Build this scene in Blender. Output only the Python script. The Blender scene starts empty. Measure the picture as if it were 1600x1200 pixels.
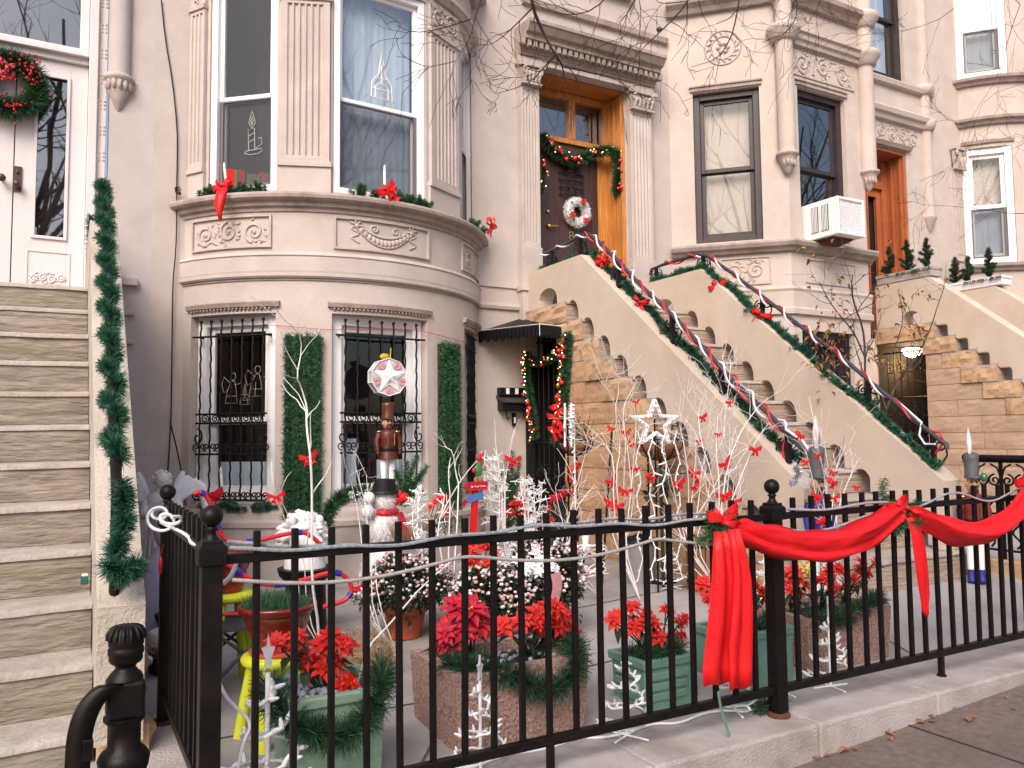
import bpy, math, random
from math import sin, cos, pi, radians as R_
from mathutils import Vector as V, Matrix

# ---------------------------------------------------------------- camera
SC = bpy.context.scene
COL = SC.collection
CAM = V((0, 0, 1.25))
_yaw, _pit, _rol = R_(29.081), R_(3.8309), R_(-.5780)
FW = V((sin(_yaw)*cos(_pit), cos(_yaw)*cos(_pit), sin(_pit)))
_r = V((cos(_yaw), -sin(_yaw), 0)); _u = _r.cross(FW)
RT = _r*cos(_rol) + _u*sin(_rol); UP = -_r*sin(_rol) + _u*cos(_rol)
cam = bpy.data.cameras.new('camera'); co = bpy.data.objects.new('camera', cam); COL.objects.link(co)
co.matrix_world = Matrix(((RT.x, UP.x, -FW.x, 0), (RT.y, UP.y, -FW.y, 0), (RT.z, UP.z, -FW.z, CAM.z), (0, 0, 0, 1)))
cam.sensor_width = 36; cam.lens = 28.39; cam.clip_end = 800; cam.clip_start = .05
SC.camera = co

# ---------------------------------------------------------------- light
SUN_EL, SUN_AZ = 40, 221          # azimuth the sun stands at, clockwise from +Y
w = bpy.data.worlds.new('World'); SC.world = w; w.use_nodes = True
nt = w.node_tree; bg = nt.nodes['Background']; sky = nt.nodes.new('ShaderNodeTexSky')
sky.sky_type = 'NISHITA'; sky.sun_disc = False; sky.sun_elevation = R_(SUN_EL); sky.sun_rotation = R_(SUN_AZ)
sky.dust_density = 4.0; sky.air_density = 1.0; sky.ozone_density = 1.0
nt.links.new(sky.outputs[0], bg.inputs[0]); bg.inputs[1].default_value = .125
sl = bpy.data.lights.new('sun', 'SUN'); sl.energy = 1.75; sl.angle = R_(34); sl.color = (1, .89, .82)
so = bpy.data.objects.new('sun', sl); COL.objects.link(so); so.location = (-8, -12, 14)
_d = V((sin(R_(SUN_AZ))*cos(R_(SUN_EL)), cos(R_(SUN_AZ))*cos(R_(SUN_EL)), sin(R_(SUN_EL))))
so.rotation_euler = _d.to_track_quat('Z', 'Y').to_euler()
SC.view_settings.view_transform = 'Standard'; SC.view_settings.look = 'None'
SC.view_settings.gamma = 1; SC.view_settings.exposure = .80

# ---------------------------------------------------------------- helpers
rng = random.Random(7)
U = rng.uniform

def P(x, y, **k):
    """where the sight line through a photo pixel (1600x1200) meets a real plane X=, Y= or Z="""
    d = FW + RT*((x-800)/1261.71) - UP*((y-600)/1261.71)
    a, c = list(k.items())[0]; i = 'XYZ'.index(a)
    return CAM + d*((c-CAM[i])/d[i])

def rot(v, ang):
    return V((v[0]*cos(ang)-v[1]*sin(ang), v[0]*sin(ang)+v[1]*cos(ang), v[2]))

class MB:
    def __init__(s): s.v = []; s.f = []; s.m = []; s.s = []
    def add(s, vs, fs, m=0, sm=False):
        o = len(s.v); s.v += [tuple(p) for p in vs]
        for f in fs: s.f.append(tuple(i+o for i in f)); s.m.append(m); s.s.append(sm)
    def box(s, x0, y0, z0, x1, y1, z1, m=0):
        s.add([(x0,y0,z0),(x1,y0,z0),(x1,y1,z0),(x0,y1,z0),(x0,y0,z1),(x1,y0,z1),(x1,y1,z1),(x0,y1,z1)],
              [(0,3,2,1),(4,5,6,7),(0,1,5,4),(1,2,6,5),(2,3,7,6),(3,0,4,7)], m)
    def obox(s, c, a, b, d, m=0):
        """box round centre c with half-vectors a, b, d"""
        c, a, b, d = V(c), V(a), V(b), V(d)
        s.add([c-a-b-d, c+a-b-d, c+a+b-d, c-a+b-d, c-a-b+d, c+a-b+d, c+a+b+d, c-a+b+d],
              [(0,3,2,1),(4,5,6,7),(0,1,5,4),(1,2,6,5),(2,3,7,6),(3,0,4,7)], m)
    def prism(s, poly, fn, a, b, m=0):
        """poly of 2-D points, fn(p, t)->xyz, between t=a and t=b"""
        n = len(poly)
        s.add([fn(p, a) for p in poly]+[fn(p, b) for p in poly],
              [tuple(range(n))[::-1], tuple(range(n, 2*n))]+[(i,(i+1)%n,n+(i+1)%n,n+i) for i in range(n)], m)
    def tube(s, pts, r, n=6, m=0, closed=False):
        pts = [V(p) for p in pts]; k = len(pts)
        rs = r if isinstance(r, (list, tuple)) else [r]*k
        vs = []; up = None
        for i, p in enumerate(pts):
            a = pts[i-1] if (i or closed) else p; b = pts[(i+1) % k] if (i < k-1 or closed) else p
            t = (b-a)
            t = t.normalized() if t.length > 1e-9 else V((0,0,1))
            if up is None: up = V((0,0,1)) if abs(t.z) < .9 else V((1,0,0))
            x = t.cross(up)
            if x.length < 1e-6: x = t.cross(V((.3,.9,.1)))
            x.normalize(); y = x.cross(t); up = y
            for j in range(n):
                q = 2*pi*j/n; vs.append(p+(x*cos(q)+y*sin(q))*rs[i])
        fs = []
        for i in range(k if closed else k-1):
            i2 = (i+1) % k
            for j in range(n):
                j2 = (j+1) % n; fs.append((i*n+j, i*n+j2, i2*n+j2, i2*n+j))
        s.add(vs, fs, m, True)
        if not closed:
            s.add(vs[:n], [tuple(range(n))], m); s.add(vs[-n:], [tuple(range(n))[::-1]], m)
    def lathe(s, prof, c=(0,0,0), n=20, m=0, sm=True, ax=None):
        """prof [(r,h)...] turned about the axis ax (default z) through c"""
        c = V(c); ax = V(ax or (0,0,1)).normalized()
        x = ax.cross(V((0,1,0)) if abs(ax.y) < .9 else V((1,0,0))).normalized(); y = ax.cross(x)
        vs = []
        for r, h in prof:
            for j in range(n):
                q = 2*pi*j/n; vs.append(c+ax*h+(x*cos(q)+y*sin(q))*r)
        fs = [(i*n+j, i*n+(j+1)%n, (i+1)*n+(j+1)%n, (i+1)*n+j) for i in range(len(prof)-1) for j in range(n)]
        s.add(vs, fs, m, sm)
        s.add(vs[:n], [tuple(range(n))[::-1]], m); s.add(vs[-n:], [tuple(range(n))], m)
    def ball(s, c, r, n=10, m=0):
        c = V(c); r = V((r,r,r)) if not hasattr(r, '__len__') else V(r)
        h = max(4, n//2+1); vs = []
        for i in range(h+1):
            t = pi*i/h
            for j in range(n):
                q = 2*pi*j/n; vs.append(c+V((r.x*sin(t)*cos(q), r.y*sin(t)*sin(q), -r.z*cos(t))))
        s.add(vs, [(i*n+j, i*n+(j+1)%n, (i+1)*n+(j+1)%n, (i+1)*n+j) for i in range(h) for j in range(n)], m, True)
    def blade(s, p, d, w_, m=0):
        """one needle: a thin triangle from p along d"""
        d = V(d); p = V(p); x = d.cross(V((U(-1,1),U(-1,1),U(-1,1))))
        if x.length < 1e-6: return
        x.normalize(); s.add([p-x*w_, p+x*w_, V(p)+d], [(0,1,2)], m)
    def leaf(s, p, d, up, L, W, m=0, droop=.15):
        """pointed leaf, folded along its mid rib"""
        p, d = V(p), V(d).normalized(); x = d.cross(V(up))
        if x.length < 1e-5: x = d.cross(V((.3,.5,.8)))
        x.normalize(); nn = x.cross(d)
        a = p; b = p+d*L*.4+nn*L*.06; e = p+d*L-nn*L*droop
        l1 = p+d*L*.3-x*W*.42+nn*L*.1; l2 = p+d*L*.62-x*W*.36+nn*L*.04
        r1 = p+d*L*.3+x*W*.42+nn*L*.1; r2 = p+d*L*.62+x*W*.36+nn*L*.04
        s.add([a,b,e,l1,l2,r1,r2], [(0,1,3),(3,1,4),(4,1,2),(0,5,1),(5,6,1),(6,2,1)], m)
    def ribbon(s, pts, width, wd, m=0, th=0):
        """flat strip along pts; wd = width direction (vector or list)"""
        k = len(pts); vs = []
        for i, p in enumerate(pts):
            ww = V(wd[i]) if isinstance(wd, list) else V(wd)
            wi = width[i] if isinstance(width, (list, tuple)) else width
            vs += [V(p)-ww*wi/2, V(p)+ww*wi/2]
        s.add(vs, [(2*i, 2*i+1, 2*i+3, 2*i+2) for i in range(k-1)], m, True)
    def build(s, name, mats, parent=None, off=(0,0,0), bevel=0, label=None):
        me = bpy.data.meshes.new(name); o = V(off)
        me.from_pydata([(p[0]-o.x, p[1]-o.y, p[2]-o.z) for p in s.v], [], s.f)
        for mm in (mats if isinstance(mats, (list, tuple)) else [mats]): me.materials.append(mm)
        me.polygons.foreach_set('material_index', s.m); me.polygons.foreach_set('use_smooth', s.s)
        me.update()
        ob = bpy.data.objects.new(name, me); COL.objects.link(ob)
        if parent: ob.parent = parent
        else: ob.location = o
        if bevel:
            b = ob.modifiers.new('bevel', 'BEVEL'); b.width = bevel; b.segments = 2; b.limit_method = 'ANGLE'; b.angle_limit = R_(40)
        if label: ob['label'] = label
        return ob

def tag(o, label=None, cat=None, group=None, kind=None):
    if label: o['label'] = label
    if cat: o['category'] = cat
    if group: o['group'] = group
    if kind: o['kind'] = kind
    return o
def thing(name, label, cat, loc=(0,0,0), rz=0, group=None):
    o = bpy.data.objects.new(name, None); COL.objects.link(o); o.location = loc; o.rotation_euler = (0,0,rz)
    o.empty_display_size = .1
    return tag(o, label, cat, group)
def kids(o): return [c for c in list(o.children)]
def dup(root, loc, rz=0, label=None, group=None, sc=None):
    r = root.copy(); COL.objects.link(r); r.location = loc; r.rotation_euler = (0,0,rz)
    if sc: r.scale = (sc,sc,sc) if not hasattr(sc, '__len__') else sc
    tag(r, label, None, group)
    for ch in kids(root):
        c = ch.copy(); COL.objects.link(c); c.parent = r
        for g in kids(ch):
            d = g.copy(); COL.objects.link(d); d.parent = c
    return r

# ---------------------------------------------------------------- materials
def mat(name, c, rough=.8, vary=.12, scale=6, bump=0, bscale=60, metal=0, stain=None, stain_amt=.5, stain_scale=1.2,
        streak=None, stain_lo=.48, spec=.4, rnd=0, trans=0, stretch=None, sss=0, coat=0):
    m = bpy.data.materials.new(name); m.use_nodes = True; nt = m.node_tree; N = nt.nodes; L = nt.links
    b = N['Principled BSDF']; b.inputs['Roughness'].default_value = rough; b.inputs['Metallic'].default_value = metal
    b.inputs['Specular IOR Level'].default_value = spec
    if coat: b.inputs['Coat Weight'].default_value = coat; b.inputs['Coat Roughness'].default_value = .15
    if trans: b.inputs['Transmission Weight'].default_value = trans
    tc = N.new('ShaderNodeTexCoord'); mp = N.new('ShaderNodeMapping'); L.new(tc.outputs['Object'], mp.inputs[0])
    if stretch: mp.inputs['Scale'].default_value = stretch
    n1 = N.new('ShaderNodeTexNoise'); n1.inputs['Scale'].default_value = scale; n1.inputs['Detail'].default_value = 6; n1.inputs['Roughness'].default_value = .65
    L.new(mp.outputs[0], n1.inputs[0])
    rp = N.new('ShaderNodeValToRGB'); rp.color_ramp.elements[0].position = .3; rp.color_ramp.elements[1].position = .7
    lo = [max(0, x*(1-vary)) for x in c]; hi = [min(1, x*(1+vary)) for x in c]
    rp.color_ramp.elements[0].color = (*lo, 1); rp.color_ramp.elements[1].color = (*hi, 1)
    L.new(n1.outputs[0], rp.inputs[0]); out = rp.outputs[0]
    if stain:
        n2 = N.new('ShaderNodeTexNoise'); n2.inputs['Scale'].default_value = stain_scale; n2.inputs['Detail'].default_value = 8; n2.inputs['Roughness'].default_value = .7
        L.new((tc if not streak else mp).outputs['Object' if not streak else 0], n2.inputs[0])
        r2 = N.new('ShaderNodeValToRGB'); r2.color_ramp.elements[0].position = stain_lo; r2.color_ramp.elements[1].position = stain_lo+.24
        r2.color_ramp.elements[0].color = (0,0,0,1); r2.color_ramp.elements[1].color = (stain_amt,)*3+(1,)
        L.new(n2.outputs[0], r2.inputs[0])
        mx = N.new('ShaderNodeMix'); mx.data_type = 'RGBA'; mx.inputs['B'].default_value = (*stain, 1)
        L.new(r2.outputs[0], mx.inputs['Factor']); L.new(out, mx.inputs['A']); out = mx.outputs['Result']
    if rnd:
        oi = N.new('ShaderNodeObjectInfo'); hs = N.new('ShaderNodeHueSaturation'); mr = N.new('ShaderNodeMapRange')
        mr.inputs['To Min'].default_value = 1-rnd; mr.inputs['To Max'].default_value = 1+rnd
        L.new(oi.outputs['Random'], mr.inputs[0]); L.new(mr.outputs[0], hs.inputs['Value']); L.new(out, hs.inputs['Color']); out = hs.outputs[0]
    L.new(out, b.inputs['Base Color'])
    if bump:
        n3 = N.new('ShaderNodeTexNoise'); n3.inputs['Scale'].default_value = bscale; n3.inputs['Detail'].default_value = 5
        L.new(mp.outputs[0], n3.inputs[0])
        bp = N.new('ShaderNodeBump'); bp.inputs['Strength'].default_value = bump; bp.inputs['Distance'].default_value = .02
        L.new(n3.outputs[0], bp.inputs['Height']); L.new(bp.outputs[0], b.inputs['Normal'])
    return m

def emis(name, c, st):
    m = bpy.data.materials.new(name); m.use_nodes = True; b = m.node_tree.nodes['Principled BSDF']
    b.inputs['Base Color'].default_value = (*c, 1); b.inputs['Emission Color'].default_value = (*c, 1); b.inputs['Emission Strength'].default_value = st
    return m

def glass_mat(name, ior=1.9, tint=(1,1,1)):
    """a thin pane: clear, with a mirror reflection that grows towards grazing"""
    m = bpy.data.materials.new(name); m.use_nodes = True; nt = m.node_tree; N = nt.nodes; L = nt.links
    N.remove(N['Principled BSDF']); o = N['Material Output']
    t = N.new('ShaderNodeBsdfTransparent'); t.inputs[0].default_value = (*tint, 1)
    g = N.new('ShaderNodeBsdfGlossy'); g.inputs['Roughness'].default_value = .015
    f0 = ((ior-1)/(ior+1))**2
    lw_ = N.new('ShaderNodeLayerWeight'); lw_.inputs[0].default_value = .5
    pw = N.new('ShaderNodeMath'); pw.operation = 'POWER'; pw.inputs[1].default_value = 4; L.new(lw_.outputs['Facing'], pw.inputs[0])
    f = N.new('ShaderNodeMapRange'); f.inputs['To Min'].default_value = f0; f.inputs['To Max'].default_value = 1; L.new(pw.outputs[0], f.inputs[0])
    n = N.new('ShaderNodeTexNoise'); n.inputs['Scale'].default_value = 2.2; bp = N.new('ShaderNodeBump'); bp.inputs['Strength'].default_value = .06
    L.new(n.outputs[0], bp.inputs['Height']); L.new(bp.outputs[0], g.inputs['Normal'])
    mx = N.new('ShaderNodeMixShader'); L.new(f.outputs[0], mx.inputs[0]); L.new(t.outputs[0], mx.inputs[1]); L.new(g.outputs[0], mx.inputs[2])
    L.new(mx.outputs[0], o.inputs[0])
    return m

M = {}
M['limeB'] = mat('limestone_mauve', (.495,.43,.395), .85, .10, 3, .25, 90, stain=(.36,.29,.27), stain_amt=.45, stain_scale=1.1)
M['limeA'] = mat('limestone_grey', (.48,.425,.415), .85, .08, 3, .25, 90, stain=(.38,.32,.31), stain_amt=.35, stain_scale=.9)
M['limeC'] = mat('limestone_warm', (.515,.44,.395), .85, .10, 3, .25, 90, stain=(.40,.30,.24), stain_amt=.5, stain_scale=1.3)
M['limeD'] = mat('limestone_far', (.51,.43,.39), .85, .10, 3, .25, 90, stain=(.40,.31,.26), stain_amt=.4)
M['carve'] = mat('carved_stone', (.47,.395,.36), .85, .12, 12, .25, 70, stain=(.27,.21,.19), stain_amt=.55, stain_scale=9)
M['moulding'] = mat('weathered_moulding', (.36,.29,.26), .85, .2, 8, .3, 70, stain=(.15,.12,.10), stain_amt=.75, stain_scale=3, stretch=(1,1,.5))
M['stuccoA'] = mat('weathered_stucco', (.50,.44,.38), .95, .12, 3, .5, 60, stain=(.20,.17,.10), stain_amt=.55, stain_scale=1.6)
M['stucco'] = mat('cream_stucco', (.56,.465,.385), .9, .08, 2.5, .3, 120, stain=(.44,.33,.235), stain_amt=.45, stain_scale=1.6)
M['brown'] = mat('brown_sandstone', (.37,.285,.225), .92, .22, 5, .9, 9, stain=(.25,.17,.12), stain_amt=.6, stain_scale=3, stretch=(.5,.8,6), streak=True)
M['moss'] = mat('mossy_sandstone', (.28,.235,.20), .95, .32, 7, 1.0, 13, stain=(.14,.13,.062), stain_amt=.6, stain_lo=.45, stain_scale=1.5, stretch=(.75,.8,3.4), streak=True)
M['tread'] = mat('worn_tread', (.38,.335,.30), .9, .2, 8, .45, 50, stain=(.22,.18,.14), stain_amt=.65, stain_scale=3)
M['ashlar'] = mat('tan_ashlar', (.46,.285,.165), .9, .18, 4, .5, 25, stain=(.27,.165,.10), stain_amt=.5, stain_scale=2.5)
M['ashlarB'] = mat('tan_ashlar_pale', (.50,.33,.20), .9, .18, 4, .6, 20, stain=(.30,.19,.115), stain_amt=.5, stain_scale=2.5)
M['ashlarC'] = mat('pinkish_ashlar', (.43,.305,.22), .9, .15, 3, .4, 25, stain=(.29,.19,.13), stain_amt=.5, stain_scale=2.5)
M['concrete'] = mat('grey_concrete', (.36,.335,.33), .9, .12, 3, .3, 110, stain=(.20,.175,.165), stain_amt=.6, stain_scale=1.7)
M['kerbstone'] = mat('kerb_concrete', (.40,.36,.345), .9, .14, 5, .4, 90, stain=(.20,.16,.14), stain_amt=.7, stain_scale=2.6)
M['sidewalk'] = mat('sidewalk_concrete', (.18,.132,.118), .92, .3, 25, .45, 160, stain=(.12,.088,.078), stain_amt=.7, stain_scale=1.3)
M['iron'] = mat('black_iron', (.005,.0042,.0045), .42, .5, 20, .10, 260, spec=.22, stain=(.03,.013,.009), stain_amt=.4, stain_scale=7)
M['ironB'] = mat('black_wrought_iron', (.006,.006,.008), .45, .3, 20, .2, 120, spec=.3)
M['railpaint'] = mat('slate_painted_iron', (.045,.045,.058), .5, .2, 20, .1, 120)
M['rust'] = mat('rusty_iron', (.11,.035,.018), .9, .4, 25, .4, 90)
M['white'] = mat('white_vinyl', (.80,.80,.82), .45, .04, 3)
M['whitepaint'] = mat('white_painted_wood', (.64,.59,.60), .5, .05, 3, .08, 60)
M['darkframe'] = mat('dark_brown_frame', (.035,.025,.025), .45, .3, 9)
M['oak'] = mat('varnished_orange_oak', (.50,.20,.045), .35, .25, 5, .12, 30, stain=(.30,.10,.02), stain_amt=.5, stain_scale=3, stretch=(6,6,.6), coat=.3)
M['redwood'] = mat('varnished_red_wood', (.40,.12,.045), .35, .22, 5, .12, 30, stain=(.22,.05,.02), stain_amt=.5, stretch=(6,6,.6), coat=.3)
M['doorbrown'] = mat('dark_plum_door', (.062,.028,.021), .4, .35, 5, .15, 30, stain=(.03,.014,.014), stain_amt=.6, stretch=(6,6,.5), coat=.2)
M['glass'] = glass_mat('window_glass', 1.75)
M['glassSky'] = glass_mat('bright_window_glass', 3.3)
def screen_mat():
    m = bpy.data.materials.new('insect_screen'); m.use_nodes = True; nt = m.node_tree; N = nt.nodes; L = nt.links
    b = N['Principled BSDF']; b.inputs['Base Color'].default_value = (.05,.05,.06,1); b.inputs['Roughness'].default_value = .5
    t = N.new('ShaderNodeBsdfTransparent'); mx = N.new('ShaderNodeMixShader'); mx.inputs[0].default_value = .42
    L.new(t.outputs[0], mx.inputs[1]); L.new(b.outputs[0], mx.inputs[2]); L.new(mx.outputs[0], N['Material Output'].inputs[0]); return m
M['screen'] = screen_mat(); M['bronze'] = mat('bronze_screen_frame', (.13,.11,.12), .5, .1, 9)
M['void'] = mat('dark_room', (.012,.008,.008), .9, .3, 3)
M['sheer'] = mat('sheer_curtain', (.50,.60,.70), .9, .06, 3, .05, 14, stretch=(8,8,.3))
M['shade'] = mat('cream_roller_shade', (.36,.32,.275), .85, .05, 3, .15, 16, stretch=(7,7,.3))
M['green'] = mat('pine_green', (.022,.088,.038), .6, .5, 30, rnd=.12)
M['greenL'] = mat('pine_light', (.045,.125,.055), .6, .45, 30, rnd=.1)
M['teal'] = mat('tinsel_green', (.020,.105,.072), .5, .5, 30, rnd=.1)
M['leafdark'] = mat('dark_leaf', (.018,.045,.02), .5, .4, 20)
M['brass'] = mat('old_brass', (.55,.40,.16), .35, .15, 9, metal=1)
M['red'] = mat('red_satin', (.60,.010,.012), .5, .14, 8, .15, 20, spec=.3)
M['redbright'] = mat('bright_red_taffeta', (.66,.010,.014), .5, .10, 5, .35, 7, spec=.3)
M['bract'] = mat('poinsettia_red', (.62,.020,.014), .6, .3, 25)
M['bractD'] = mat('poinsettia_crimson', (.42,.006,.025), .6, .3, 25)
M['yellow'] = mat('flower_yellow', (.75,.5,.05), .6, .2, 20)
M['twig'] = mat('white_twig', (.74,.70,.69), .6, .1, 20)
M['whiteplas'] = mat('white_plastic', (.82,.82,.83), .4, .05, 10)
M['lavplas'] = mat('lavender_frosted', (.50,.47,.68), .4, .15, 6)
M['clear'] = mat('clear_tubing', (.40,.44,.47), .15, .5, 70, spec=.8, trans=.45)
M['bark'] = mat('bark', (.075,.05,.042), .9, .3, 30, .6, 60)
M['candle'] = mat('white_candle', (.80,.77,.76), .4, .03, 9)

# ================================================================ setting
def slope_z(x): return -.15+.047*(x-2.75)
mb = MB(); xs = [-70,-20,-8,-4,-1,0,1,2,3,4,5,6,7,9,12,20,70]
for i in range(len(xs)-1):
    a, b = xs[i], xs[i+1]
    mb.add([(a,-70,slope_z(a)),(b,-70,slope_z(b)),(b,2.56,slope_z(b)),(a,2.56,slope_z(a))], [(0,1,2,3)])
tag(mb.build('sidewalk', M['sidewalk']), kind='structure')
mb = MB()
for x in (-1.6, .1, 1.8, 3.5, 5.2, 6.9): mb.add([(x-.006,-6,slope_z(x)+.004),(x+.006,-6,slope_z(x)+.004),(x+.006,2.5,slope_z(x)+.004),(x-.006,2.5,slope_z(x)+.004)], [(0,1,2,3)])
for x in range(-8, 14): mb.add([(x,1.3,slope_z(x)+.004),(x+1,1.3,slope_z(x+1)+.004),(x+1,1.312,slope_z(x+1)+.004),(x,1.312,slope_z(x)+.004)], [(0,1,2,3)])
tag(mb.build('sidewalk_joint', mat('joint_dirt', (.05,.042,.04), .95)), kind='structure')

def gz(x, y):
    """height of the areaway floor"""
    a = min(max((y-2.9)/.75, 0), 1); b = min(max((x-1.8)/2.2, 0), 1)
    return .16*a*(.25+.75*b)
mb = MB(); nx, ny = 40, 26; X0, X1, Y0, Y1 = -2.0, 6.42, 2.9, 7.8
vs = [(X0+(X1-X0)*i/nx, Y0+(Y1-Y0)*j/ny, gz(X0+(X1-X0)*i/nx, Y0+(Y1-Y0)*j/ny)) for j in range(ny+1) for i in range(nx+1)]
mb.add(vs, [(j*(nx+1)+i, j*(nx+1)+i+1, (j+1)*(nx+1)+i+1, (j+1)*(nx+1)+i) for j in range(ny) for i in range(nx)], 0, True)
tag(mb.build('areaway_ground', M['concrete']), kind='structure')
mb = MB()
for a, b in (((.5,3.55),(4.2,3.55)), ((1.2,2.92),(3.2,5.6)), ((2.6,4.6),(4.2,4.6)), ((4.2,2.95),(4.3,3.5))):
    A, B = V((*a,0)), V((*b,0)); t = (B-A).normalized(); n = V((-t.y,t.x,0))*.006; k = 14
    for i in range(k):
        p, q = A.lerp(B, i/k), A.lerp(B, (i+1)/k)
        mb.add([(v.x,v.y,gz(v.x,v.y)+.004) for v in (p-n,q-n,q+n,p+n)], [(0,1,2,3)])
tag(mb.build('areaway_joint', mat('dark_joint', (.10,.09,.088), .95)), kind='structure')
mb = MB(); xs = [-2, -.3, .25, 1.05, 2.0, 2.9, 3.72, 4.75, 5.8, 6.42]
for i in range(len(xs)-1): mb.box(xs[i]+.002, 2.5, -.6, xs[i+1]-.002, 2.904, .002 if i % 2 else 0)
tag(mb.build('kerb', M['kerbstone'], bevel=.012), kind='structure')
mb = MB(); mb.box(.30, 2.9, -.3, .52, 3.95, .035)
tag(mb.build('kerb', M['kerbstone'], bevel=.012), kind='structure')
mb = MB(); mb.box(6.36, 2.5, -.6, 6.5, 7.35, .27)
tag(mb.build('kerb', M['ashlarB'], bevel=.012), kind='structure')
mb = MB(); mb.box(6.5, 2.5, -.6, 24, 7.35, .16)
tag(mb.build('areaway_ground', M['concrete']), kind='structure')

# ================================================================ masonry helpers
def cyl_fn(cx, cy, R): return lambda a, z, d: (cx+(R-d)*sin(R_(a)), cy-(R-d)*cos(R_(a)), z)
def flat_fn(A, B):
    A = V((A[0],A[1],0)); B = V((B[0],B[1],0)); t = (B-A).normalized(); n = V((t.y,-t.x,0))
    return lambda u, z, d: tuple(A+t*u-n*d+V((0,0,z)))
def wallgrid(mb, fn, us, zs, holes=(), depth=.2, m=0, mh=None, maxu=None, smooth=False):
    us = sorted(set(list(us)+[h[0] for h in holes]+[h[1] for h in holes]))
    if maxu:
        o = []
        for a, b in zip(us, us[1:]):
            k = max(1, math.ceil((b-a)/maxu)); o += [a+(b-a)*i/k for i in range(k)]
        us = o+[us[-1]]
    zs = sorted(set(list(zs)+[h[2] for h in holes]+[h[3] for h in holes]))
    def inh(u, z): return any(h[0] < u < h[1] and h[2] < z < h[3] for h in holes)
    for a, b in zip(us, us[1:]):
        for c, d in zip(zs, zs[1:]):
            if not inh((a+b)/2, (c+d)/2): mb.add([fn(a,c,0), fn(b,c,0), fn(b,d,0), fn(a,d,0)], [(0,1,2,3)], m, smooth)
    for h in holes:
        hm = m if mh is None else mh
        uu = [u for u in us if h[0] <= u <= h[1]]
        for a, b in zip(uu, uu[1:]):
            mb.add([fn(a,h[2],0), fn(b,h[2],0), fn(b,h[2],depth), fn(a,h[2],depth)], [(0,1,2,3)], hm)
            mb.add([fn(a,h[3],0), fn(b,h[3],0), fn(b,h[3],depth), fn(a,h[3],depth)], [(3,2,1,0)], hm)
        mb.add([fn(h[0],h[2],0), fn(h[0],h[3],0), fn(h[0],h[3],depth), fn(h[0],h[2],depth)], [(3,2,1,0)], hm)
        mb.add([fn(h[1],h[2],0), fn(h[1],h[3],0), fn(h[1],h[3],depth), fn(h[1],h[2],depth)], [(0,1,2,3)], hm)
def fbox(mb, fn, u0, u1, z0, z1, d0, d1, m=0):
    """box in wall space; d0 < d1, negative d stands proud"""
    mb.add([fn(u0,z0,d0),fn(u1,z0,d0),fn(u1,z0,d1),fn(u0,z0,d1),fn(u0,z1,d0),fn(u1,z1,d0),fn(u1,z1,d1),fn(u0,z1,d1)],
           [(0,3,2,1),(4,5,6,7),(0,1,5,4),(1,2,6,5),(2,3,7,6),(3,0,4,7)], m)
def ring(mb, fn, u0, u1, z0, z1, wd, d0, d1, m=0, wb=None):
    wb = wd if wb is None else wb
    fbox(mb, fn, u0, u0+wd, z0, z1, d0, d1, m); fbox(mb, fn, u1-wd, u1, z0, z1, d0, d1, m)
    fbox(mb, fn, u0+wd, u1-wd, z0, z0+wb, d0, d1, m); fbox(mb, fn, u0+wd, u1-wd, z1-wd, z1, d0, d1, m)
def sweep(mb, path, prof, m=0, smooth=False):
    """moulding: closed profile [(out,z)..] along a plan path, outside on the right hand"""
    k = len(path); n = len(prof); pts = [V((p[0],p[1],0)) for p in path]; vs = []
    for i in range(k):
        ts = []
        if i: ts.append((pts[i]-pts[i-1]).normalized())
        if i < k-1: ts.append((pts[i+1]-pts[i]).normalized())
        ns = [V((t.y,-t.x,0)) for t in ts]; nn = sum(ns, V((0,0,0))).normalized(); sc = 1/max(.4, nn.dot(ns[0]))
        for o, z in prof: vs.append(pts[i]+nn*o*sc+V((0,0,z)))
    fs = [(i*n+j, (i+1)*n+j, (i+1)*n+(j+1)%n, i*n+(j+1)%n) for i in range(k-1) for j in range(n)]
    mb.add(vs, fs+[tuple(range(n)), tuple(range((k-1)*n, k*n))[::-1]], m, smooth)
def arc(cx, cy, R, a0, a1, st=3):
    k = max(2, int(abs(a1-a0)/st)); return [(cx+R*sin(R_(a0+(a1-a0)*i/k)), cy-R*cos(R_(a0+(a1-a0)*i/k))) for i in range(k+1)]
def spiral(fn, cu, cz, r, turns, a0, sgn, su=1., d=-.003, n=26):
    o = []
    for i in range(n+1):
        t = i/n; q = a0+sgn*turns*2*pi*t; rr = r*(1-.86*t); o.append(fn(cu+rr*cos(q)*su, cz+rr*sin(q), d))
    return o
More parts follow.
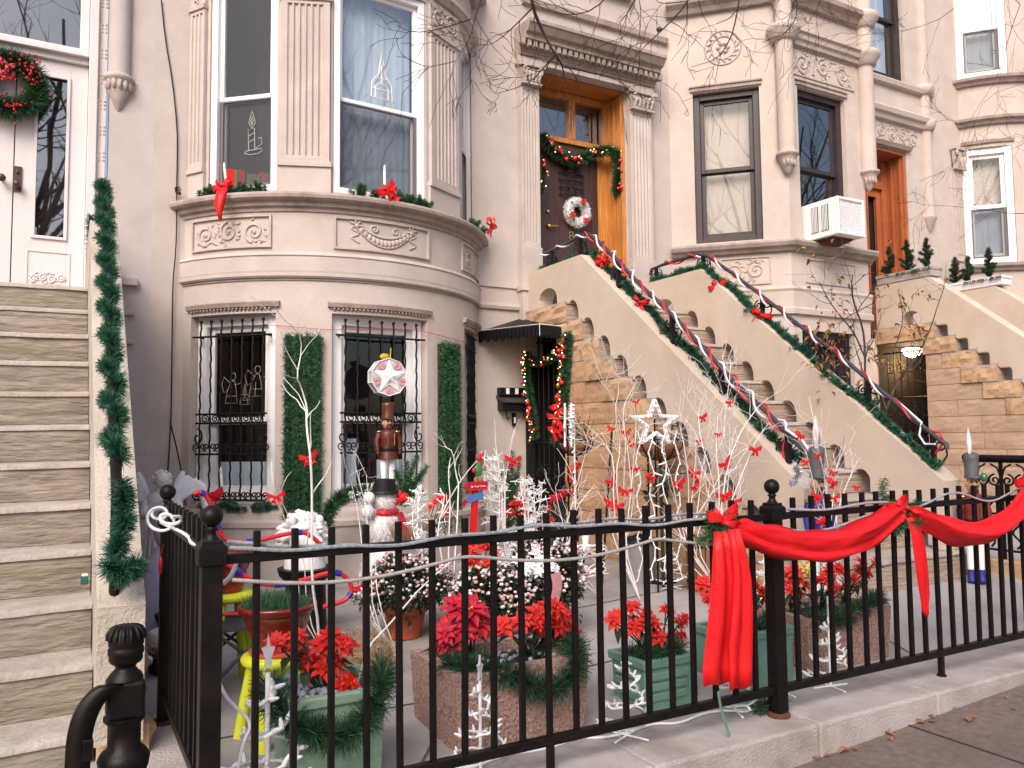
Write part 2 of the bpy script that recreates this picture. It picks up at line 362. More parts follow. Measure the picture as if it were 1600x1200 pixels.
def relief(mb, fn, u0, u1, z0, z1, r=.012, su=1., seed=1, n=3, m=0):
    """carved scroll-work: running spirals with leaves; su = wall units per metre"""
    g = random.Random(seed); W = (u1-u0); H = (z1-z0); c = (z0+z1)/2
    for i in range(n):
        cu = u0+W*(i+.5)/n; s = 1 if i % 2 else -1; R = min(H*.42, W/n/su*.47)
        pts = spiral(fn, cu, c+s*H*.04, R, 1.6, s*pi/2*g.uniform(.8,1.2), s, su)
        mb.tube(pts, [r*(1.15-.5*j/26) for j in range(27)], 5, m)
        for k in range(9):
            q = g.uniform(0, 2*pi); rr = R*g.uniform(.75, 1.15); L = R*g.uniform(.28,.5)
            a = V(fn(cu+rr*cos(q)*su, c+rr*sin(q), -.002)); b = V(fn(cu+(rr*cos(q)+L*cos(q+s))*su, c+rr*sin(q)+L*sin(q+s), -.004))
            mb.tube([a, a.lerp(b,.4), b], [r*.4, r*1.1, r*.3], 5, m)
        mb.ball(fn(cu, c+s*H*.04, 0), r*1.5, 6, m)
    for i in range(n*5):
        u = g.uniform(u0+W*.03, u1-W*.03); z = g.choice((z0+H*g.uniform(.06,.2), z1-H*g.uniform(.06,.2))); q = g.uniform(0, 2*pi); L = H*.11
        mb.tube([fn(u-L*cos(q)*su, z-L*sin(q)*.6, 0), fn(u, z, -.004), fn(u+L*cos(q)*su, z+L*sin(q)*.6, 0)], [r*.3, r*.95, r*.3], 5, m)

def window(par, A, B, z0, z1, fm, fw=.06, meet=None, sw=.045, glass='glass', curtain=None, ccol=None, low=None, room=.7, dep=0, frame_out=.03, screen=False):
    """double-hung sash window between plan points A (left) and B (right)"""
    fn0 = flat_fn(A, B); W = math.hypot(B[0]-A[0], B[1]-A[1]); fn = lambda u, z, d: fn0(u, z, d+dep)
    meet = (z0+z1)/2 if meet is None else meet
    mb = MB(); ring(mb, fn, 0, W, z0, z1, fw, -frame_out, .09); ring(mb, fn, fw*.55, W-fw*.55, z0+.02, z1-.02, fw*.55, .0, .02) if 0 else None
    a, b = fw, W-fw
    ring(mb, fn, a, b, meet-.02, z1-fw, sw, .015, .05); ring(mb, fn, a, b, z0+fw, meet+.02, sw, .052, .09, 0, sw*1.3)
    wi = mb.build('window', fm, par, bevel=.004)
    p = MB()
    for c, d, y in ((meet, z1-fw-sw, .032), (z0+fw+sw, meet, .07)):
        p.add([fn(a+sw,c,y), fn(b-sw,c,y), fn(b-sw,d,y), fn(a+sw,d,y)], [(0,1,2,3)])
    p.build('pane', M[glass], wi)
    if screen:
        q = MB(); ring(q, fn, a+.004, b-.004, z0+fw+.004, meet-.004, .028, .016, .03); q.build('screen_frame', M['bronze'], wi)
        q = MB(); q.add([fn(a+.03,z0+fw+.03,.024), fn(b-.03,z0+fw+.03,.024), fn(b-.03,meet-.03,.024), fn(a+.03,meet-.03,.024)], [(0,1,2,3)]); q.build('insect_screen', M['screen'], wi)
    r = MB(); e = .02
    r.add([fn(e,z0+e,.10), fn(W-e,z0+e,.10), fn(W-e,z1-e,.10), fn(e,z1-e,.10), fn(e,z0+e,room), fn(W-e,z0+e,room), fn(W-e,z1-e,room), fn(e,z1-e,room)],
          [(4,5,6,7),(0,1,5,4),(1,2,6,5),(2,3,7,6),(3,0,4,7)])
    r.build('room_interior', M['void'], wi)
    if curtain:
        for (c0, c1, q0, q1, mm) in curtain:
            k = 40; c = MB(); vs = []
            for i in range(k+1):
                u = a+(b-a)*(c0+(c1-c0)*i/k); y = .16+(.006*sin(i*1.9)+.006*sin(i*.7) if mm != 'shade' else .004*sin(i*.8))
                vs += [fn(u, z0+(z1-z0)*q0, y), fn(u, z0+(z1-z0)*q1, y)]
            c.add(vs, [(2*i,2*i+2,2*i+3,2*i+1) for i in range(k)], 0, True)
            c.build('curtain' if mm != 'shade' else 'roller_shade', M[mm], wi)
    return wi
def text_part(s, size, mt, parent, loc, rx, ry, nrm, name='lettering', ext=.003):
    """lettering cut from sheet: rx = reading direction, ry = up, both unit vectors"""
    cu = bpy.data.curves.new('t', 'FONT'); cu.body = s; cu.size = size; cu.extrude = ext; cu.align_x = 'CENTER'; cu.align_y = 'CENTER'
    ob = bpy.data.objects.new('t', cu); me = bpy.data.meshes.new_from_object(ob); bpy.data.objects.remove(ob)
    rx, ry, nrm = V(rx), V(ry), V(nrm)
    me.transform(Matrix(((rx.x,ry.x,nrm.x,loc[0]),(rx.y,ry.y,nrm.y,loc[1]),(rx.z,ry.z,nrm.z,loc[2]),(0,0,0,1))))
    me.materials.clear(); me.materials.append(mt); me.name = name
    o = bpy.data.objects.new(name, me); COL.objects.link(o); o.parent = parent
    return o
def capital(mb, x0, x1, y, z0, z1, seed=0):
    """carved pilaster capital facing -Y: bell, leaves, abacus"""
    c = (x0+x1)/2; w_ = x1-x0; H = z1-z0
    mb.prism([(x0,z0),(x1,z0),(x1+.03,z1-.05),(x0-.03,z1-.05)], lambda p,t: (p[0],t,p[1]), y, y-.045)
    mb.box(x0-.05, y-.075, z1-.045, x1+.05, y, z1); mb.box(x0-.02, y-.06, z0-.02, x1+.02, y, z0)
    for i in range(5):
        u = x0+w_*(i+.5)/5; s = -1 if u < c else 1
        mb.tube([(u,y-.05,z0+.01),(u,y-.07,z0+H*.35),(u+s*.01,y-.085,z0+H*.5),(u+s*.02,y-.075,z0+H*.42)], [.016,.022,.018,.008], 6)
    for s in (-1, 1):
        f = lambda u, z, d: (u, y-.055-d*0+d, z)
        mb.tube(spiral(f, c+s*w_*.36, z1-.10, .05, 1.3, pi/2, -s, 1, -.012), .014, 6)
def fluted(mb, fn, u0, u1, z0, z1, n, proud, su=1., edge=.12, depth=.02):
    """pilaster shaft with n grooves, standing proud of the wall"""
    W = u1-u0; prof = [(u0, 0.0), (u0, -proud)]; gw = W*(1-2*edge)/n
    for i in range(n):
        a = u0+W*edge+gw*i
        for t in (.12,.22,.36,.5,.64,.78,.88):
            q = (t-.12)/.76; prof.append((a+gw*t, -proud+depth*math.sqrt(max(0, 1-(2*q-1)**2))))
    prof += [(u1, -proud), (u1, 0.0)]
    k = len(prof); e = .05*(z1-z0)*.5
    fbox(mb, fn, u0, u1, z0, z0+e, -proud, 0); fbox(mb, fn, u0, u1, z1-e, z1, -proud, 0)
    vs = [fn(u, z, d) for z in (z0+e, z1-e) for u, d in prof]
    mb.add(vs, [(i, i+1, k+i+1, k+i) for i in range(k-1)])

def grille(par, A, B, z0, z1, zt, nb=7, dep=-.05):
    """window guard: twisted bars, two rails, running scrolls"""
    fn = flat_fn(A, B); W = math.hypot(B[0]-A[0], B[1]-A[1]); mb = MB()
    for i in range(nb):
        u = W*(i+.5)/nb; pts = []; k = 34
        for j in range(k+1):
            z = z0+(z1-z0)*j/k; q = j*2.1; pts.append(fn(u+.004*cos(q), z, dep+.004*sin(q)))
        mb.tube(pts, .0085, 5)
        if i < nb-1:
            for s in (0,):
                mb.tube(spiral(fn, u+W/nb*.5, zt+.035, W/nb*.42, 1.7, -pi/2, 1, 1, dep), .006, 5)
        for dz, s in ((0, 1), (-.16, -1)):
            mb.tube(spiral(fn, u+.03, z0+.05 if dz == 0 else zt-.2, .035, 1.2, -pi/2, 1, 1, dep), .006, 5)
            mb.tube(spiral(fn, u-.03, z0+.05 if dz == 0 else zt-.2, .035, 1.2, -pi/2, -1, 1, dep), .006, 5)
        mb.ball(fn(u, z1+.01, dep), .016, 6)
    for z in (z0+.01, zt, zt+.075, z1-.12, zt-.26): mb.tube([fn(-.03 if z > zt+.2 else .01, z, dep), fn(W+(.03 if z > zt+.2 else -.01), z, dep)], .009, 5)
    for u in (.02, W-.02):
        mb.tube([fn(u, z1-.12, dep), fn(u, z1-.12, .05)], .008, 5); mb.tube([fn(u, z0+.05, dep), fn(u, z0+.05, .05)], .008, 5)
        s = -1 if u < W/2 else 1
        mb.tube(spiral(fn, u-s*.01, zt-.12, .075, 1.1, pi/2, s, .7, dep), .007, 5)
    return mb.build('window_grille', M['ironB'], par)

# ================================================================ house A (far left)
hA = thing('row_house', 'pale row house at the left edge with white double doors above mossy steps', 'house', (0,7.4,0))
def A_(mb, n, m, p=None, **k): return mb.build(n, m, p or hA, off=(0,7.4,0) if (p is None or p is hA) else (0,7.4,0), **k)
fW = flat_fn((0,7.4), (1,7.4))
dx0, dx1 = -1.15, .12
dzt = P(120, 0, Y=7.62).z+.35
mb = MB(); wallgrid(mb, fW, [-4, .62], [0, 7.5], [(dx0-.02, dx1+.16, 2.35, dzt)], .25)
A_(mb, 'wall', M['limeA'])
mb = MB(); fn = flat_fn((0,7.62), (1,7.62))
z_tb = P(135, 80, Y=7.6).z; z_db = P(120, 100, Y=7.6).z
fbox(mb, fn, dx1+.002, dx1+.14, 2.37, dzt-.01, -.10, .05); fbox(mb, fn, dx1+.002, dx1+.07, 2.37, dzt-.01, -.14, -.102)
fbox(mb, fn, dx0, dx1, z_db, z_tb, -.04, .05); fbox(mb, fn, dx0, dx1, z_db+.05, z_db+.09, -.09, -.042); fbox(mb, fn, dx0, dx1, z_tb-.04, z_tb-.01, -.075, -.042)
fbox(mb, fn, dx0, dx1, dzt-.12, dzt-.012, -.05, .05); fbox(mb, fn, dx0, dx0+.06, z_tb, dzt-.12, -.03, .05); fbox(mb, fn, dx1-.07, dx1, z_tb, dzt-.12, -.03, .05)
fr = A_(mb, 'door_frame', M['whitepaint'], bevel=.006)
mb = MB(); mb.add([fn(dx0+.06,z_tb,.02), fn(dx1-.07,z_tb,.02), fn(dx1-.07,dzt-.12,.02), fn(dx0+.06,dzt-.12,.02)], [(0,1,2,3)]); A_(mb, 'transom_pane', M['glassSky'])
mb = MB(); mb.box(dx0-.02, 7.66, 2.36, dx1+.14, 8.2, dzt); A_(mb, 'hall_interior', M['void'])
def leafdoor(x0, x1):
    mb = MB(); zg0 = P(85, 375, Y=7.62).z; zg1 = P(85, 118, Y=7.62).z; gx0 = x0+.13; gx1 = x1-.13
    ring(mb, fn, x0, x1, 2.37, z_db-.003, .13, 0, .04, 0, zg0-2.37); ring(mb, fn, gx0, gx1, zg0, zg1, .025, -.018, -.001)
    fbox(mb, fn, gx0, gx1, zg1, z_db-.133, 0, .04); ring(mb, fn, gx0-.03, gx1+.03, 2.47, zg0-.1, .012, -.008, -.001)
    d = A_(mb, 'door', M['whitepaint'], bevel=.005)
    p = MB(); p.add([fn(gx0,zg0,.02), fn(gx1,zg0,.02), fn(gx1,zg1,.02), fn(gx0,zg1,.02)], [(0,1,2,3)]); A_(p, 'pane', M['glassSky'], d)
    c = MB(); k = 30; vs = []
    for i in range(k+1):
        u = gx0+(gx1-gx0)*i/k; y = .07+.008*sin(i*2.1); vs += [fn(u, zg0+.55, y), fn(u, zg1, y)]
    c.add(vs, [(2*i,2*i+2,2*i+3,2*i+1) for i in range(k)], 0, True); A_(c, 'curtain', M['sheer'], d)
    r = MB(); relief(r, fn, gx0, gx1, 2.55, 2.66, .009, 1, 5, 4); A_(r, 'carved_trim', M['whitepaint'], d)
    return d
xm = P(22, 250, Y=7.62).x
d2 = leafdoor(xm+.004, dx1); d1 = leafdoor(dx0, xm-.004)
hp = P(27, 278, Y=7.6)
mb = MB(); mb.box(hp.x-.03, 7.605, hp.z-.11, hp.x+.03, 7.619, hp.z+.1); mb.ball((hp.x, 7.56, hp.z-.06), .03, 10); mb.ball((hp.x, 7.6, hp.z+.05), (.012,.01,.018), 8); A_(mb, 'handle', M['doorbrown'], d2, bevel=.003)
hp = P(3, 280, Y=7.6); mb = MB(); mb.ball((hp.x, 7.55, hp.z), .032, 10); mb.tube([(hp.x,7.55,hp.z),(hp.x,7.62,hp.z)], .012); A_(mb, 'handle', M['doorbrown'], d1)
# engaged colonnette with a carved pendant
cc = P(187, 100, Y=7.36); pz = P(187, 118, Y=7.32).z
mb = MB(); mb.lathe([(.085,pz),(.085,pz+4)], (cc.x,7.40,0), 20); A_(mb, 'colonnette', M['limeA'])
mb = MB(); mb.lathe([(.005,pz-.28),(.03,pz-.25),(.06,pz-.18),(.09,pz-.10),(.105,pz-.03),(.12,pz-.02),(.12,pz+.01),(.10,pz+.02),(.10,pz+.03)], (cc.x,7.40,0), 20)
for i in range(7): mb.ball((cc.x+.095*sin(-1.4+i*.47), 7.40-.095*cos(-1.4+i*.47), pz-.07), (.022,.018,.045), 7)
A_(mb, 'pendant', M['carve'])
mb = MB()      # small carved dashes up the jamb
for j in range(16):
    z = 2.7+j*.22
    for i in range(3):
        for k in (0, 1): mb.box(.20+k*.035, 7.39, z+i*.032, .222+k*.035, 7.40, z+i*.032+.015)
A_(mb, 'jamb_carving', M['moulding'])
for b in ((.30,7.34,2.55,.52,7.397,2.62), (.32,7.36,2.30,.5,7.397,2.34), (.32,7.36,2.06,.5,7.397,2.10)):
    mb = MB(); mb.box(*b); A_(mb, 'belt_course', M['limeA'], bevel=.008)

# ================================================================ house B (bow bay and oak door)
BX, BY = 2.3, 8.19
hB = thing('row_house', 'mauve limestone row house with a round bow bay and dark door in orange oak', 'house', (2.3,7.4,0))
OB = (2.3,7.4,0)
def B_(mb, n, m, p=None, **k): return mb.build(n, m, p or hB, off=OB, **k)
DX0, DX1 = 4.46, 5.66
lz = P(850,108,Y=7.36).z
LZB = 2.50                                     # stoop landing
mb = MB()
wallgrid(mb, fW, [.62, .9], [0, 7.5]); wallgrid(mb, fW, [3.66, 6.33], [0, 7.5], [(DX0, DX1, LZB, lz)], .34, 0)
B_(mb, 'wall', M['limeB'])
lw = [(-57.3,-28.6), (-12.4,19.5), (40.5,67)]
uw = [(-52.5,-29.0), (-12.3,20.6), (42.5,66)]
LT, LB = 2.31, .72
f162 = cyl_fn(BX,BY,1.62); f158 = cyl_fn(BX,BY,1.58)
mb = MB(); wallgrid(mb, f162, [-61,72], [.56, 3.2], [(a,b,LB,LT) for a,b in lw], .17, maxu=2.5, smooth=False)
wallgrid(mb, cyl_fn(BX,BY,1.68), [-63,72], [0,.56], maxu=3)
wallgrid(mb, f158, [-62,74], [3.28, 7.2], [(a,b,3.36,5.30) for a,b in uw], .14, maxu=2.5)
B_(mb, 'bay_wall', M['limeB'])
def bay_ring(name, R, prof, mt, a0=-64, a1=80, bevel=0):
    mb = MB(); sweep(mb, arc(BX,BY,R,a0,a1,2.5), prof); return B_(mb, name, mt, bevel=bevel)
bay_ring('water_table', 1.62, [(-.02,.545),(.075,.545),(.075,.585),(.05,.61),(.04,.66),(.015,.69),(-.02,.69)], M['limeB'])
bay_ring('belt_course', 1.62, [(-.02,2.60),(.025,2.60),(.04,2.615),(.04,2.635),(.025,2.64),(.03,2.66),(.03,2.78),(.04,2.79),(.025,2.815),(-.02,2.83)], M['limeB'])
bay_ring('dark_joint', 1.62, [(-.02,2.583),(.012,2.583),(.012,2.598),(-.02,2.598)], M['moulding'])
bay_ring('sill_ledge', 1.58, [(-.02,3.16),(.055,3.165),(.06,3.19),(.09,3.205),(.10,3.235),(.135,3.245),(.155,3.26),(.16,3.285),(.15,3.305),(.02,3.335),(-.02,3.335)], M['moulding'])
bay_ring('head_moulding', 1.58, [(-.02,5.36),(.03,5.37),(.05,5.40),(.075,5.42),(.075,5.455),(.02,5.47),(-.02,5.47)], M['limeB'])
bay_ring('upper_ledge', 1.58, [(-.02,5.78),(.05,5.79),(.09,5.83),(.12,5.84),(.155,5.88),(.155,5.93),(.1,5.96),(-.02,6.0)], M['moulding'])
# carved panels of the bay
for a0, a1, sd in ((-57,-30,3), (-12,20,11), (38,62,5)):
    mb = MB(); n = 10
    for i in range(n):
        b0 = a0+(a1-a0)*i/n; b1 = a0+(a1-a0)*(i+1)/n
        fbox(mb, f162, b0, b1, 2.86, 2.875, -.022, 0); fbox(mb, f162, b0, b1, 3.12, 3.135, -.022, 0)
    fbox(mb, f162, a0, a0+.6, 2.875, 3.12, -.022, 0); fbox(mb, f162, a1-.6, a1, 2.875, 3.12, -.022, 0)
    su = 1/(1.62*pi/180)
    if sd == 11:     # swag of leaves hung between two bows
        c = (a0+a1)/2
        for t in range(15):
            x = -1+2*t/14; z = 3.07-.13*(1-x*x); mb.ball(f162(c+x*9, z, 0), (.026,.02,.024+.012*(1-x*x)), 7)
        mb.tube([f162(c-9+18*t/20, 3.09-.10*(1-(2*t/20-1)**2), -.004) for t in range(21)], .01, 5); mb.tube([f162(c-9+18*t/20, 3.05-.145*(1-(2*t/20-1)**2), -.004) for t in range(21)], .01, 5)
        for s in (-1, 1):
            for q in (.5, 1.4, 2.3, 3.4): mb.tube([f162(c+s*9.3, 3.08, 0), f162(c+s*(9.3+1.6*cos(q)), 3.08+.035*sin(q), -.008), f162(c+s*(9.3+2.6*cos(q)), 3.08+.045*sin(q), 0)], [.006,.013,.004], 5)
            mb.tube([f162(c+s*(9.6+1.2*sin(t*.9)), 3.07-.012*t, -.003) for t in range(13)], .008, 5)
            mb.tube(spiral(f162, c+s*3.5, 3.055, .045, 1.5, -pi/2, s, su), .011, 5)
    else: relief(mb, f162, a0+1.2, a1-1.2, 2.895, 3.105, .0115, su, sd, 3 if sd == 3 else 2)
    B_(mb, 'carved_panel', M['carve'])
# pilasters of the upper bay
for a0, a1, n in ((-60.5,-53.5,3), (-28.6,-12.7,6), (21.2,38.5,6)):
    mb = MB(); a = lambda t: a0+(a1-a0)*t
    def fch(u, z, d, a0=a0, a1=a1):
        p, q = V(f158(a0,0,0)), V(f158(a1,0,0)); nrm = V(((p+q).x/2-BX, (p+q).y/2-BY, 0)).normalized(); return tuple(p.lerp(q,u)+nrm*(.004-d)+V((0,0,z)))
    fluted(mb, fch, .03, .97, 3.62, 5.02, n, .035, depth=.02)
    fbox(mb, fch, 0, 1, 3.337, 3.56, -.03, .03); fbox(mb, fch, -.01, 1.01, 3.56, 3.60, -.048, .03); fbox(mb, fch, .02, .98, 3.60, 3.62, -.038, .03)
    B_(mb, 'pilaster', M['limeB'], bevel=.003)
    mb = MB(); fbox(mb, fch, 0, 1, 5.02, 5.06, -.05, .02); fbox(mb, fch, .02, .98, 5.06, 5.34, -.03, .02)
    relief(mb, lambda u,z,d: fch(u,z,d-.03), .08, .92, 5.09, 5.32, .012, 2.2, int(a0), 2 if n > 3 else 1)
    B_(mb, 'capital', M['carve'])
# upper windows: white, flat across the curve
def chord(a, b, R): return (BX+R*sin(R_(a)), BY-R*cos(R_(a))), (BX+R*sin(R_(b)), BY-R*cos(R_(b)))
for i, (a, b) in enumerate(uw):
    cu = [[(.93,1.0,.60,1.0,'sheer'), (.95,1.0,.0,.42,'shade')], [(0,1,.0,1,'sheer')], [(0,1,.40,1,'sheer')]][i]
    window(hB_ := None or hB, *[(p[0], p[1]) for p in chord(a,b,1.54)], 3.36, 5.30, M['white'], .058, 4.22, .036, 'glassSky' if i else 'glass', cu, screen=True)
for i, (a, b) in enumerate(lw):
    cu = [[(0,1,.02,.22,'sheer')], [(0,.35,.02,.34,'sheer'), (.6,1,.02,.22,'sheer')], None][i]
    window(hB, *chord(a,b,1.52), LB, LT, M['white'], .085, 1.42, .05, 'glass', cu)
    grille(hB, *chord(a+1.5,b-1.5,1.545), LB+.03, LT-.06, 1.40, 7 if i < 2 else 8, -.075)
    mb = MB(); sweep(mb, arc(BX,BY,1.62,a-1.2,b+1.2,2), [(-.01,LT+.045),(.03,LT+.05),(.042,LT+.085),(.02,LT+.10),(-.01,LT+.10)])
    for k in range(int((b-a)/1.25)): mb.ball(f162(a+.7+k*1.25, LT+.04, -.012), (.014,.014,.018), 6)
    B_(mb, 'window_head_moulding', M['moulding'])
for o in hB.children_recursive:
    if o.name.split('.')[0] in ('window','pane','room_interior','curtain','roller_shade','window_grille','screen_frame','insect_screen'): o.data.transform(Matrix.Translation((-OB[0],-OB[1],0)))
for o in hB.children_recursive: pass

# door surround
yp = 7.30
zc0, zc1 = P(832,132,Y=yp).z, P(832,102,Y=yp).z
cz = P(809.5,16.5,Y=7.02).z
xs = [(P(816,250,Y=yp).x, DX0-.02), (DX1+.01, P(1021,300,Y=yp).x)]
for x0, x1 in xs:
    mb = MB(); f = flat_fn((0,7.4),(1,7.4)); fluted(mb, f, x0, x1, 3.28, zc0-.02, 5, .09, depth=.016); fbox(mb, f, x0-.012, x1+.012, 2.86, 3.28, -.105, 0); fbox(mb, f, x0-.03, x1+.03, 2.80, 2.86, -.125, 0)
    fbox(mb, f, x0-.012, x1+.012, 2.0, 2.80, -.105, 0)
    B_(mb, 'pilaster', M['limeB'], bevel=.004)
    mb = MB(); capital(mb, x0+.01, x1-.01, 7.4-.09, zc0, zc1); mb.box(x0, 7.31, zc0-.02, x1, 7.4, zc1); B_(mb, 'capital', M['carve'])
ex0, ex1 = xs[0][0]-.03, xs[1][1]+.03
mb = MB(); mb.box(ex0, 7.29, zc1+.002, ex1, 7.398, cz-.30); mb.box(ex0+.02, 7.262, zc1+.002, ex1-.02, 7.29, zc1+.05)
fe = flat_fn((0,7.29),(1,7.29)); ring(mb, fe, ex0+.05, ex1-.05, zc1+.10, cz-.36, .015, -.012, 0); B_(mb, 'entablature', M['limeB'], bevel=.005)
mb = MB(); mb.box(DX0-.02, 7.275, zc1-.0, DX1+.02, 7.396, zc1+.001) if 0 else None
relief(mb, fe, ex0+.12, ex1-.12, zc1+.13, cz-.39, .013, 1, 21, 5); B_(mb, 'carved_frieze', M['carve'])
mb = MB(); y0 = 7.398
prof = [(0,cz-.31),(.13,cz-.31),(.135,cz-.285),(.16,cz-.275),(.165,cz-.19),(.25,cz-.185),(.255,cz-.14),(.30,cz-.125),(.345,cz-.06),(.36,cz-.055),(.36,cz-.015),(0,cz+.02)]
sweep(mb, [(ex0-.0,y0-.0),(ex1,y0)], prof); n = 26
for i in range(n):
    x = ex0-.05+(ex1-ex0+.1)*(i+.5)/n; mb.box(x-.022, 7.398-.235, cz-.255, x+.022, 7.398-.166, cz-.187)
B_(mb, 'cornice', M['moulding'], bevel=.003)
# string courses above the door and a second-storey window
mb = MB(); sweep(mb, [(ex0+.1,7.4),(6.3,7.4)], [(-.01,cz+.32),(.05,cz+.33),(.06,cz+.39),(.03,cz+.41),(-.01,cz+.41)]); sweep(mb, [(ex0+.15,7.4),(5.75,7.4)], [(-.01,cz+.72),(.09,cz+.73),(.12,cz+.78),(.1,cz+.83),(-.01,cz+.85)])
B_(mb, 'string_course', M['moulding'])
# oak frame, door, transom
yd = 7.72; fo = flat_fn((0,yd),(1,yd)); zt0, zt1 = P(905,222,Y=yd).z, P(905,162,Y=yd).z
xd = P(934,330,Y=yd).x; z_top = lz
mb = MB()
for s, x in ((1, DX0), (-1, DX1)):
    a, b = sorted((x+s*.003, x+s*.03)); mb.box(a, 7.41, LZB, b, yd+.05, z_top-.003)
    for y0_, y1_ in ((7.42,7.45), (7.56,7.58), (7.66,7.69)): mb.box(*sorted((x+s*.03, x+s*.045))[:1], y0_, LZB+.05, sorted((x+s*.03, x+s*.045))[1], y1_, z_top-.05)
    a, b = sorted((x+s*.031, x+s*.09)); mb.box(a, yd-.03, LZB, b, yd+.05, z_top-.04)
mb.box(DX0+.03, 7.41, z_top-.035, DX1-.03, yd+.05, z_top-.005)
fbox(mb, fo, DX0+.09, DX1-.09, zt0-.06, zt0, -.035, .05); fbox(mb, fo, DX0+.09, DX1-.09, zt1, z_top-.04, -.03, .05)
xm_ = P(892,190,Y=yd).x; fbox(mb, fo, xm_-.045, xm_+.045, zt0, zt1, -.03, .05); fbox(mb, fo, xm_-.012, xm_+.012, zt0, zt1, -.045, -.031)
of = B_(mb, 'oak_frame', M['oak'], bevel=.005)
mb = MB(); fbox(mb, fo, xd+.006, DX1-.091, LZB, zt0-.061, 0, .05)
for a, b in ((LZB+.12, LZB+.45), (LZB+.52, zt0-.15)): ring(mb, fo, xd+.07, DX1-.13, a, b, .022, -.016, 0); fbox(mb, fo, xd+.12, DX1-.18, a+.05, b-.05, -.012, 0)
for u in (xd+.03, xd+.05): fbox(mb, fo, u, u+.008, LZB, zt0-.061, -.012, 0)
B_(mb, 'side_panel', M['oak'], bevel=.004)
mb = MB(); mb.add([fo(DX0+.09,zt0,.02), fo(DX1-.09,zt0,.02), fo(DX1-.09,zt1,.02), fo(DX0+.09,zt1,.02)], [(0,1,2,3)]); B_(mb, 'transom_pane', M['glassSky'], of)
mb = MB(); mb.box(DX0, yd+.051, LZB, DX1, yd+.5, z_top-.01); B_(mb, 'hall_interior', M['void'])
mb = MB(); fbox(mb, fo, DX0+.091, xd, LZB+.02, zt0-.061, .0, .045)
a, b = DX0+.2, xd-.12; zp = P(890,330,Y=yd).z
ring(mb, fo, a-.05, b+.05, LZB+.14, LZB+.62, .02, -.012, 0); ring(mb, fo, a-.05, b+.05, LZB+.70, zt0-.16, .02, -.012, 0)
fbox(mb, fo, a, b, LZB+.19, LZB+.57, -.01, 0); fbox(mb, fo, DX0+.10, xd-.01, LZB+.65, LZB+.67, -.018, 0)
for z in (LZB+.75, LZB+1.1, LZB+1.5):
    for x in (a-.02, b+.02): mb.ball(fo(x, z, -.004), .016, 7)
dB = B_(mb, 'door', M['doorbrown'], bevel=.004)
mb = MB(); g = P(892,290,Y=yd); gw, gh = .15, .13      # little iron grille in the door
for i in range(4): mb.tube([fo(g.x-gw+gw*2*i/3, g.z-gh, -.02), fo(g.x-gw+gw*2*i/3, g.z+gh, -.03)], .008, 5)
for i in range(4): mb.tube([fo(g.x-gw*1.15, g.z-gh+gh*2*i/3, -.02), fo(g.x, g.z-gh+gh*2*i/3, -.05), fo(g.x+gw*1.15, g.z-gh+gh*2*i/3, -.02)], .009, 5)
for s in (-1, 1): mb.tube(spiral(fo, g.x+s*gw*.5, g.z+gh+.05, .05, 1.2, -pi/2, s, 1, -.02), .008, 5)
B_(mb, 'door_grille', M['ironB'], dB)
h = P(858,353,Y=yd-.03); mb = MB(); mb.ball((h.x,yd-.012,h.z+.17), .025, 8); mb.ball((h.x,yd-.03,h.z), .028, 8); mb.tube([(h.x,yd-.05,h.z),(h.x+.11,yd-.055,h.z+.01)], [.014,.008], 6); B_(mb, 'handle', M['brass'], dB)
h = P(893,369,Y=yd-.02); t = text_part('8', .15, M['brass'], dB, (h.x-OB[0], yd-.012-OB[1], h.z), (1,0,0), (0,0,1), (0,-1,0), 'house_number', .006)
# mailbox shelf wall detail: plain panel lines under the canopy
mb = MB(); sweep(mb, [(3.70,7.4),(4.24,7.4)], [(-.01,2.60),(.03,2.60),(.04,2.63),(.03,2.66),(-.01,2.67)]); sweep(mb, [(3.7,7.4),(4.24,7.4)], [(-.01,2.83),(.02,2.83),(.02,2.85),(-.01,2.85)])
B_(mb, 'belt_course', M['limeB'])

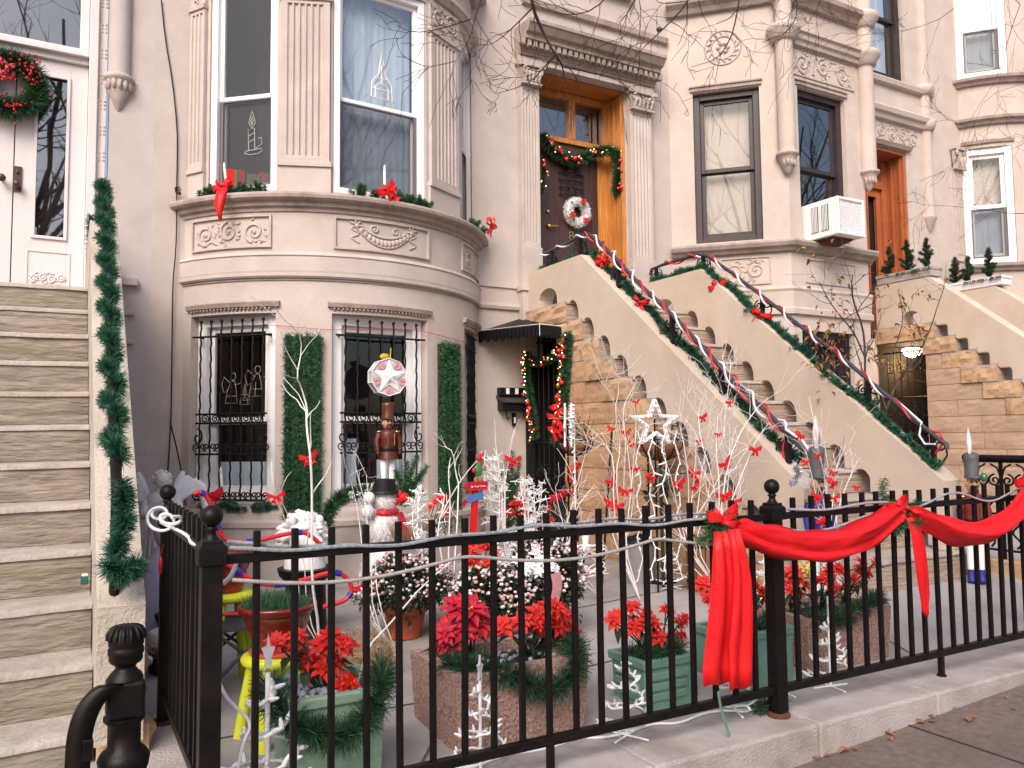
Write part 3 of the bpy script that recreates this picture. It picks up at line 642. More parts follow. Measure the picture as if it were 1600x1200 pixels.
# lit wire ornaments hung inside the upper panes, and parcels behind the left one
def wire_ornament(label, a, R, z, s, kind):
    c = V(cyl_fn(BX,BY,R)(a,z,0)); t = (V(cyl_fn(BX,BY,R)(a+2,z,0))-V(cyl_fn(BX,BY,R)(a-2,z,0))).normalized(); mb = MB(); Q = lambda x, y: c+t*x*s+V((0,0,y*s))
    if kind == 'candle':
        L = [[(-.35,-1),(-.1,-1.08),(.3,-1.05),(.55,-.9)],[(-.35,-1),(-.3,-.9),(.5,-.82)],[(-.15,-.88),(-.18,.1),(.12,.15),(.15,-.84)],[(-.15,-.5),(.15,-.35)],[(-.16,-.2),(.14,-.05)],[(0,.15),(-.16,.4),(-.1,.65),(0,.95),(.1,.65),(.16,.4),(0,.15)],[(0,.3),(-.06,.5),(0,.7),(.06,.5),(0,.3)],[(.2,-.8),(.5,-.6),(.45,-.3),(.3,-.35)]]
    else: L = [[(-.5,-1),(-.45,-.3),(-.15,.05),(-.1,.5),(.1,.5),(.15,.05),(.45,-.3),(.5,-1),(-.5,-1)],[(-.1,.5),(0,1),(.1,.5)],[(-.3,-1),(-.3,-.5),(0,-.3),(.3,-.5),(.3,-1)],[(-.2,-.1),(.2,-.1)],[(-.45,-.6),(.45,-.6)],[(0,.5),(0,-.3)]]
    if kind == 'angel': L = [[(-.5,-1),(-.35,-.2),(-.1,.25),(.1,.25),(.2,-.2),(.3,-1),(-.5,-1)],[(.0,.25),(-.18,.45),(-.1,.7),(.12,.7),(.18,.45),(.0,.25)],[(-.15,.1),(-.6,.5),(-.75,.1),(-.6,-.4),(-.3,-.2)],[(.1,.05),(.45,.1),(.5,.3)],[(-.4,-.6),(.25,-.6)],[(-.1,-.2),(-.15,-1)]]
    for l in L: mb.tube([Q(*p) for p in l], s*(.018 if kind == 'angel' else .024), 5)
    from_ = tuple(c); return from_, mb
for lb, a, z, s_, k in (('white candle shaped wire ornament inside the upper left bay window', -39.5, P(388,200,Y=7.0).z, .19, 'candle'), ('white tree shaped wire ornament inside the upper middle bay window', 5.5, P(590,110,Y=6.65).z, .21, 'tree'),
      ('white angel shaped wire outline at the left inside the lower left barred window', -45.5, P(345,600,Y=7.0).z, .15, 'angel'), ('small white wire outline in the middle of the lower left barred window', -41, P(375,605,Y=7.0).z-.05, .09, 'tree'), ('white angel shaped wire outline at the right inside the lower left barred window', -36.5, P(415,590,Y=6.9).z, .15, 'angel')):
    at_, mb = wire_ornament(lb, a, 1.455, z, s_, k); tag(mb.build('window_ornament', M['tread'] if s_ < .18 else M['candle'], off=at_), lb, 'ornament', 'wire ornaments in the bay windows')
mb = MB(); c = V(cyl_fn(BX,BY,1.36)(-42,0,0))
for dx, w_, h_, m_ in ((-.13,.07,.15,0), (.02,.06,.13,1), (.13,.06,.16,0)):
    mb.obox(c+V((dx, 0, 3.44+h_/2)), (w_,0,0), (0,.05,0), (0,0,h_/2), m_); mb.obox(c+V((dx, -.003, 3.44+h_/2)), (.012,0,0), (0,.05,0), (0,0,h_/2+.002), 1-m_)
tag(mb.build('gift_parcels', [M['red'], mat('gift_green', (.03,.22,.07), .5, .1, 9)], off=tuple(c+V((0,0,3.44)))), 'red and green gift parcels standing inside the upper left bay window', 'gifts')

# ================================================================ house C (angled bay, brown windows)
hC = thing('row_house', 'cream row house with an angular bay of dark framed windows and a red wood door', 'house', (8,7.4,0)); OC = (8,7.4,0)
def C_(mb, n, m, p=None, **k): return mb.build(n, m, p or hC, off=OC, **k)
def rebase(root, off, names=('window','pane','room_interior','curtain','roller_shade','window_grille','screen_frame','insect_screen')):
    for o in root.children_recursive:
        if o.name.split('.')[0] in names and not o.get('_rb'): o.data.transform(Matrix.Translation((-off[0],-off[1],-off[2])))
pA, pB, pC, pD = (6.33,7.4), (7.28,6.45), (8.62,6.45), (9.57,7.4)
fl = flat_fn(pA, pB); ff = flat_fn(pB, pC); fr_ = flat_fn(pC, pD)
q2 = math.sqrt(2)
ul0, ul1 = (P(1082,147,Y=7.2).x-6.33)*q2, (7.07-6.33)*q2
ul0 = (6.53-6.33)*q2
wlB, wlT = 3.53, 5.36
mb = MB(); wallgrid(mb, fl, [0, .95*q2], [0,8], [(ul0,ul1,wlB,wlT)], .16)
wallgrid(mb, ff, [0,1.34], [0,8], [(.19,1.02,3.55,5.36),(.14,1.02,1.0,2.46)], .16); wallgrid(mb, fr_, [0,.95*q2], [0,8])
C_(mb, 'bay_wall', M['limeC'])
window(hC, fl(ul0,0,.09)[:2], fl(ul1,0,.09)[:2], wlB, wlT, M['darkframe'], .075, 4.42, .05, 'glass', [(0,1,0,1,'shade')])
window(hC, ff(.19,0,.09)[:2], ff(1.02,0,.09)[:2], 3.55, 5.36, M['darkframe'], .08, 4.42, .05, 'glassSky', None)
window(hC, ff(.14,0,.09)[:2], ff(1.02,0,.09)[:2], 1.0, 2.46, M['darkframe'], .07, 1.75, .05, 'glass', None)
mb = MB()
for i in range(9): mb.tube([ff(.2+i*.095, 1.0, .03), ff(.2+i*.095, 2.44, .03)], .009, 5)
for z in (1.1, 1.7, 2.3): mb.tube([ff(.15, z, .03), ff(1.01, z, .03)], .009, 5)
C_(mb, 'window_guard', M['ironB'])
path = [pA, pB, pC, pD]
def Cm(name, prof, mt, bevel=0):
    mb = MB(); sweep(mb, path, prof); C_(mb, name, mt, bevel=bevel)
Cm('sill_ledge', [(-.02,3.36),(.05,3.37),(.07,3.40),(.11,3.42),(.13,3.46),(.12,3.485),(.02,3.51),(-.02,3.51)], M['moulding'])
Cm('belt_course', [(-.02,2.63),(.04,2.64),(.045,2.70),(.02,2.72),(.03,2.90),(.045,2.93),(.03,2.96),(-.02,2.97)], M['limeC'])
Cm('upper_ledge', [(-.02,6.32),(.06,6.33),(.09,6.38),(.15,6.42),(.16,6.47),(.05,6.5),(-.02,6.5)], M['moulding'])
mb = MB(); sweep(mb, [fl(.95*q2-.09,0,0)[:2], pB, pC, fr_(.1,0,0)[:2]], [(-.02,5.83),(.05,5.84),(.06,5.88),(.09,5.90),(.10,5.95),(.13,5.97),(.13,6.0),(.03,6.03),(-.02,6.03)]); C_(mb, 'belt_course', M['limeC'])
for f, u0, u1 in ((fl,ul0,ul1),(ff,.19,1.02)):
    mb = MB(); fbox(mb, f, u0-.03, u1+.03, wlT+.015, wlT+.045, -.022, 0)
    k = int((u1-u0)/.03)
    for i in range(k): fbox(mb, f, u0+.03*i+.004, u0+.03*i+.024, wlT+.046, wlT+.062, -.02, 0)
    fbox(mb, f, u0-.04, u1+.04, wlT+.063, wlT+.08, -.032, 0)
    C_(mb, 'window_head_moulding', M['moulding'])
mb = MB(); c = P(1130,75,Y=7).x; cu, cz_ = (6.79-6.33)*q2, 5.88
for k in range(2): mb.tube([fl(cu+(.21-.07*k)*cos(t*.2618), cz_+(.21-.07*k)*sin(t*.2618), -.002) for t in range(24)], .011, 5, closed=True)
for t in range(16): q = t*2*pi/16; mb.tube([fl(cu+.15*cos(q),cz_+.15*sin(q),0), fl(cu+.19*cos(q+.15),cz_+.19*sin(q+.15),-.01)], [.016,.006], 5)
for t in range(6): q = t*2*pi/6; mb.ball(fl(cu+.055*cos(q), cz_+.055*sin(q), 0), (.03,.03,.03), 6)
C_(mb, 'carved_rosette', M['carve'])
mb = MB(); relief(mb, ff, .12, 1.18, 5.52, 5.80, .013, 1, 8, 3); ring(mb, ff, .1, 1.2, 5.49, 5.83, .014, -.014, 0); C_(mb, 'carved_panel', M['carve'])
mb = MB(); ring(mb, fl, .55, 1.12, 3.0, 3.33, .018, -.016, 0); relief(mb, fl, .6, 1.07, 3.03, 3.30, .011, 1, 5, 2); C_(mb, 'carved_panel', M['carve'])
mb = MB(); ring(mb, ff, .22, 1.1, 3.02, 3.31, .018, -.016, 0); C_(mb, 'panel_frame', M['limeC'])
for x, y in (pB, pC):
    nx_ = -.04 if x < 8 else .04
    mb = MB(); mb.lathe([(.10,4.50),(.10,8)], (x+nx_,y-.03,0), 18)
    for z in (5.84, 6.33): mb.lathe([(.10,z-.02),(.14,z),(.15,z+.05),(.18,z+.09),(.20,z+.14),(.17,z+.17),(.10,z+.19)], (x+nx_,y-.03,0), 18)
    C_(mb, 'colonnette', M['limeC'])
    mb = MB(); mb.lathe([(.005,4.25),(.035,4.28),(.07,4.36),(.095,4.42),(.11,4.46),(.13,4.47),(.13,4.50),(.10,4.51)], (x+nx_,y-.03,0), 18)
    for i in range(6): mb.ball((x+nx_+.08*sin(-1.3+i*.52), y-.03-.08*cos(-1.3+i*.52), 4.38), (.02,.016,.045), 6)
    C_(mb, 'pendant', M['carve'])
# wall and door of house C
cx0, cx1 = 9.80, P(1416,250,Y=7.4).x
lzC = P(1400,235,Y=7.4).z
mb = MB(); wallgrid(mb, fW, [9.57, 12.3], [0, 9], [(cx0,cx1,2.6,lzC),(9.95,10.9,6.5,8.4)], .36); C_(mb, 'wall', M['limeC'])
fw2 = flat_fn((0,7.49),(1,7.49))
window(hC, (9.95,7.49), (10.9,7.49), 6.5, 8.4, M['darkframe'], .08, 7.45, .05, 'glassSky', [(0,1,0,1,'sheer')])
def Cs(name, x0, x1, prof, mt):
    mb = MB(); sweep(mb, [(x0,7.4),(x1,7.4)], prof); C_(mb, name, mt)
z1 = P(1400,185,Y=7.4).z
Cs('cornice', 9.57, 11.42, [(-.01,z1-.09),(.06,z1-.08),(.08,z1-.02),(.12,z1),(.14,z1+.06),(.12,z1+.09),(-.01,z1+.12)], M['limeC'])
Cs('string_course', 9.57, 11.5, [(-.01,6.36),(.07,6.37),(.09,6.43),(.06,6.46),(-.01,6.47)], M['limeC'])
Cs('lintel_moulding', cx0-.1, cx1+.06, [(-.01,lzC+.01),(.05,lzC+.015),(.08,lzC+.07),(.03,lzC+.09),(-.01,lzC+.09)], M['moulding'])
mb = MB(); relief(mb, fW, 9.95, 11.15, lzC+.12, z1-.12, .012, 1, 14, 5); C_(mb, 'carved_frieze', M['carve'])
px_ = P(1452,300,Y=7.37).x; pz_ = P(1452,338,Y=7.37).z
mb = MB(); mb.lathe([(.09,pz_),(.09,8.8)], (px_,7.4,0), 16)
for z in (z1-.08, 6.38): mb.lathe([(.09,z-.02),(.13,z),(.16,z+.08),(.15,z+.13),(.09,z+.16)], (px_,7.4,0), 16)
C_(mb, 'colonnette', M['limeC'])
mb = MB(); mb.lathe([(.005,pz_-.24),(.04,pz_-.2),(.09,pz_-.08),(.12,pz_-.03),(.12,pz_),(.09,pz_+.01)], (px_,7.4,0), 16); C_(mb, 'pendant', M['carve'])
fd = flat_fn((0,7.76),(1,7.76)); tz0, tz1 = P(1390,290,Y=7.76).z, P(1390,262,Y=7.76).z; LC = 2.72
mb = MB()
mb.box(cx1-.05, 7.41, LC, cx1-.003, 7.8, lzC-.003); mb.box(cx0+.003, 7.41, LC, cx0+.05, 7.8, lzC-.003); mb.box(cx0+.05, 7.41, lzC-.05, cx1-.05, 7.8, lzC-.003)
for y in (7.46, 7.6): mb.box(cx1-.07, y, LC, cx1-.051, y+.04, lzC-.05)
fbox(mb, fd, cx1-.15, cx1-.051, LC, lzC-.05, -.05, .04); fbox(mb, fd, cx0+.05, cx0+.15, LC, lzC-.05, -.05, .04)
fbox(mb, fd, cx0+.15, cx1-.15, tz0-.12, tz0, -.06, .04); fbox(mb, fd, cx0+.15, cx1-.15, tz1, lzC-.05, -.04, .04)
cf = C_(mb, 'door_frame', M['redwood'], bevel=.006)
mb = MB(); mb.add([fd(cx0+.15,tz0,.02), fd(cx1-.15,tz0,.02), fd(cx1-.15,tz1,.02), fd(cx0+.15,tz1,.02)], [(0,1,2,3)]); C_(mb, 'transom_pane', M['glassSky'], cf)
mb = MB(); mb.box(cx0, 7.82, LC, cx1, 8.4, lzC); C_(mb, 'hall_interior', M['void'])
xm2 = (cx0+cx1)/2-.05
for a, b in ((cx0+.15, xm2-.003), (xm2+.003, cx1-.151)):
    mb = MB(); ring(mb, fd, a, b, LC, tz0-.123, .11, -.01, .03, 0, .6); ring(mb, fd, a+.1, b-.1, LC+.62, tz0-.22, .02, -.025, -.011); d = C_(mb, 'door', M['redwood'], bevel=.004)
    mb = MB(); mb.add([fd(a+.11,LC+.6,.012), fd(b-.11,LC+.6,.012), fd(b-.11,tz0-.23,.012), fd(a+.11,tz0-.23,.012)], [(0,1,2,3)]); C_(mb, 'pane', M['glassSky'], d)
    mb = MB(); mb.add([fd(a+.11,LC+.6,.03), fd(b-.11,LC+.6,.03), fd(b-.11,tz0-.23,.03), fd(a+.11,tz0-.23,.03)], [(0,1,2,3)]); C_(mb, 'curtain', M['sheer'], d)
rebase(hC, OC)

# ================================================================ house D (far right, white windows)
hD = thing('row_house', 'pale row house at the right edge with tall white sash windows in a curved bay', 'house', (13.6,7.4,0)); OD = (13.6,7.4,0)
def D_(mb, n, m, p=None, **k): return mb.build(n, m, p or hD, off=OD, **k)
DXc = 13.6; fD = cyl_fn(DXc, 8.19, 1.6); dw = [(-63.2,-35),(-20,14)]
mb = MB(); wallgrid(mb, fD, [-61,60], [0,9.5], [(a if a > -60 else -60.9,b,3.85,5.68) for a,b in dw]+[(-60.5 if a<-50 else a,b,6.80,8.7) for a,b in dw], .14, maxu=3); wallgrid(mb, fW, [12.3,13.0], [0,9.5]); wallgrid(mb, fW, [14.9,20], [0,9.5]); D_(mb, 'bay_wall', M['limeD'])
def chD(a, b, R): return (DXc+R*sin(R_(a)), 8.19-R*cos(R_(a))), (DXc+R*sin(R_(b)), 8.19-R*cos(R_(b)))
for i, (a, b) in enumerate(dw):
    a2 = max(a, -60.5)
    window(hD, *chD(a2,b,1.565), 3.85, 5.68, M['white'], .10, 4.75, .06, 'glass', [(0,1,.0,.5,'sheer'),(0,1,.5,1,'shade')], screen=True)
    window(hD, *chD(a2,b,1.565), 6.80, 8.7, M['white'], .10, 7.6, .06, 'glass', [(0,1,.06,.42,'sheer'),(0,1,.42,1,'shade')], screen=True)
for nm, z, mt in (('sill_ledge',3.72,'moulding'), ('belt_course',6.02,'moulding'), ('sill_ledge',6.66,'moulding')):
    mb = MB(); sweep(mb, arc(DXc,8.19,1.6,-66,60,3), [(-.02,z),(.05,z+.01),(.07,z+.05),(.12,z+.07),(.13,z+.11),(.03,z+.14),(-.02,z+.14)]); D_(mb, nm, M[mt])
mb = MB(); sweep(mb, arc(DXc,8.19,1.6,-60,-34,3), [(-.01,5.73),(.03,5.74),(.04,5.78),(.02,5.8),(-.01,5.8)]); D_(mb, 'window_head_moulding', M['moulding'])
mb = MB(); fbox(mb, fW, 11.95, 12.18, 3.9, 5.35, -.03, 0); capital(mb, 11.95, 12.18, 7.37, 5.35, 5.68)
for i in range(4): fbox(mb, fW, 11.975+i*.05, 12.0+i*.05, 4.0, 5.25, -.045, -.031)
D_(mb, 'pilaster', M['limeD'])
rebase(hD, OD)

# ================================================================ stoops
def rockface(mb, O, a, b, na, nb, amp, nrm, m=0, seed=0, inset=.012, layered=False):
    """rough face: corner O, edge vectors a, b, bulging along nrm"""
    g = random.Random(seed); O, a, b, nrm = V(O), V(a), V(b), V(nrm); vs = []; lay = [g.uniform(-.6,1) for _ in range(nb+1)]
    for j in range(nb+1):
        for i in range(na+1):
            e = min(i, na-i, j, nb-j); h = -inset*.6 if e == 0 else (lay[j]+g.uniform(-.25,.25))*amp if layered else g.uniform(-.3,1)*amp
            vs.append(O+a*(i/na)+b*(j/nb)+nrm*h)
    mb.add(vs, [(j*(na+1)+i, j*(na+1)+i+1, (j+1)*(na+1)+i+1, (j+1)*(na+1)+i) for j in range(nb) for i in range(na)], m, layered)
def step(par, off, x0, x1, yn, yb, z0, z1, seed, mt, amp=.006, ends=True):
    mb = MB(); mb.box(x0+.004, yn+.006, z0, x1, yb, z1-.03, 0)
    g = random.Random(seed)
    # tread with a slightly worn nosing
    n = 12; vs = []
    for i in range(n+1):
        x = x0+(x1-x0)*i/n; sag = -.008*math.sin(pi*i/n)+g.uniform(-.002,.002)
        vs += [(x,yn-.012+g.uniform(-.003,.003),z1-.03+sag), (x,yn-.010,z1-.008+sag), (x,yn+.01,z1+sag), (x,yb,z1+sag*.4)]
    fs = []
    for i in range(n):
        for k in range(3): fs.append((i*4+k, (i+1)*4+k, (i+1)*4+k+1, i*4+k+1))
    mb.add(vs, fs, 1, True)
    mb.add([vs[0],vs[1],vs[2],vs[3],(x0,yb,z1-.03)], [(0,1,2,3,4)], 1)
    mb.box(x0, yn-.002, z1-.032, x1, yb, z1-.03, 1)
    rockface(mb, (x0,yn,z0), (x1-x0,0,0), (0,0,z1-z0-.03), 22, 8, amp, (0,-1,0), 0, seed, .006, True)
    if ends: rockface(mb, (x0,yb,z0), (0,yn-yb,0), (0,0,z1-z0), 7, 4, .02, (-1,0,0), 2, seed+5, .004)
    return mb.build('step', mt, par, off=off)

def cheek_poly(noses, zt, ya, zf, yf, yr, zr_bottom, arch, first_arch, z_end, aw=.165, ah=.20):
    """side outline of a cheek wall in (y, z); noses=[(y,z)..] top to bottom"""
    top = [(yr, zt), (ya, zt), (yf, zf), (yf, z_end)]
    bot = []   # from the front foot back up to the rear
    ns = noses
    for k in range(len(ns)-1, -1, -1):
        y, z = ns[k]
        if y < yf-.02: continue
        yb = ns[k-1][0] if k else yr        # tread runs from y (nose) back to the riser above
        bot.append((max(y, yf+.001), z))
        if k == 0:
            if first_arch:
                c0, c1 = first_arch
                bot += [(c0, z)]+[(c0+(c1-c0)*(.5-.5*cos(t*pi/10)), z+.19*sin(t*pi/10)**.6) for t in range(1, 10)]+[(c1, z)]
            bot.append((yr, z))
        else:
            e = yb
            if arch == 'round': bot += [(e-aw, z), (e-aw+.004, z+ah*.45), (e-aw*.85, z+ah*.72), (e-aw*.68, z+ah*.90), (e-aw*.45, z+ah), (e-aw*.22, z+ah*.99), (e-.004, z+ah*.9), (e, z+ah*.86)]
            else: bot += [(e-aw, z), (e-aw, z+ah*.7), (e-aw*.85, z+ah*.82), (e-.001, z+ah*.82)]
            bot.append((e, ns[k-1][1])) if 0 else None
    return top+bot

def stoop(name, label, loc, x0, x1, xi, xo, noses, rise, mats, cheek_mat, zt, ya, zf, yf, z_end, arch, first_arch, yr=7.39, side=True, open_y=6.62, base=None, left=True, amp=.006, seed=0, aw=.165, ah=.2):
    """x0 outer left, x1 inner left, xi inner right, xo outer right"""
    t = thing(name, label, 'stoop', loc); off = loc; g = random.Random(seed)
    n = len(noses)
    for k, (y, z) in enumerate(noses):
        yb = noses[k-1][0]+.05 if k else yr
        if k and side: yb = y+.46 if y+.46 < yr else yr
        z0 = z-rise if not base or k < n-1 else base
        xa = x0+.012*((k%3)-1)-.02 if side else x0
        if k == 0 and side: # landing slab
            step(t, off, xa, xo, y, yr, z0, z, seed+k, mats, amp)
        else: step(t, off, xa, xo if side else xi, y, min(yb, yr), z0+.001, z, seed+k, mats, amp)
    if side:   # ashlar side wall under the steps, left face, and the right face
        for xf, sx in ((x0, -1), (xo, 1)):
            mb = MB(); zb = base or 0
            mb.box(*((xf+.02, xf+.2) if sx < 0 else (xf-.2, xf-.02))[:1], noses[-1][0]+.4, -.1, ((xf+.02, xf+.2) if sx < 0 else (xf-.2, xf-.02))[1], open_y-.002, .3) 
            for k in range(1, n):
                y, z = noses[k]; za, zc = z-rise, z; y0 = y+.465
                # course that sits behind step k
                yy = y0; first = True
                while yy < open_y-.05:
                    L = g.uniform(.36,.66) if x0 < 8 else g.uniform(.55,.95); ye = min(open_y, yy+L)
                    if open_y-ye < .15: ye = open_y
                    o = g.uniform(-.004,.004); xx = xf+o if sx < 0 else xf+o
                    xb = xf+.16*(-sx) 
                    mb.box(min(xx,xb), yy+.003, za+.003, max(xx,xb), ye-.003, zc-.003)
                    if sx < 0: rockface(mb, (xx-.001,ye-.003,za+.003), (0,-(ye-yy-.006),0), (0,0,rise-.006), 6, 4, .010, (-1,0,0), 0, int(yy*100)+k, .003)
                    yy = ye
                mb.box(xf+.03 if sx < 0 else xf-.15, y0, za, xf+.15 if sx < 0 else xf-.03, open_y-.004, zc, 1)
            mb.build('side_wall', [M['ashlar'] if x0 < 8 else M['ashlarC'], M['moulding']], t, off=off)
        # lowest courses to the ground
        mb = MB(); zb = noses[-1][1]-rise
        if zb > .0: mb.box(x0+.01, noses[-1][0]+.3, -.1, xo-.01, open_y, zb)
        mb.build('foundation', M['ashlar'], t, off=off)
    for (a, b, show) in ((x0, x1, left), (xi, xo, True)):
        if not show: continue
        poly = cheek_poly(noses, zt, ya, zf, yf, yr, 0, arch, first_arch, z_end, aw, ah)
        mb = MB(); mb.prism(poly, lambda p, q: (q, p[0], p[1]), a, b)
        mb.build('cheek_wall', cheek_mat, t, off=off, bevel=.012)
    return t
SX0, SX1, SXI, SXO = 4.26, 4.43, 5.75, 5.95
nB = [(6.51-.25*k, 2.57-.2*k) for k in range(11)]+[(3.72, .385)]
stoopB = stoop('stoop', 'brownstone steps between two cream cheek walls pierced by scalloped openings', (5.1,5.3,0), SX0, SX1, SXI, SXO, nB, .2,
      [M['brown'], M['tread'], M['ashlarB']], M['stucco'], 2.985, 6.30, .90, 3.735, .386, 'round', (6.72, 7.08), base=-.1)
nC = [(6.5-.262*k, 2.72-.208*k) for k in range(13)]
stoopC = stoop('stoop', 'tan stone steps with square notched cheek walls in front of the red wood door', (11,5,0), 10.0, 10.2, 11.5, 11.7, nC, .208,
      [M['brown'], M['tread'], M['ashlarB']], M['stucco'], 3.34, 6.57, .9, 3.55, .2, 'square', (6.72, 7.0), base=-.1, seed=40, open_y=6.67, aw=.15, ah=.19)
nA = [(6.42-.2615*k, 2.35-.2*k) for k in range(13)]
stoopA = stoop('stoop', 'mossy layered sandstone steps with a single pale cheek wall at the left edge', (-.4,5,0), -1.6, -1.4, .13, .30, nA, .2,
      [M['moss'], M['tread'], M['ashlarB']], M['stuccoA'], 2.78, 6.2, .62, 3.50, .10, 'round', None, side=False, left=True, amp=.009, seed=80)
mb = MB(); g = random.Random(4)      # rough ends of the step stones on its right side
for k, (y, z) in enumerate(nA):
    mb.box(.14, y+.004, z-.196, .325, min(y+.44, 7.38), z-.004); rockface(mb, (.326,y+.004,z-.196), (0,.43,0), (0,0,.19), 7, 5, .035, (1,0,0), 0, 60+k, .012)
    y2 = y+.45; 
    if y2 < 7.3: mb.box(.14, y2, z-.196, .31, 7.38, z-.003)
mb.build('side_wall', M['ashlarB'], stoopA, off=(-.4,5,0))
# dark passage under the landing of stoop B and of stoop C
mb = MB(); mb.add([(4.27,6.62,.0),(4.27,7.39,.0),(5.6,7.39,.0),(5.6,6.62,.0),(4.27,6.62,2.36),(4.27,7.39,2.36),(5.6,7.39,2.36),(5.6,6.62,2.36)], [(4,5,6,7),(1,2,6,5),(2,3,7,6),(3,0,4,7),(0,1,2,3)])
mb.build('passage', M['void'], stoopB, off=(5.1,5.3,0))
mb = MB(); x = 4.36
for i in range(8): mb.tube([(x,6.66+i*.1,.1),(x,6.66+i*.1,2.3)], .009, 5)
for z in (.15,.6,1.2,2.25): mb.tube([(x,6.63,z),(x,7.38,z)], .012, 5)
mb.box(x-.01,6.63,.12,x+.01,7.38,.62)
fx = lambda u, z, d: (x-d, 7.38-u, z)
for i in range(4): mb.tube(spiral(fx, .12+i*.17, .9, .08, 1.4, pi/2, 1 if i%2 else -1, 1, .01), .008, 5)
mb.build('gate', M['ironB'], stoopB, off=(5.1,5.3,0))
amber = mat('amber_hall_wall', (.36,.20,.06), .8, .2, 3)
mb = MB(); mb.add([(10.02,6.67,.16),(10.02,7.39,.16),(11.5,7.39,.16),(11.5,6.67,.16),(10.02,6.67,2.5),(10.02,7.39,2.5),(11.5,7.39,2.5),(11.5,6.67,2.5)], [(4,5,6,7),(1,2,6,5),(3,0,4,7),(0,1,2,3)]); mb.add([(11.5,6.67,.16),(11.5,7.39,.16),(11.5,7.39,2.5),(11.5,6.67,2.5)], [(0,1,2,3)], 1)
mb.build('passage', [M['void'], M['void']], stoopC, off=(11,5,0))
x2 = 10.12; mb = MB(); fx = lambda u, z, d: (x2-d, 7.38-u, z)
for i in range(7): mb.tube([(x2,6.72+i*.1,.18),(x2,6.72+i*.1,2.4)], .008, 5)
mb.box(x2-.01,6.68,.18,x2+.01,7.38,.95)
for z in (.2,1.0,1.75,2.38): mb.tube([(x2,6.68,z),(x2,7.38,z)], .012, 5)
for i in range(4):
    for z in (1.2,1.55,2.15): mb.tube(spiral(fx, .1+i*.17, z, .075, 1.4, pi/2, 1 if i%2 else -1, 1, .01), .007, 5)
mb.build('gate', M['ironB'], stoopC, off=(11,5,0))
l = P(1395,551,X=10.5); ly, lz_ = l.y, l.z
t = thing('hall_lamp', 'lit glass ceiling lamp glowing in the dark passage below the right hand steps', 'lamp', (10.5, min(ly,7.2), lz_))
mb = MB(); mb.lathe([(.02,-.10),(.09,-.07),(.14,.0),(.12,.03)], (0,0,0), 14); mb.build('lamp_shade', emis('lamp_glow', (1,.82,.62), 9), t)
mb = MB(); mb.lathe([(.05,.03),(.05,.05),(.012,.06),(.012,2.5-lz_)], (0,0,0), 10); mb.build('lamp_stem', M['brass'], t)
pl = bpy.data.lights.new('hall_light', 'POINT'); pl.energy = 18; pl.color = (1,.62,.22); pl.shadow_soft_size = .1
po = bpy.data.objects.new('hall_light', pl); COL.objects.link(po); po.parent = t; po.location = (.0,-.0,-.2)

# ---------------------------------------------------------------- handrails of stoop B
def handrail(label, x, pts, posts, lx):
    t = thing('stoop_handrail', label, 'handrail', (x,5,0)); off = (x,5,0)
    pp = [V((x,q.y,q.z)) for q in (P(a,b,X=x) for a,b in pts)]
    mb = MB(); mb.tube(pp, .018, 8); mb.build('rail', M['railpaint'], t, off=off)
    def zat(y):
        for a, b in zip(pp, pp[1:]):
            if min(a.y,b.y) <= y <= max(a.y,b.y): return a.z+(b.z-a.z)*(y-a.y)/((b.y-a.y) or 1)
        return pp[-1].z
    for y in posts:
        zt = zat(y); zb = 2.985 if y > 6.3 else 2.985-(6.3-y)*.804
        mb = MB(); mb.box(x-.016, y-.016, zb-.02, x+.016, y+.016, zt)
        fx = lambda u, z, d: (x+d, y-u, z)
        for s in (-1, 1):
            mb.tube(spiral(fx, s*.055, zt-.085, .05, 1.5, pi/2, -s, 1, 0), .007, 5)
            mb.tube([fx(s*.105, zt-.09, 0), fx(s*.11, zt-.16, 0), fx(s*.07, zt-.22, 0), fx(s*.015, zt-.27, 0)], .007, 5)
        mb.build('baluster', M['ironB'], t, off=off)
    return t, pp
railL, rpL = handrail('black iron handrail on the left cheek wall of the middle steps', 4.345,
    [(848,397),(880,384),(905,369),(920,366),(934,376),(965,407),(998,443),(1039,481),(1073,516),(1108,553),(1134,583),(1168,617),(1200,646),(1230,676),(1256,703),(1268,716),(1266,724)],
    [6.95, 6.42, 5.82, 5.1, 4.55, 3.93], 0)
railR, rpR = handrail('black iron handrail on the right cheek wall of the middle steps', 5.85,
    [(1016,430),(1018,421),(1035,414),(1065,405),(1090,398),(1104,399),(1143,426),(1181,455),(1220,485),(1255,513),(1290,539),(1325,566),(1360,597),(1395,625),(1430,656),(1465,685),(1478,694),(1480,702)],
    [7.12, 6.35, 5.55, 4.9, 4.42, 3.87], 0)
for s in (railL, railR): pass

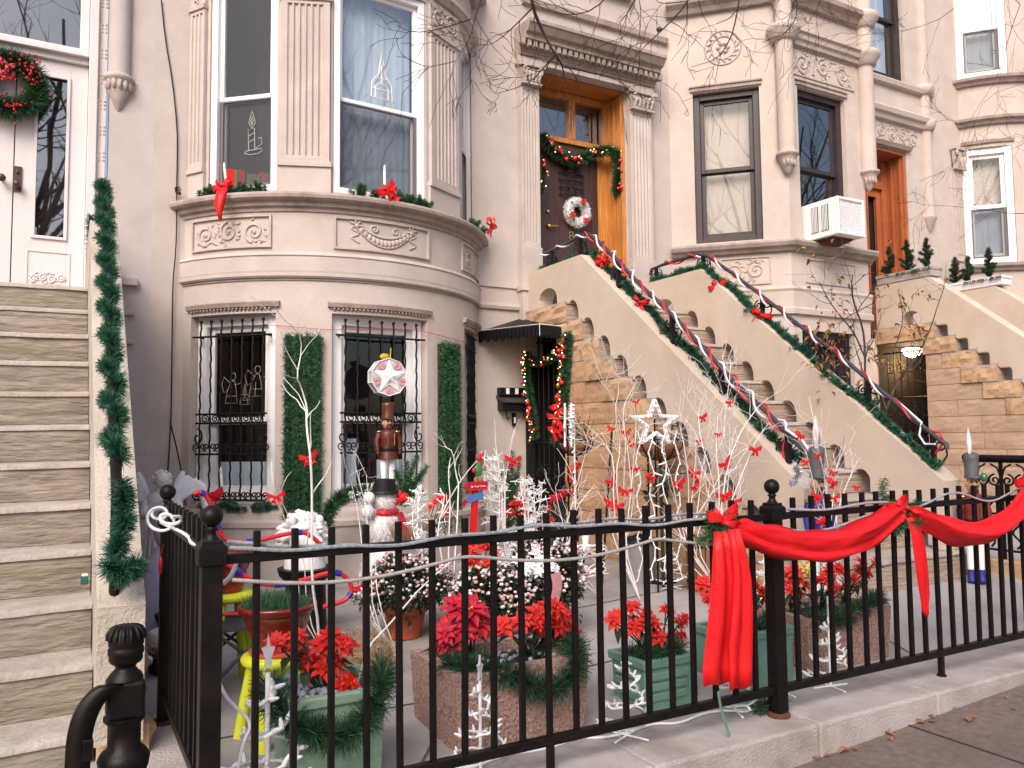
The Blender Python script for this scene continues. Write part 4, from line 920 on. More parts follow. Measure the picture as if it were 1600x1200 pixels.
# ================================================================ greenery and ribbon builders
def pathpts(pts, step=.02):
    o = []
    for a, b in zip(pts, pts[1:]):
        a, b = V(a), V(b); k = max(1, int((b-a).length/step)); o += [a.lerp(b, i/k) for i in range(k)]
    return o+[V(pts[-1])]
def smooth(pts, it=2):
    pts = [V(p) for p in pts]
    for _ in range(it):
        o = [pts[0]]
        for a, b in zip(pts, pts[1:]): o += [a.lerp(b,.25), a.lerp(b,.75)]
        pts = o+[pts[-1]]
    return pts
def pine(mb, pts, per_m, rad, L, wd=.0028, m=0, core=None, mats=2, tuft=0, seed=1, thin=None):
    """needles round a wire"""
    g = random.Random(seed); pp = pathpts(pts, .01); n = len(pp)
    tot = sum((b-a).length for a, b in zip(pp, pp[1:])); N = int(per_m*tot)
    for i in range(N):
        if tuft:
            k0 = g.randrange(n) if g.random() < .15 else min(n-1, int((g.randrange(int(max(1, tot/tuft))+1)+g.gauss(.5,.2))*tuft/tot*n)) % n
        else: k0 = g.randrange(n)
        p = pp[max(0,k0)]; t = (pp[min(n-1,k0+1)]-pp[max(0,k0-1)])
        t = t.normalized() if t.length > 1e-9 else V((0,0,1))
        d = V((g.gauss(0,1), g.gauss(0,1), g.gauss(0,1))); d -= t*d.dot(t)*.6
        if d.length < 1e-6: continue
        d.normalize(); d = (d+t*g.uniform(-.5,.5)).normalized()
        s = thin(k0/n) if thin else 1
        r0 = rad*s*g.uniform(0,.75); l = L*s*g.uniform(.6,1.15)
        x = d.cross(V((g.uniform(-1,1),g.uniform(-1,1),g.uniform(-1,1))))
        if x.length < 1e-6: continue
        x.normalize(); q = p+d*r0
        mb.add([q-x*wd, q+x*wd, q+d*l+x*wd*.3, q+d*l-x*wd*.3], [(0,1,2,3)], m+(g.randrange(mats) if mats > 1 else 0))
def bow_mesh(mb, c, s, nrm=(0,-1,0), m=0, tails=.9, roll=0, seed=1):
    """ribbon bow: two loops, two tails and a knot; s = half width"""
    g = random.Random(seed); c = V(c); n = V(nrm).normalized(); x = n.cross(V((0,0,1))).normalized()*-1; z = V((0,0,1))
    if roll: x, z = x*cos(roll)+z*sin(roll), z*cos(roll)-x*sin(roll)
    def W(a, b, d): return c+x*a*s+z*b*s+n*d*s
    for sg in (-1, 1):
        tilt = g.uniform(.15,.45); k = 10; vs = []
        for i in range(k+1):
            t = i/k*2*pi; r = (1-cos(t))/2; a = sg*r*1.0; d = .28*sin(t)+.1; wv = .16+.36*r
            cz = tilt*r
            vs += [W(a*.97, cz-wv*.6, d), W(a, cz+wv*.55, d*1.1)]
        mb.add(vs, [(2*i,2*i+1,2*i+3,2*i+2) for i in range(k)], m, True)
        if tails:
            k = 6; vs = []
            for i in range(k+1):
                t = i/k; a = sg*(.08+.42*t+.05*sin(t*5)); b = -tails*1.25*t; wv = .10+.20*t; d = .12+.10*sin(t*6+sg)
                cut = .12*t**4
                vs += [W(a-wv, b-cut, d), W(a, b+cut*.9*(i==k), d+.03), W(a+wv, b-cut*.4, d)]
            mb.add(vs, [(3*i+j,3*i+j+1,3*i+j+4,3*i+j+3) for i in range(k) for j in range(2)], m, True)
    mb.ball(W(0,0,.14), (.17*s,.17*s,.2*s), 8, m)
def one(name, mb, mts, label, cat, at_, group=None, bevel=0):
    return tag(mb.build(name, mts, off=at_, bevel=bevel), label, cat, group)
GR = [M['green'], M['greenL']]

# ---------------------------------------------------------------- the front fence
FY = 2.66
XS = [.547,.667,.79,.912,1.03,1.152,1.273,1.39,1.51,1.628,1.748,1.866,1.985,2.102,2.223,2.338,2.457,2.572,2.691,2.962,3.076,3.195,3.312,3.432,3.547,3.66,3.776,3.889,4.006,4.121,4.233,4.348,4.46,4.574,4.686,4.80,4.915,5.03,5.145]
fence = thing('iron_fence', 'black iron picket fence with square posts and ball finials round the front yard', 'fence', (2.83,FY,0)); OF = (2.83,FY,0)
def F_(mb, n, m, p=None, **k): return mb.build(n, m, p or fence, off=OF, **k)
def fpost(x, y, w_=.031, z0=0, h=.945):
    mb = MB(); mb.box(x-w_, y-w_, z0-.02, x+w_, y+w_, h); mb.box(x-w_-.011, y-w_-.011, h-.075, x+w_+.011, y+w_+.011, h-.02)
    mb.add([(x-w_-.011,y-w_-.011,h-.02),(x+w_+.011,y-w_-.011,h-.02),(x+w_+.011,y+w_+.011,h-.02),(x-w_-.011,y+w_+.011,h-.02),(x-.016,y-.016,h+.004),(x+.016,y-.016,h+.004),(x+.016,y+.016,h+.004),(x-.016,y+.016,h+.004)], [(0,1,5,4),(1,2,6,5),(2,3,7,6),(3,0,4,7),(4,5,6,7)])
    p = F_(mb, 'post', M['iron'], bevel=.003)
    b = MB(); b.lathe([(.026,h),(.017,h+.012),(.013,h+.026),(.021,h+.032),(.014,h+.042)], (x,y,0), 12); b.ball((x,y,h+.073), .035, 14); F_(b, 'ball_finial', M['iron'], p)
    r = MB(); r.lathe([(.052,z0-.01),(.050,z0+.012),(.044,z0+.02)], (x,y,0), 16); F_(r, 'base_collar', M['rust'], p)
LFX = .41
for x, y in ((LFX,FY), (2.826,FY), (5.25,FY), (LFX,3.86)): fpost(x, y, .031 if y < 3 else .026, .035 if x < .5 else 0, .945 if y < 3 else .955)
ZT, ZB = .868, .118
mb = MB(); mb.box(LFX+.04, FY-.016, ZT, 5.22, FY+.016, ZT+.03); F_(mb, 'rail', M['iron'], bevel=.003)
mb = MB(); mb.box(LFX+.04, FY-.016, ZB-.018, 5.22, FY+.016, ZB+.016); F_(mb, 'rail', M['iron'], bevel=.003)
mb = MB(); mb.box(LFX-.016, FY+.04, ZT+.02, LFX+.016, 3.84, ZT+.05); F_(mb, 'rail', M['iron'], bevel=.003)
mb = MB(); mb.box(LFX-.016, FY+.04, ZB+.03, LFX+.016, 3.84, ZB+.064); F_(mb, 'rail', M['iron'], bevel=.003)
mb = MB(); mb.box(-.0105,-.0105,ZB-.0, .0105,.0105,.966); pk = mb.build('picket', M['iron'], fence, bevel=.003)
pk.location = (XS[0]-OF[0], 0, 0)
for x in XS[1:]:
    c = pk.copy(); COL.objects.link(c); c.parent = fence; c.location = (x-OF[0], 0, rng.uniform(-.004,.004)); c.rotation_euler = (U(-.006,.006),U(-.006,.006),0)
for i in range(9):
    c = pk.copy(); COL.objects.link(c); c.parent = fence; c.location = (LFX-OF[0], .13+i*.118, .03)
for x in (1.628, 4.006):
    mb = MB(); mb.box(x-.012, FY-.012, -.01, x+.012, FY+.012, ZB); mb.lathe([(.026,-.005),(.024,.008)], (x,FY,0), 10); F_(mb, 'leg', M['iron'])

# rope lights lying on the rail
def strand(label, pts, r, mt, at_, name='rope_light', cat='rope light', group=None, n=6):
    mb = MB(); mb.tube(smooth(pts, 2), r, n); return one(name, mb, mt, label, cat, at_, group)
pts = []; x = LFX+.05
while x < 2.5:
    pts.append((x, FY-.024, ZT+.036+.012*sin(x*5)+.006*sin(x*17))); x += .08
strand('clear rope light tube lying along the top rail of the left fence panel', pts, .0062, M['clear'], (1.4,FY,.9), n=8)
pts = [(p[0], FY+.026, p[2]+.004+.016*sin(p[0]*3.1+1)) for p in pts]
strand('second clear rope light tube running behind the left fence panel top', pts, .0062, M['clear'], (1.4,FY+.03,.9), n=8)
pts = []; x = LFX+.06
while x < 2.75:
    pts.append((x, FY-.02, ZT-.035-.05*abs(sin((x-.4)*3.6)))); x += .07
strand('slack grey rope light tube drooping in loops below the left top rail', pts, .007, mat('grey_tubing', (.34,.32,.31), .3, .2, 30), (1.4,FY-.02,.8))
pts = []; x = 2.88
while x < 5.2:
    pts.append((x, FY-.026, ZT+.03+.030*sin(x*9.5)*(1 if x > 3.6 else .3)+.01)); x += .05
strand('clear rope light tube waving along the top rail right of the post', pts, .0062, M['clear'], (4,FY,.9), n=8)
pts = []; x = 2.70
while x < 3.45:
    pts.append((x, FY-.04-.015*sin(x*7), ZT-.01-.05*abs(sin((x-2.7)*4.2)))); x += .05
strand('grey rope light tube looped round the fence post with the rusty foot', pts, .007, M['clear'], (3,FY,.85))
pts = [(LFX-.035+.02*sin(i*1.3), 3.8-.06*i, ZT+.06+.012*sin(i*2.2)) for i in range(9)]
q = [V((LFX-.055+.036*sin(t*.75)+.016*sin(t*.31), 3.25+.02*t-.04*cos(t*.6), .945+.030*cos(t*.75)+.018*sin(t*.4))) for t in range(30)]
strand('white power cord coiled in messy loops over the left fence corner', q+[V((LFX-.01,3.1,.92)), V((LFX-.02,2.95,.90)), V((LFX,2.8,.915)), V((LFX+.02,2.7,.93))], .0065, M['whiteplas'], (LFX,3.3,.9), 'power_cord', 'cord')
q = [P(a,b,Y=2.74) for a,b in ((370,872),(368,885),(360,902),(348,912))]
strand('short white cord end with plug hanging beside the corner fence post', q, .008, M['whiteplas'], tuple(q[0]), 'power_cord', 'cord')

# ---------------------------------------------------------------- red cloth on the fence
def swag(label, pts, w0, w1, seed):
    """cloth gathered at both ends, hanging in a curve"""
    pp = smooth(pts, 3); k = len(pp); g = random.Random(seed); mb = MB(); nc = 9; vs = []
    for i, p in enumerate(pp):
        t = i/(k-1); wd = w0+(w1-w0)*sin(pi*min(1,max(0,t)))**.7
        for j in range(nc):
            s = j/(nc-1)-.5
            fold = .020*sin(s*9+t*2.2+seed)+.012*sin(s*17+t*5+seed*2)
            vs.append(p+V((s*.05*sin(t*6), -.045+fold-.05*cos(s*pi)*sin(pi*t)**.5, s*wd+.006*sin(t*31+j*2.1))))
    mb.add(vs, [(i*nc+j, i*nc+j+1, (i+1)*nc+j+1, (i+1)*nc+j) for i in range(k-1) for j in range(nc-1)], 0, True)
    o = one('ribbon_swag', mb, M['redbright'], label, 'ribbon', tuple(pp[k//2]), 'red cloth swags on the fence'); m = o.modifiers.new('t','SOLIDIFY'); m.thickness = .003; return o
ys = FY-.02
sw1 = [P(a,b,Y=ys) for a,b in ((1132,822),(1170,838),(1230,851),(1290,852),(1345,832),(1392,795))]
sw2 = [P(a,b,Y=ys) for a,b in ((1408,800),(1440,815),(1480,833),(1530,833),(1570,805),(1600,762),(1625,735))]
swag('broad red cloth swag hanging between the pine bows across the middle post', sw1, .045, .135, 1)
swag('broad red cloth swag hanging at the right end of the fence', sw2, .045, .135, 4)
def cloth_tail(mb, prof, y, nc=13, folds=3.2, ph=0, amp=.018):
    """prof rows: (x_left, x_right, z)"""
    vs = []; k = len(prof)
    for i, (a, b, z) in enumerate(prof):
        for j in range(nc):
            s = j/(nc-1); vs.append((a+(b-a)*s, y-.02+amp*sin(s*folds*2*pi+ph+i*.25)-.012*sin(i*.9), z+.008*sin(s*9+i)*(i > 0)))
    mb.add(vs, [(i*nc+j, i*nc+j+1, (i+1)*nc+j+1, (i+1)*nc+j) for i in range(k-1) for j in range(nc-1)], 0, True)
def rows(l, y):
    return [(P(a,c,Y=y).x, P(b,c,Y=y).x, P((a+b)/2,c,Y=y).z) for a,b,c in l]
t = thing('fence_bow', 'large red cloth bow with long tails tied to pine on the fence', 'bow', tuple(P(1115,815,Y=FY-.05)), group='red bows on the fence'); o0 = tuple(t.location)
mb = MB(); yb = FY-.055; c = P(1128,812,Y=yb)
bow_mesh(mb, c, .085, (0,-1,.1), 0, 0, .12, 5); bow_mesh(mb, c+V((-.01,-.01,-.01)), .065, (-.3,-1,.2), 0, 0, -.6, 8); mb.build('loops', M['redbright'], t, off=o0)
mb = MB(); cloth_tail(mb, rows([(1112,1128,830),(1108,1135,860),(1106,1142,900),(1104,1148,950),(1101,1152,1000),(1098,1150,1040),(1099,1146,1068)], yb), yb, 13, 1.6, .4, .012)
cloth_tail(mb, rows([(1130,1142,825),(1132,1150,860),(1134,1158,900),(1133,1163,950),(1130,1166,1000),(1132,1168,1040),(1130,1168,1072)], yb), yb-.02, 13, 1.5, 2, .012)
o = mb.build('tails', M['redbright'], t, off=o0); m = o.modifiers.new('t','SOLIDIFY'); m.thickness = .002
t = thing('fence_bow', 'red cloth bow with one narrow tail on the right fence panel', 'bow', tuple(P(1400,800,Y=FY-.05)), group='red bows on the fence'); o0 = tuple(t.location)
mb = MB(); c = P(1402,795,Y=yb); bow_mesh(mb, c, .075, (0,-1,.1), 0, 0, .3, 6); bow_mesh(mb, c+V((0,-.01,-.01)), .055, (.3,-1,.2), 0, 0, -.7, 9); mb.build('loops', M['redbright'], t, off=o0)
mb = MB(); cloth_tail(mb, rows([(1412,1424,808),(1418,1436,835),(1422,1440,870),(1428,1444,900),(1436,1448,930),(1440,1448,950),(1443,1447,962)], yb), yb, 9, 1.2, 1, .010); o = mb.build('tail', M['redbright'], t, off=o0); m = o.modifiers.new('t','SOLIDIFY'); m.thickness = .002
t = thing('fence_bow', 'red cloth bow at the right edge of the fence', 'bow', tuple(P(1590,755,Y=FY-.05)), group='red bows on the fence'); o0 = tuple(t.location)
mb = MB(); bow_mesh(mb, P(1598,752,Y=yb), .08, (0,-1,.1), 0, .7, .3, 3); mb.build('loops', M['redbright'], t, off=o0)
def sprig(label, c, n, L, seed, r=.03, spread=(1,.3,.7), group=None, cat='pine sprig', nl=.05, dens=1500):
    g = random.Random(seed); mb = MB(); c = V(c)
    for i in range(n):
        d = V((g.uniform(-1,1)*spread[0], g.uniform(-1,.6)*spread[1], g.uniform(-1,1)*spread[2])).normalized()
        pine(mb, [c, c+d*L*g.uniform(.6,1)], dens, r*.4, nl, .002, 0, seed=seed*31+i, thin=lambda t: 1-.5*t)
    return one('pine_sprig', mb, GR, label, cat, tuple(c), group)
t1 = sprig('dark pine sprigs behind the large red bow with long tails', P(1118,830,Y=FY-.03), 8, .13, 3)
t2 = sprig('dark pine sprigs behind the red bow with one narrow tail', P(1412,810,Y=FY-.03), 10, .15, 4)
mb = MB(); pine(mb, smooth([P(a,b,Y=FY+.02) for a,b in ((1382,800),(1378,770),(1382,748))],1), 1500, .006, .03, .002, seed=5); one('pine_sprig', mb, [M['teal'],M['green']], 'single upright pine shoot rising above the right fence panel', 'pine sprig', tuple(P(1382,800,Y=FY+.02)))

# ---------------------------------------------------------------- newel post and strap by the left steps
NY = 2.62; nc_ = P(196,1060,Y=NY); NX = nc_.x; Z = lambda y: P(196,y,Y=NY).z
t = thing('newel_post', 'heavy black cast iron newel with a fluted knob in the left foreground', 'newel', (NX,NY,-.1)); o0 = (NX,NY,-.1)
mb = MB(); s = .0022
K = [(.004,975),(.024,976),(.042,980),(.050,988),(.054,998),(.054,1006),(.050,1009),(.054,1012),(.055,1020),(.051,1023),(.052,1029),(.046,1034),(.034,1038),(.030,1042),(.036,1046),(.050,1053),(.055,1060)]
mb.lathe([(r*.88,Z(y)) for r,y in K[::-1]], (NX,NY,0), 28)
for i in range(14):
    q = i*2*pi/14; mb.tube([(NX+r*.88*cos(q),NY+r*.88*sin(q),Z(y)) for r,y in ((.026,977),(.044,981),(.052,989),(.0555,998))], [.003,.006,.008,.006], 5)
mb.build('knob', M['iron'], t, off=o0)
mb = MB(); mb.box(NX-.050, NY-.050, Z(1118), NX+.050, NY+.050, Z(1060)); mb.build('block', M['iron'], t, off=o0, bevel=.010)
mb = MB(); mb.lathe([(.078,-.14),(.078,-.1),(.06,-.08),(.052,Z(1190)-.05),(.066,Z(1190)-.01),(.07,Z(1182)),(.060,Z(1172)),(.044,Z(1165)),(.044,Z(1130)),(.056,Z(1122)),(.056,Z(1117))], (NX,NY,0), 24); mb.build('shaft', M['iron'], t, off=o0)
pts = smooth([P(a,b,Y=NY-.03) for a,b in ((172,1068),(160,1075),(145,1092),(132,1115),(124,1145),(121,1180),(120,1230),(120,1290))], 2)
mb = MB(); mb.ribbon(pts, [.062]*len(pts), (1,0,0)); vs0 = len(mb.v)
o = mb.build('strap_arm', M['iron'], t, off=o0); m = o.modifiers.new('t','SOLIDIFY'); m.thickness = .035
mb = MB(); c = P(136,1170,Y=NY-.05); mb.box(c.x-.012,c.y-.02,c.z-.03,c.x+.014,c.y+.01,c.z+.03); mb.build('latch', M['iron'], t, off=o0, bevel=.004)

# ---------------------------------------------------------------- left steps: iron rail with garland
ra = [P(178,285,Y=6.25), P(173,762,Y=3.55)]
RX = .205; ra = [V((RX,6.25,ra[0].z)), V((RX*.93,3.55,ra[1].z))]
t = thing('stoop_handrail', 'black iron handrail wound with garland on the left mossy steps', 'handrail', (RX,5,0)); o0 = (RX,5,0)
mb = MB(); mb.tube([(RX,7.3,ra[0].z-.05), ra[0], ra[1], ra[1]+V((0,-.03,-.015)), ra[1]+V((0,-.035,-.06))], .021, 8); mb.build('rail', M['iron'], t, off=o0)
mb = MB(); mb.tube([ra[1]+V((0,-.0,-.02)), (ra[1].x,3.56,.55)], .020, 8); mb.build('baluster', M['iron'], t, off=o0)
for y in (4.5, 5.4, 6.2):
    z = ra[1].z+(ra[0].z-ra[1].z)*(y-3.55)/2.7; mb = MB(); mb.tube([(RX,y,z),(RX,y,z-.6)], .014, 6); mb.build('baluster', M['iron'], t, off=o0)
mb = MB(); L = (ra[0]-ra[1]); k = 40
hel = [ra[1]+L*(.05+.95*i/k)+V((.025*cos(i*1.7), 0, .025*sin(i*1.7))) for i in range(k+1)]
pine(mb, hel, 6200, .014, .047, .0026, seed=11, tuft=.14)
one('garland', mb, [M['teal'],M['green']], 'long dark green pine garland spiralling up the left handrail', 'garland', tuple(ra[1]))
mb = MB(); c = ra[1]; zz = P(175,885,Y=3.5).z
pine(mb, smooth([(RX-.0,3.52,c.z+.02),(RX+.02,3.5,c.z-.12),(RX-.01,3.48,zz+.06),(RX-.05,3.45,zz+.01),(RX+.0,3.44,zz-.02),(RX+.05,3.45,zz+.02),(RX+.06,3.47,zz-.01),(RX,3.45,zz-.03)],2), 7500, .02, .046, .0026, seed=12, tuft=.1)
one('garland', mb, [M['teal'],M['green']], 'bunched end of green garland hanging low on the left rail post', 'garland', (RX,3.5,zz))
mb = MB(); pine(mb, [P(a,b,Y=7.0) for a,b in ((143,338),(142,380),(147,420),(148,447))], 3000, .01, .045, .003, seed=13)
one('garland', mb, [M['teal'],M['green']], 'thin green garland hanging straight down beside the white door jamb', 'garland', tuple(P(145,447,Y=7.0)))
mb = MB(); c = P(132,905,Y=3.7); mb.box(c.x-.014,c.y-.012,c.z-.02,c.x+.014,c.y+.012,c.z+.012,0); mb.box(c.x-.01,c.y-.009,c.z+.012,c.x+.012,c.y+.009,c.z+.022,1)
one('light_bulb', mb, [M['teal'], M['whiteplas']], 'small teal and white plastic bulb lying on the left step', 'bulb', tuple(c), bevel=.003)

# ---------------------------------------------------------------- cheek wall garlands, rope lights and bows
def cheekz(y): return 2.985 if y > 6.3 else 2.985-(6.3-y)*.813
def cheek_garland(label, x, ys_, seed, dx):
    pts = [(x+dx*(.5+.5*sin(y*7))+.02*sin(y*13), y, cheekz(y)+.03+.01*sin(y*9)) for y in ys_]
    mb = MB(); pine(mb, pts, 3400, .015, .045, .0030, seed=seed, tuft=.10)
    g = random.Random(seed)
    for i in range(0, len(pts)):
        p = V(pts[i])
        for _ in range(2): pine(mb, [p, p+V((g.uniform(-.08,.08), g.uniform(-.06,.06), g.uniform(-.03,.05)))], 1300, .008, .04, .003, seed=seed*7+i)
    return one('garland', mb, [M['teal'],M['green']], label, 'garland', pts[len(pts)//2])
fr = lambda a, b, n: [a+(b-a)*i/(n-1) for i in range(n)]
cheek_garland('green pine garland draped along the left cheek wall of the middle steps', 4.39, fr(7.3,3.95,40), 21, .03)
cheek_garland('green pine garland draped along the right cheek wall of the middle steps', 5.84, fr(7.15,3.82,40), 22, -.03)
def wind(label, rp, ph, mt, r0, pitch, group, tail=None, r=.0092, amp=1):
    pp = pathpts(rp, .02); pts = []; s = 0
    for i in range(len(pp)):
        a = pp[max(0,i-1)]; b = pp[min(len(pp)-1,i+1)]; t = (b-a).normalized(); x = t.cross(V((1,0,0)))
        x = V((1,0,0)); y = t.cross(x); q = 2*pi*s/pitch+ph; s += .02
        rr = r0*(1+.35*sin(s*3.1+ph))*amp
        pts.append(pp[i]+x*cos(q)*rr+y*sin(q)*rr)
    if tail: pts += [V(p) for p in tail]
    mb = MB(); mb.tube(pts, r, 7); return one('rope_light', mb, mt, label, 'rope light', tuple(pp[len(pp)//2]), group)
M['ropered'] = mat('red_rope_light', (.55,.02,.035), .35, .15, 20); M['ropewhite'] = mat('white_rope_light', (.74,.70,.78), .35, .05, 20)
tl = [P(a,b,X=4.345) for a,b in ((1245,690),(1232,680),(1224,695),(1224,715),(1232,732),(1243,738))]
wind('red rope light wound round the left handrail of the middle steps', rpL[2:-3], 0, M['ropered'], .027, .34, 'rope lights on the handrails', tl)
wind('white rope light wound round the left handrail of the middle steps', rpL[:-3], pi, M['ropewhite'], .032, .34, 'rope lights on the handrails', [P(a,b,X=4.34) for a,b in ((1255,690),(1265,705))])
tr = [P(a,b,X=5.85) for a,b in ((1450,672),(1468,676),(1475,690),(1466,704),(1455,714))]
wind('red rope light wound round the right handrail of the middle steps', rpR[2:-3], .6, M['ropered'], .025, .36, 'rope lights on the handrails', tr)
wind('white rope light wound round the right handrail of the middle steps', rpR[4:-4], pi+.6, M['ropewhite'], .032, .36, 'rope lights on the handrails', [P(a,b,X=5.84) for a,b in ((1440,660),(1436,680),(1445,694),(1462,694))])
for i, (a, b, x, sd, s, lb) in enumerate(((942,408,4.36,1,.075,'red ribbon bow on the left garland nearest the oak door'), (1001,473,4.36,2,.075,'red ribbon bow on the left garland below the first handrail scroll'),
        (1123,449,5.80,3,.10,'red ribbon bow on the right garland near its top'), (1190,494,5.80,4,.10,'red ribbon bow on the right garland, lower than its neighbour'))):
    c = P(a,b,X=x); mb = MB(); bow_mesh(mb, c, s, (-.8,-.6,.25), 0, .6, .4*(-1)**i, sd); bow_mesh(mb, c+V((-.02,-.01,0)), s*.8, (-.5,-.8,.4), 0, 0, -.5, sd+9)
    one('red_bow', mb, M['red'], lb, 'bow', tuple(c), 'red bows on the step garlands')

# ---------------------------------------------------------------- wreaths and door garlands
def ring_pts(c, R, n=40, tilt=None): return [V(c)+V((R*cos(i*2*pi/n), 0, R*sin(i*2*pi/n))) for i in range(n+1)]
c = P(14,131,Y=7.52)
t = thing('wreath', 'bushy green wreath with red berries on the white double doors', 'wreath', tuple(c)); mb = MB(); o0 = tuple(c)
pine(mb, ring_pts(c,.205), 6500, .07, .075, .0035, seed=31); mb.build('greenery', GR, t, off=o0)
mb = MB(); g = random.Random(5)
for i in range(150):
    q = g.choice((.4,1.1,2.6,3.4,4.2,5.0))+g.gauss(0,.28); r = .205+g.gauss(0,.045); mb.ball(c+V((r*cos(q), -.07+g.uniform(-.02,.01), r*sin(q))), g.uniform(.008,.014), 6)
for i in range(7): bow_mesh(mb, c+V((-.1+.04*i*.5, -.08, .02+.05*(i%3))), .05, (g.uniform(-.5,.5),-1,.2), 0, .4, g.uniform(-1,1), i)
mb.build('berries', mat('dark_red_berries', (.38,.015,.02), .45, .3, 20), t, off=o0)['kind'] = 'stuff'
c = P(902,332,Y=7.66)
t = thing('wreath', 'small white tinsel wreath with red flowers on the dark plum door', 'wreath', tuple(c)); mb = MB(); o0 = tuple(c); R = .125
mb.tube([V(c)+V((R*cos(i*2*pi/30),0,R*sin(i*2*pi/30))) for i in range(30)], .035, 8, closed=True); pine(mb, ring_pts(c,R), 9000, .04, .042, .003, mats=1, seed=33); mb.build('tinsel_ring', M['whiteplas'], t, off=o0)
def poinsettia(mb, c, r, nrm, seed, m=0, layers=3, dots=True, md=2):
    g = random.Random(seed); nrm = V(nrm).normalized(); x = nrm.cross(V((.2,.1,.97))).normalized(); y = nrm.cross(x); a0 = g.uniform(0,6)
    for l in range(layers):
        k = 6 if l < 2 else 4
        for i in range(k):
            q = a0+l*.5+i*2*pi/k+g.uniform(-.18,.18); lift = (.12,.42,.8)[l]+g.uniform(-.12,.12); d = x*cos(q)+y*sin(q)+nrm*lift
            L = r*(1.0,.82,.5)[l]*g.uniform(.85,1.12); mb.leaf(V(c)+nrm*(.01*l), d, nrm, L, L*.55, m, .16)
    if dots:
        for i in range(5): mb.ball(V(c)+nrm*r*.22+x*g.uniform(-.1,.1)*r+y*g.uniform(-.1,.1)*r, r*.055, 5, md)
mb = MB()
for q in (1.2, 3.6, 5.35): poinsettia(mb, c+V((R*cos(q),-.06,R*sin(q))), .052, (0,-1,.1), int(q*7), dots=False)
for q in (2.3, 3.9, 5.6, .9): mb.leaf(c+V((R*cos(q),-.05,R*sin(q))), (cos(q+1),-.3,sin(q+1)), (0,-1,0), .05, .03, 1)
mb.build('flower', [M['bract'], M['green']], t, off=o0)
M['ballred'] = mat('red_bauble', (.6,.01,.015), .15, .1, 5, spec=.8); M['ballgold'] = mat('gold_bauble', (.75,.45,.12), .2, .1, 5, metal=1); M['fairy'] = emis('fairy_light', (1,.75,.35), 5); M['fairyR'] = emis('fairy_light_red', (1,.12,.08), 3)
def bauble_garland(label, pts, seed, nb, L=.05, dens=2600, rad=.03, lights=0, out=(0,-1,0), big=.024, gold=.35, cat='garland'):
    g = random.Random(seed); pts = smooth(pts,2); pp = pathpts(pts,.01); t = thing('garland', label, cat, tuple(pp[len(pp)//2])); o0 = tuple(t.location); o = V(out)
    mb = MB(); pine(mb, pts, dens, rad, L, .0042, seed=seed); mb.build('greenery', GR, t, off=o0)
    for i in range(nb):
        p = pp[g.randrange(len(pp))]; mb = MB(); r = big*g.uniform(.6,1.1); mb.ball(p+o*(rad+.03)+V((g.uniform(-.04,.04),g.uniform(-.03,.03),g.uniform(-.05,.03))), r, 10)
        mb.build('bauble', M['ballgold'] if g.random() < gold else M['ballred'], t, off=o0)
    if lights:
        mb = MB()
        for i in range(lights):
            p = pp[g.randrange(len(pp))]; mb.ball(p+o*(rad+.025)+V((g.uniform(-.06,.06)*(1-abs(o.x)),g.uniform(-.05,.05)*(1-abs(o.y)),g.uniform(-.04,.04))), .0055, 5, 0 if g.random() < .6 else 1)
        x = mb.build('fairy_lights', [M['fairy'], M['fairyR']], t, off=o0)
    return t
yg = 7.64
bauble_garland('green garland with red and gold baubles draped over the dark plum door', [P(a,b,Y=yg if a < 940 else 7.5) for a,b in ((846,212),(858,230),(876,244),(895,252),(915,246),(930,238),(948,234),(962,238),(968,252),(966,275),(963,302))], 41, 30, .062, 4600, .05, 14)
bauble_garland('short strip of bauble garland on the left edge of the dark plum door', [P(a,b,Y=7.5) for a,b in ((849,250),(850,275),(848,302))], 42, 4, .03, 2000, .012, 4)
xg = 4.20
bauble_garland('lit green garland with baubles down the right side of the low dark entrance', [P(a,b,X=xg) for a,b in ((888,520),(884,555),(882,590),(880,620),(874,660),(868,690))], 43, 16, .055, 3600, .035, 30, (-1,-.2,0))
bauble_garland('lit green garland with red lights down the left side of the low dark entrance', [P(a,b,X=xg) for a,b in ((824,552),(822,570),(824,595),(828,620),(833,650),(836,685))], 44, 12, .045, 3000, .025, 40, (-1,-.2,0), gold=.1)
bauble_garland('dark lit garland across the top of the low dark entrance', [P(a,b,X=xg+.1) for a,b in ((826,560),(845,566),(862,562),(886,538))], 45, 4, .045, 2200, .03, 24, (-1,-.2,0))
c = P(870,655,X=4.15); mb = MB()
for i, (a, b, s) in enumerate(((872,632,.09),(869,650,.10),(867,668,.08))): bow_mesh(mb, P(a,b,X=4.15), s, (-1,-.4,.1), 0, 1.3 if i > 0 else .3, .9 if i == 0 else .2*i, i+2)
one('red_bow', mb, M['red'], 'big red ribbon bow hanging on the garland of the low dark entrance', 'bow', tuple(c))

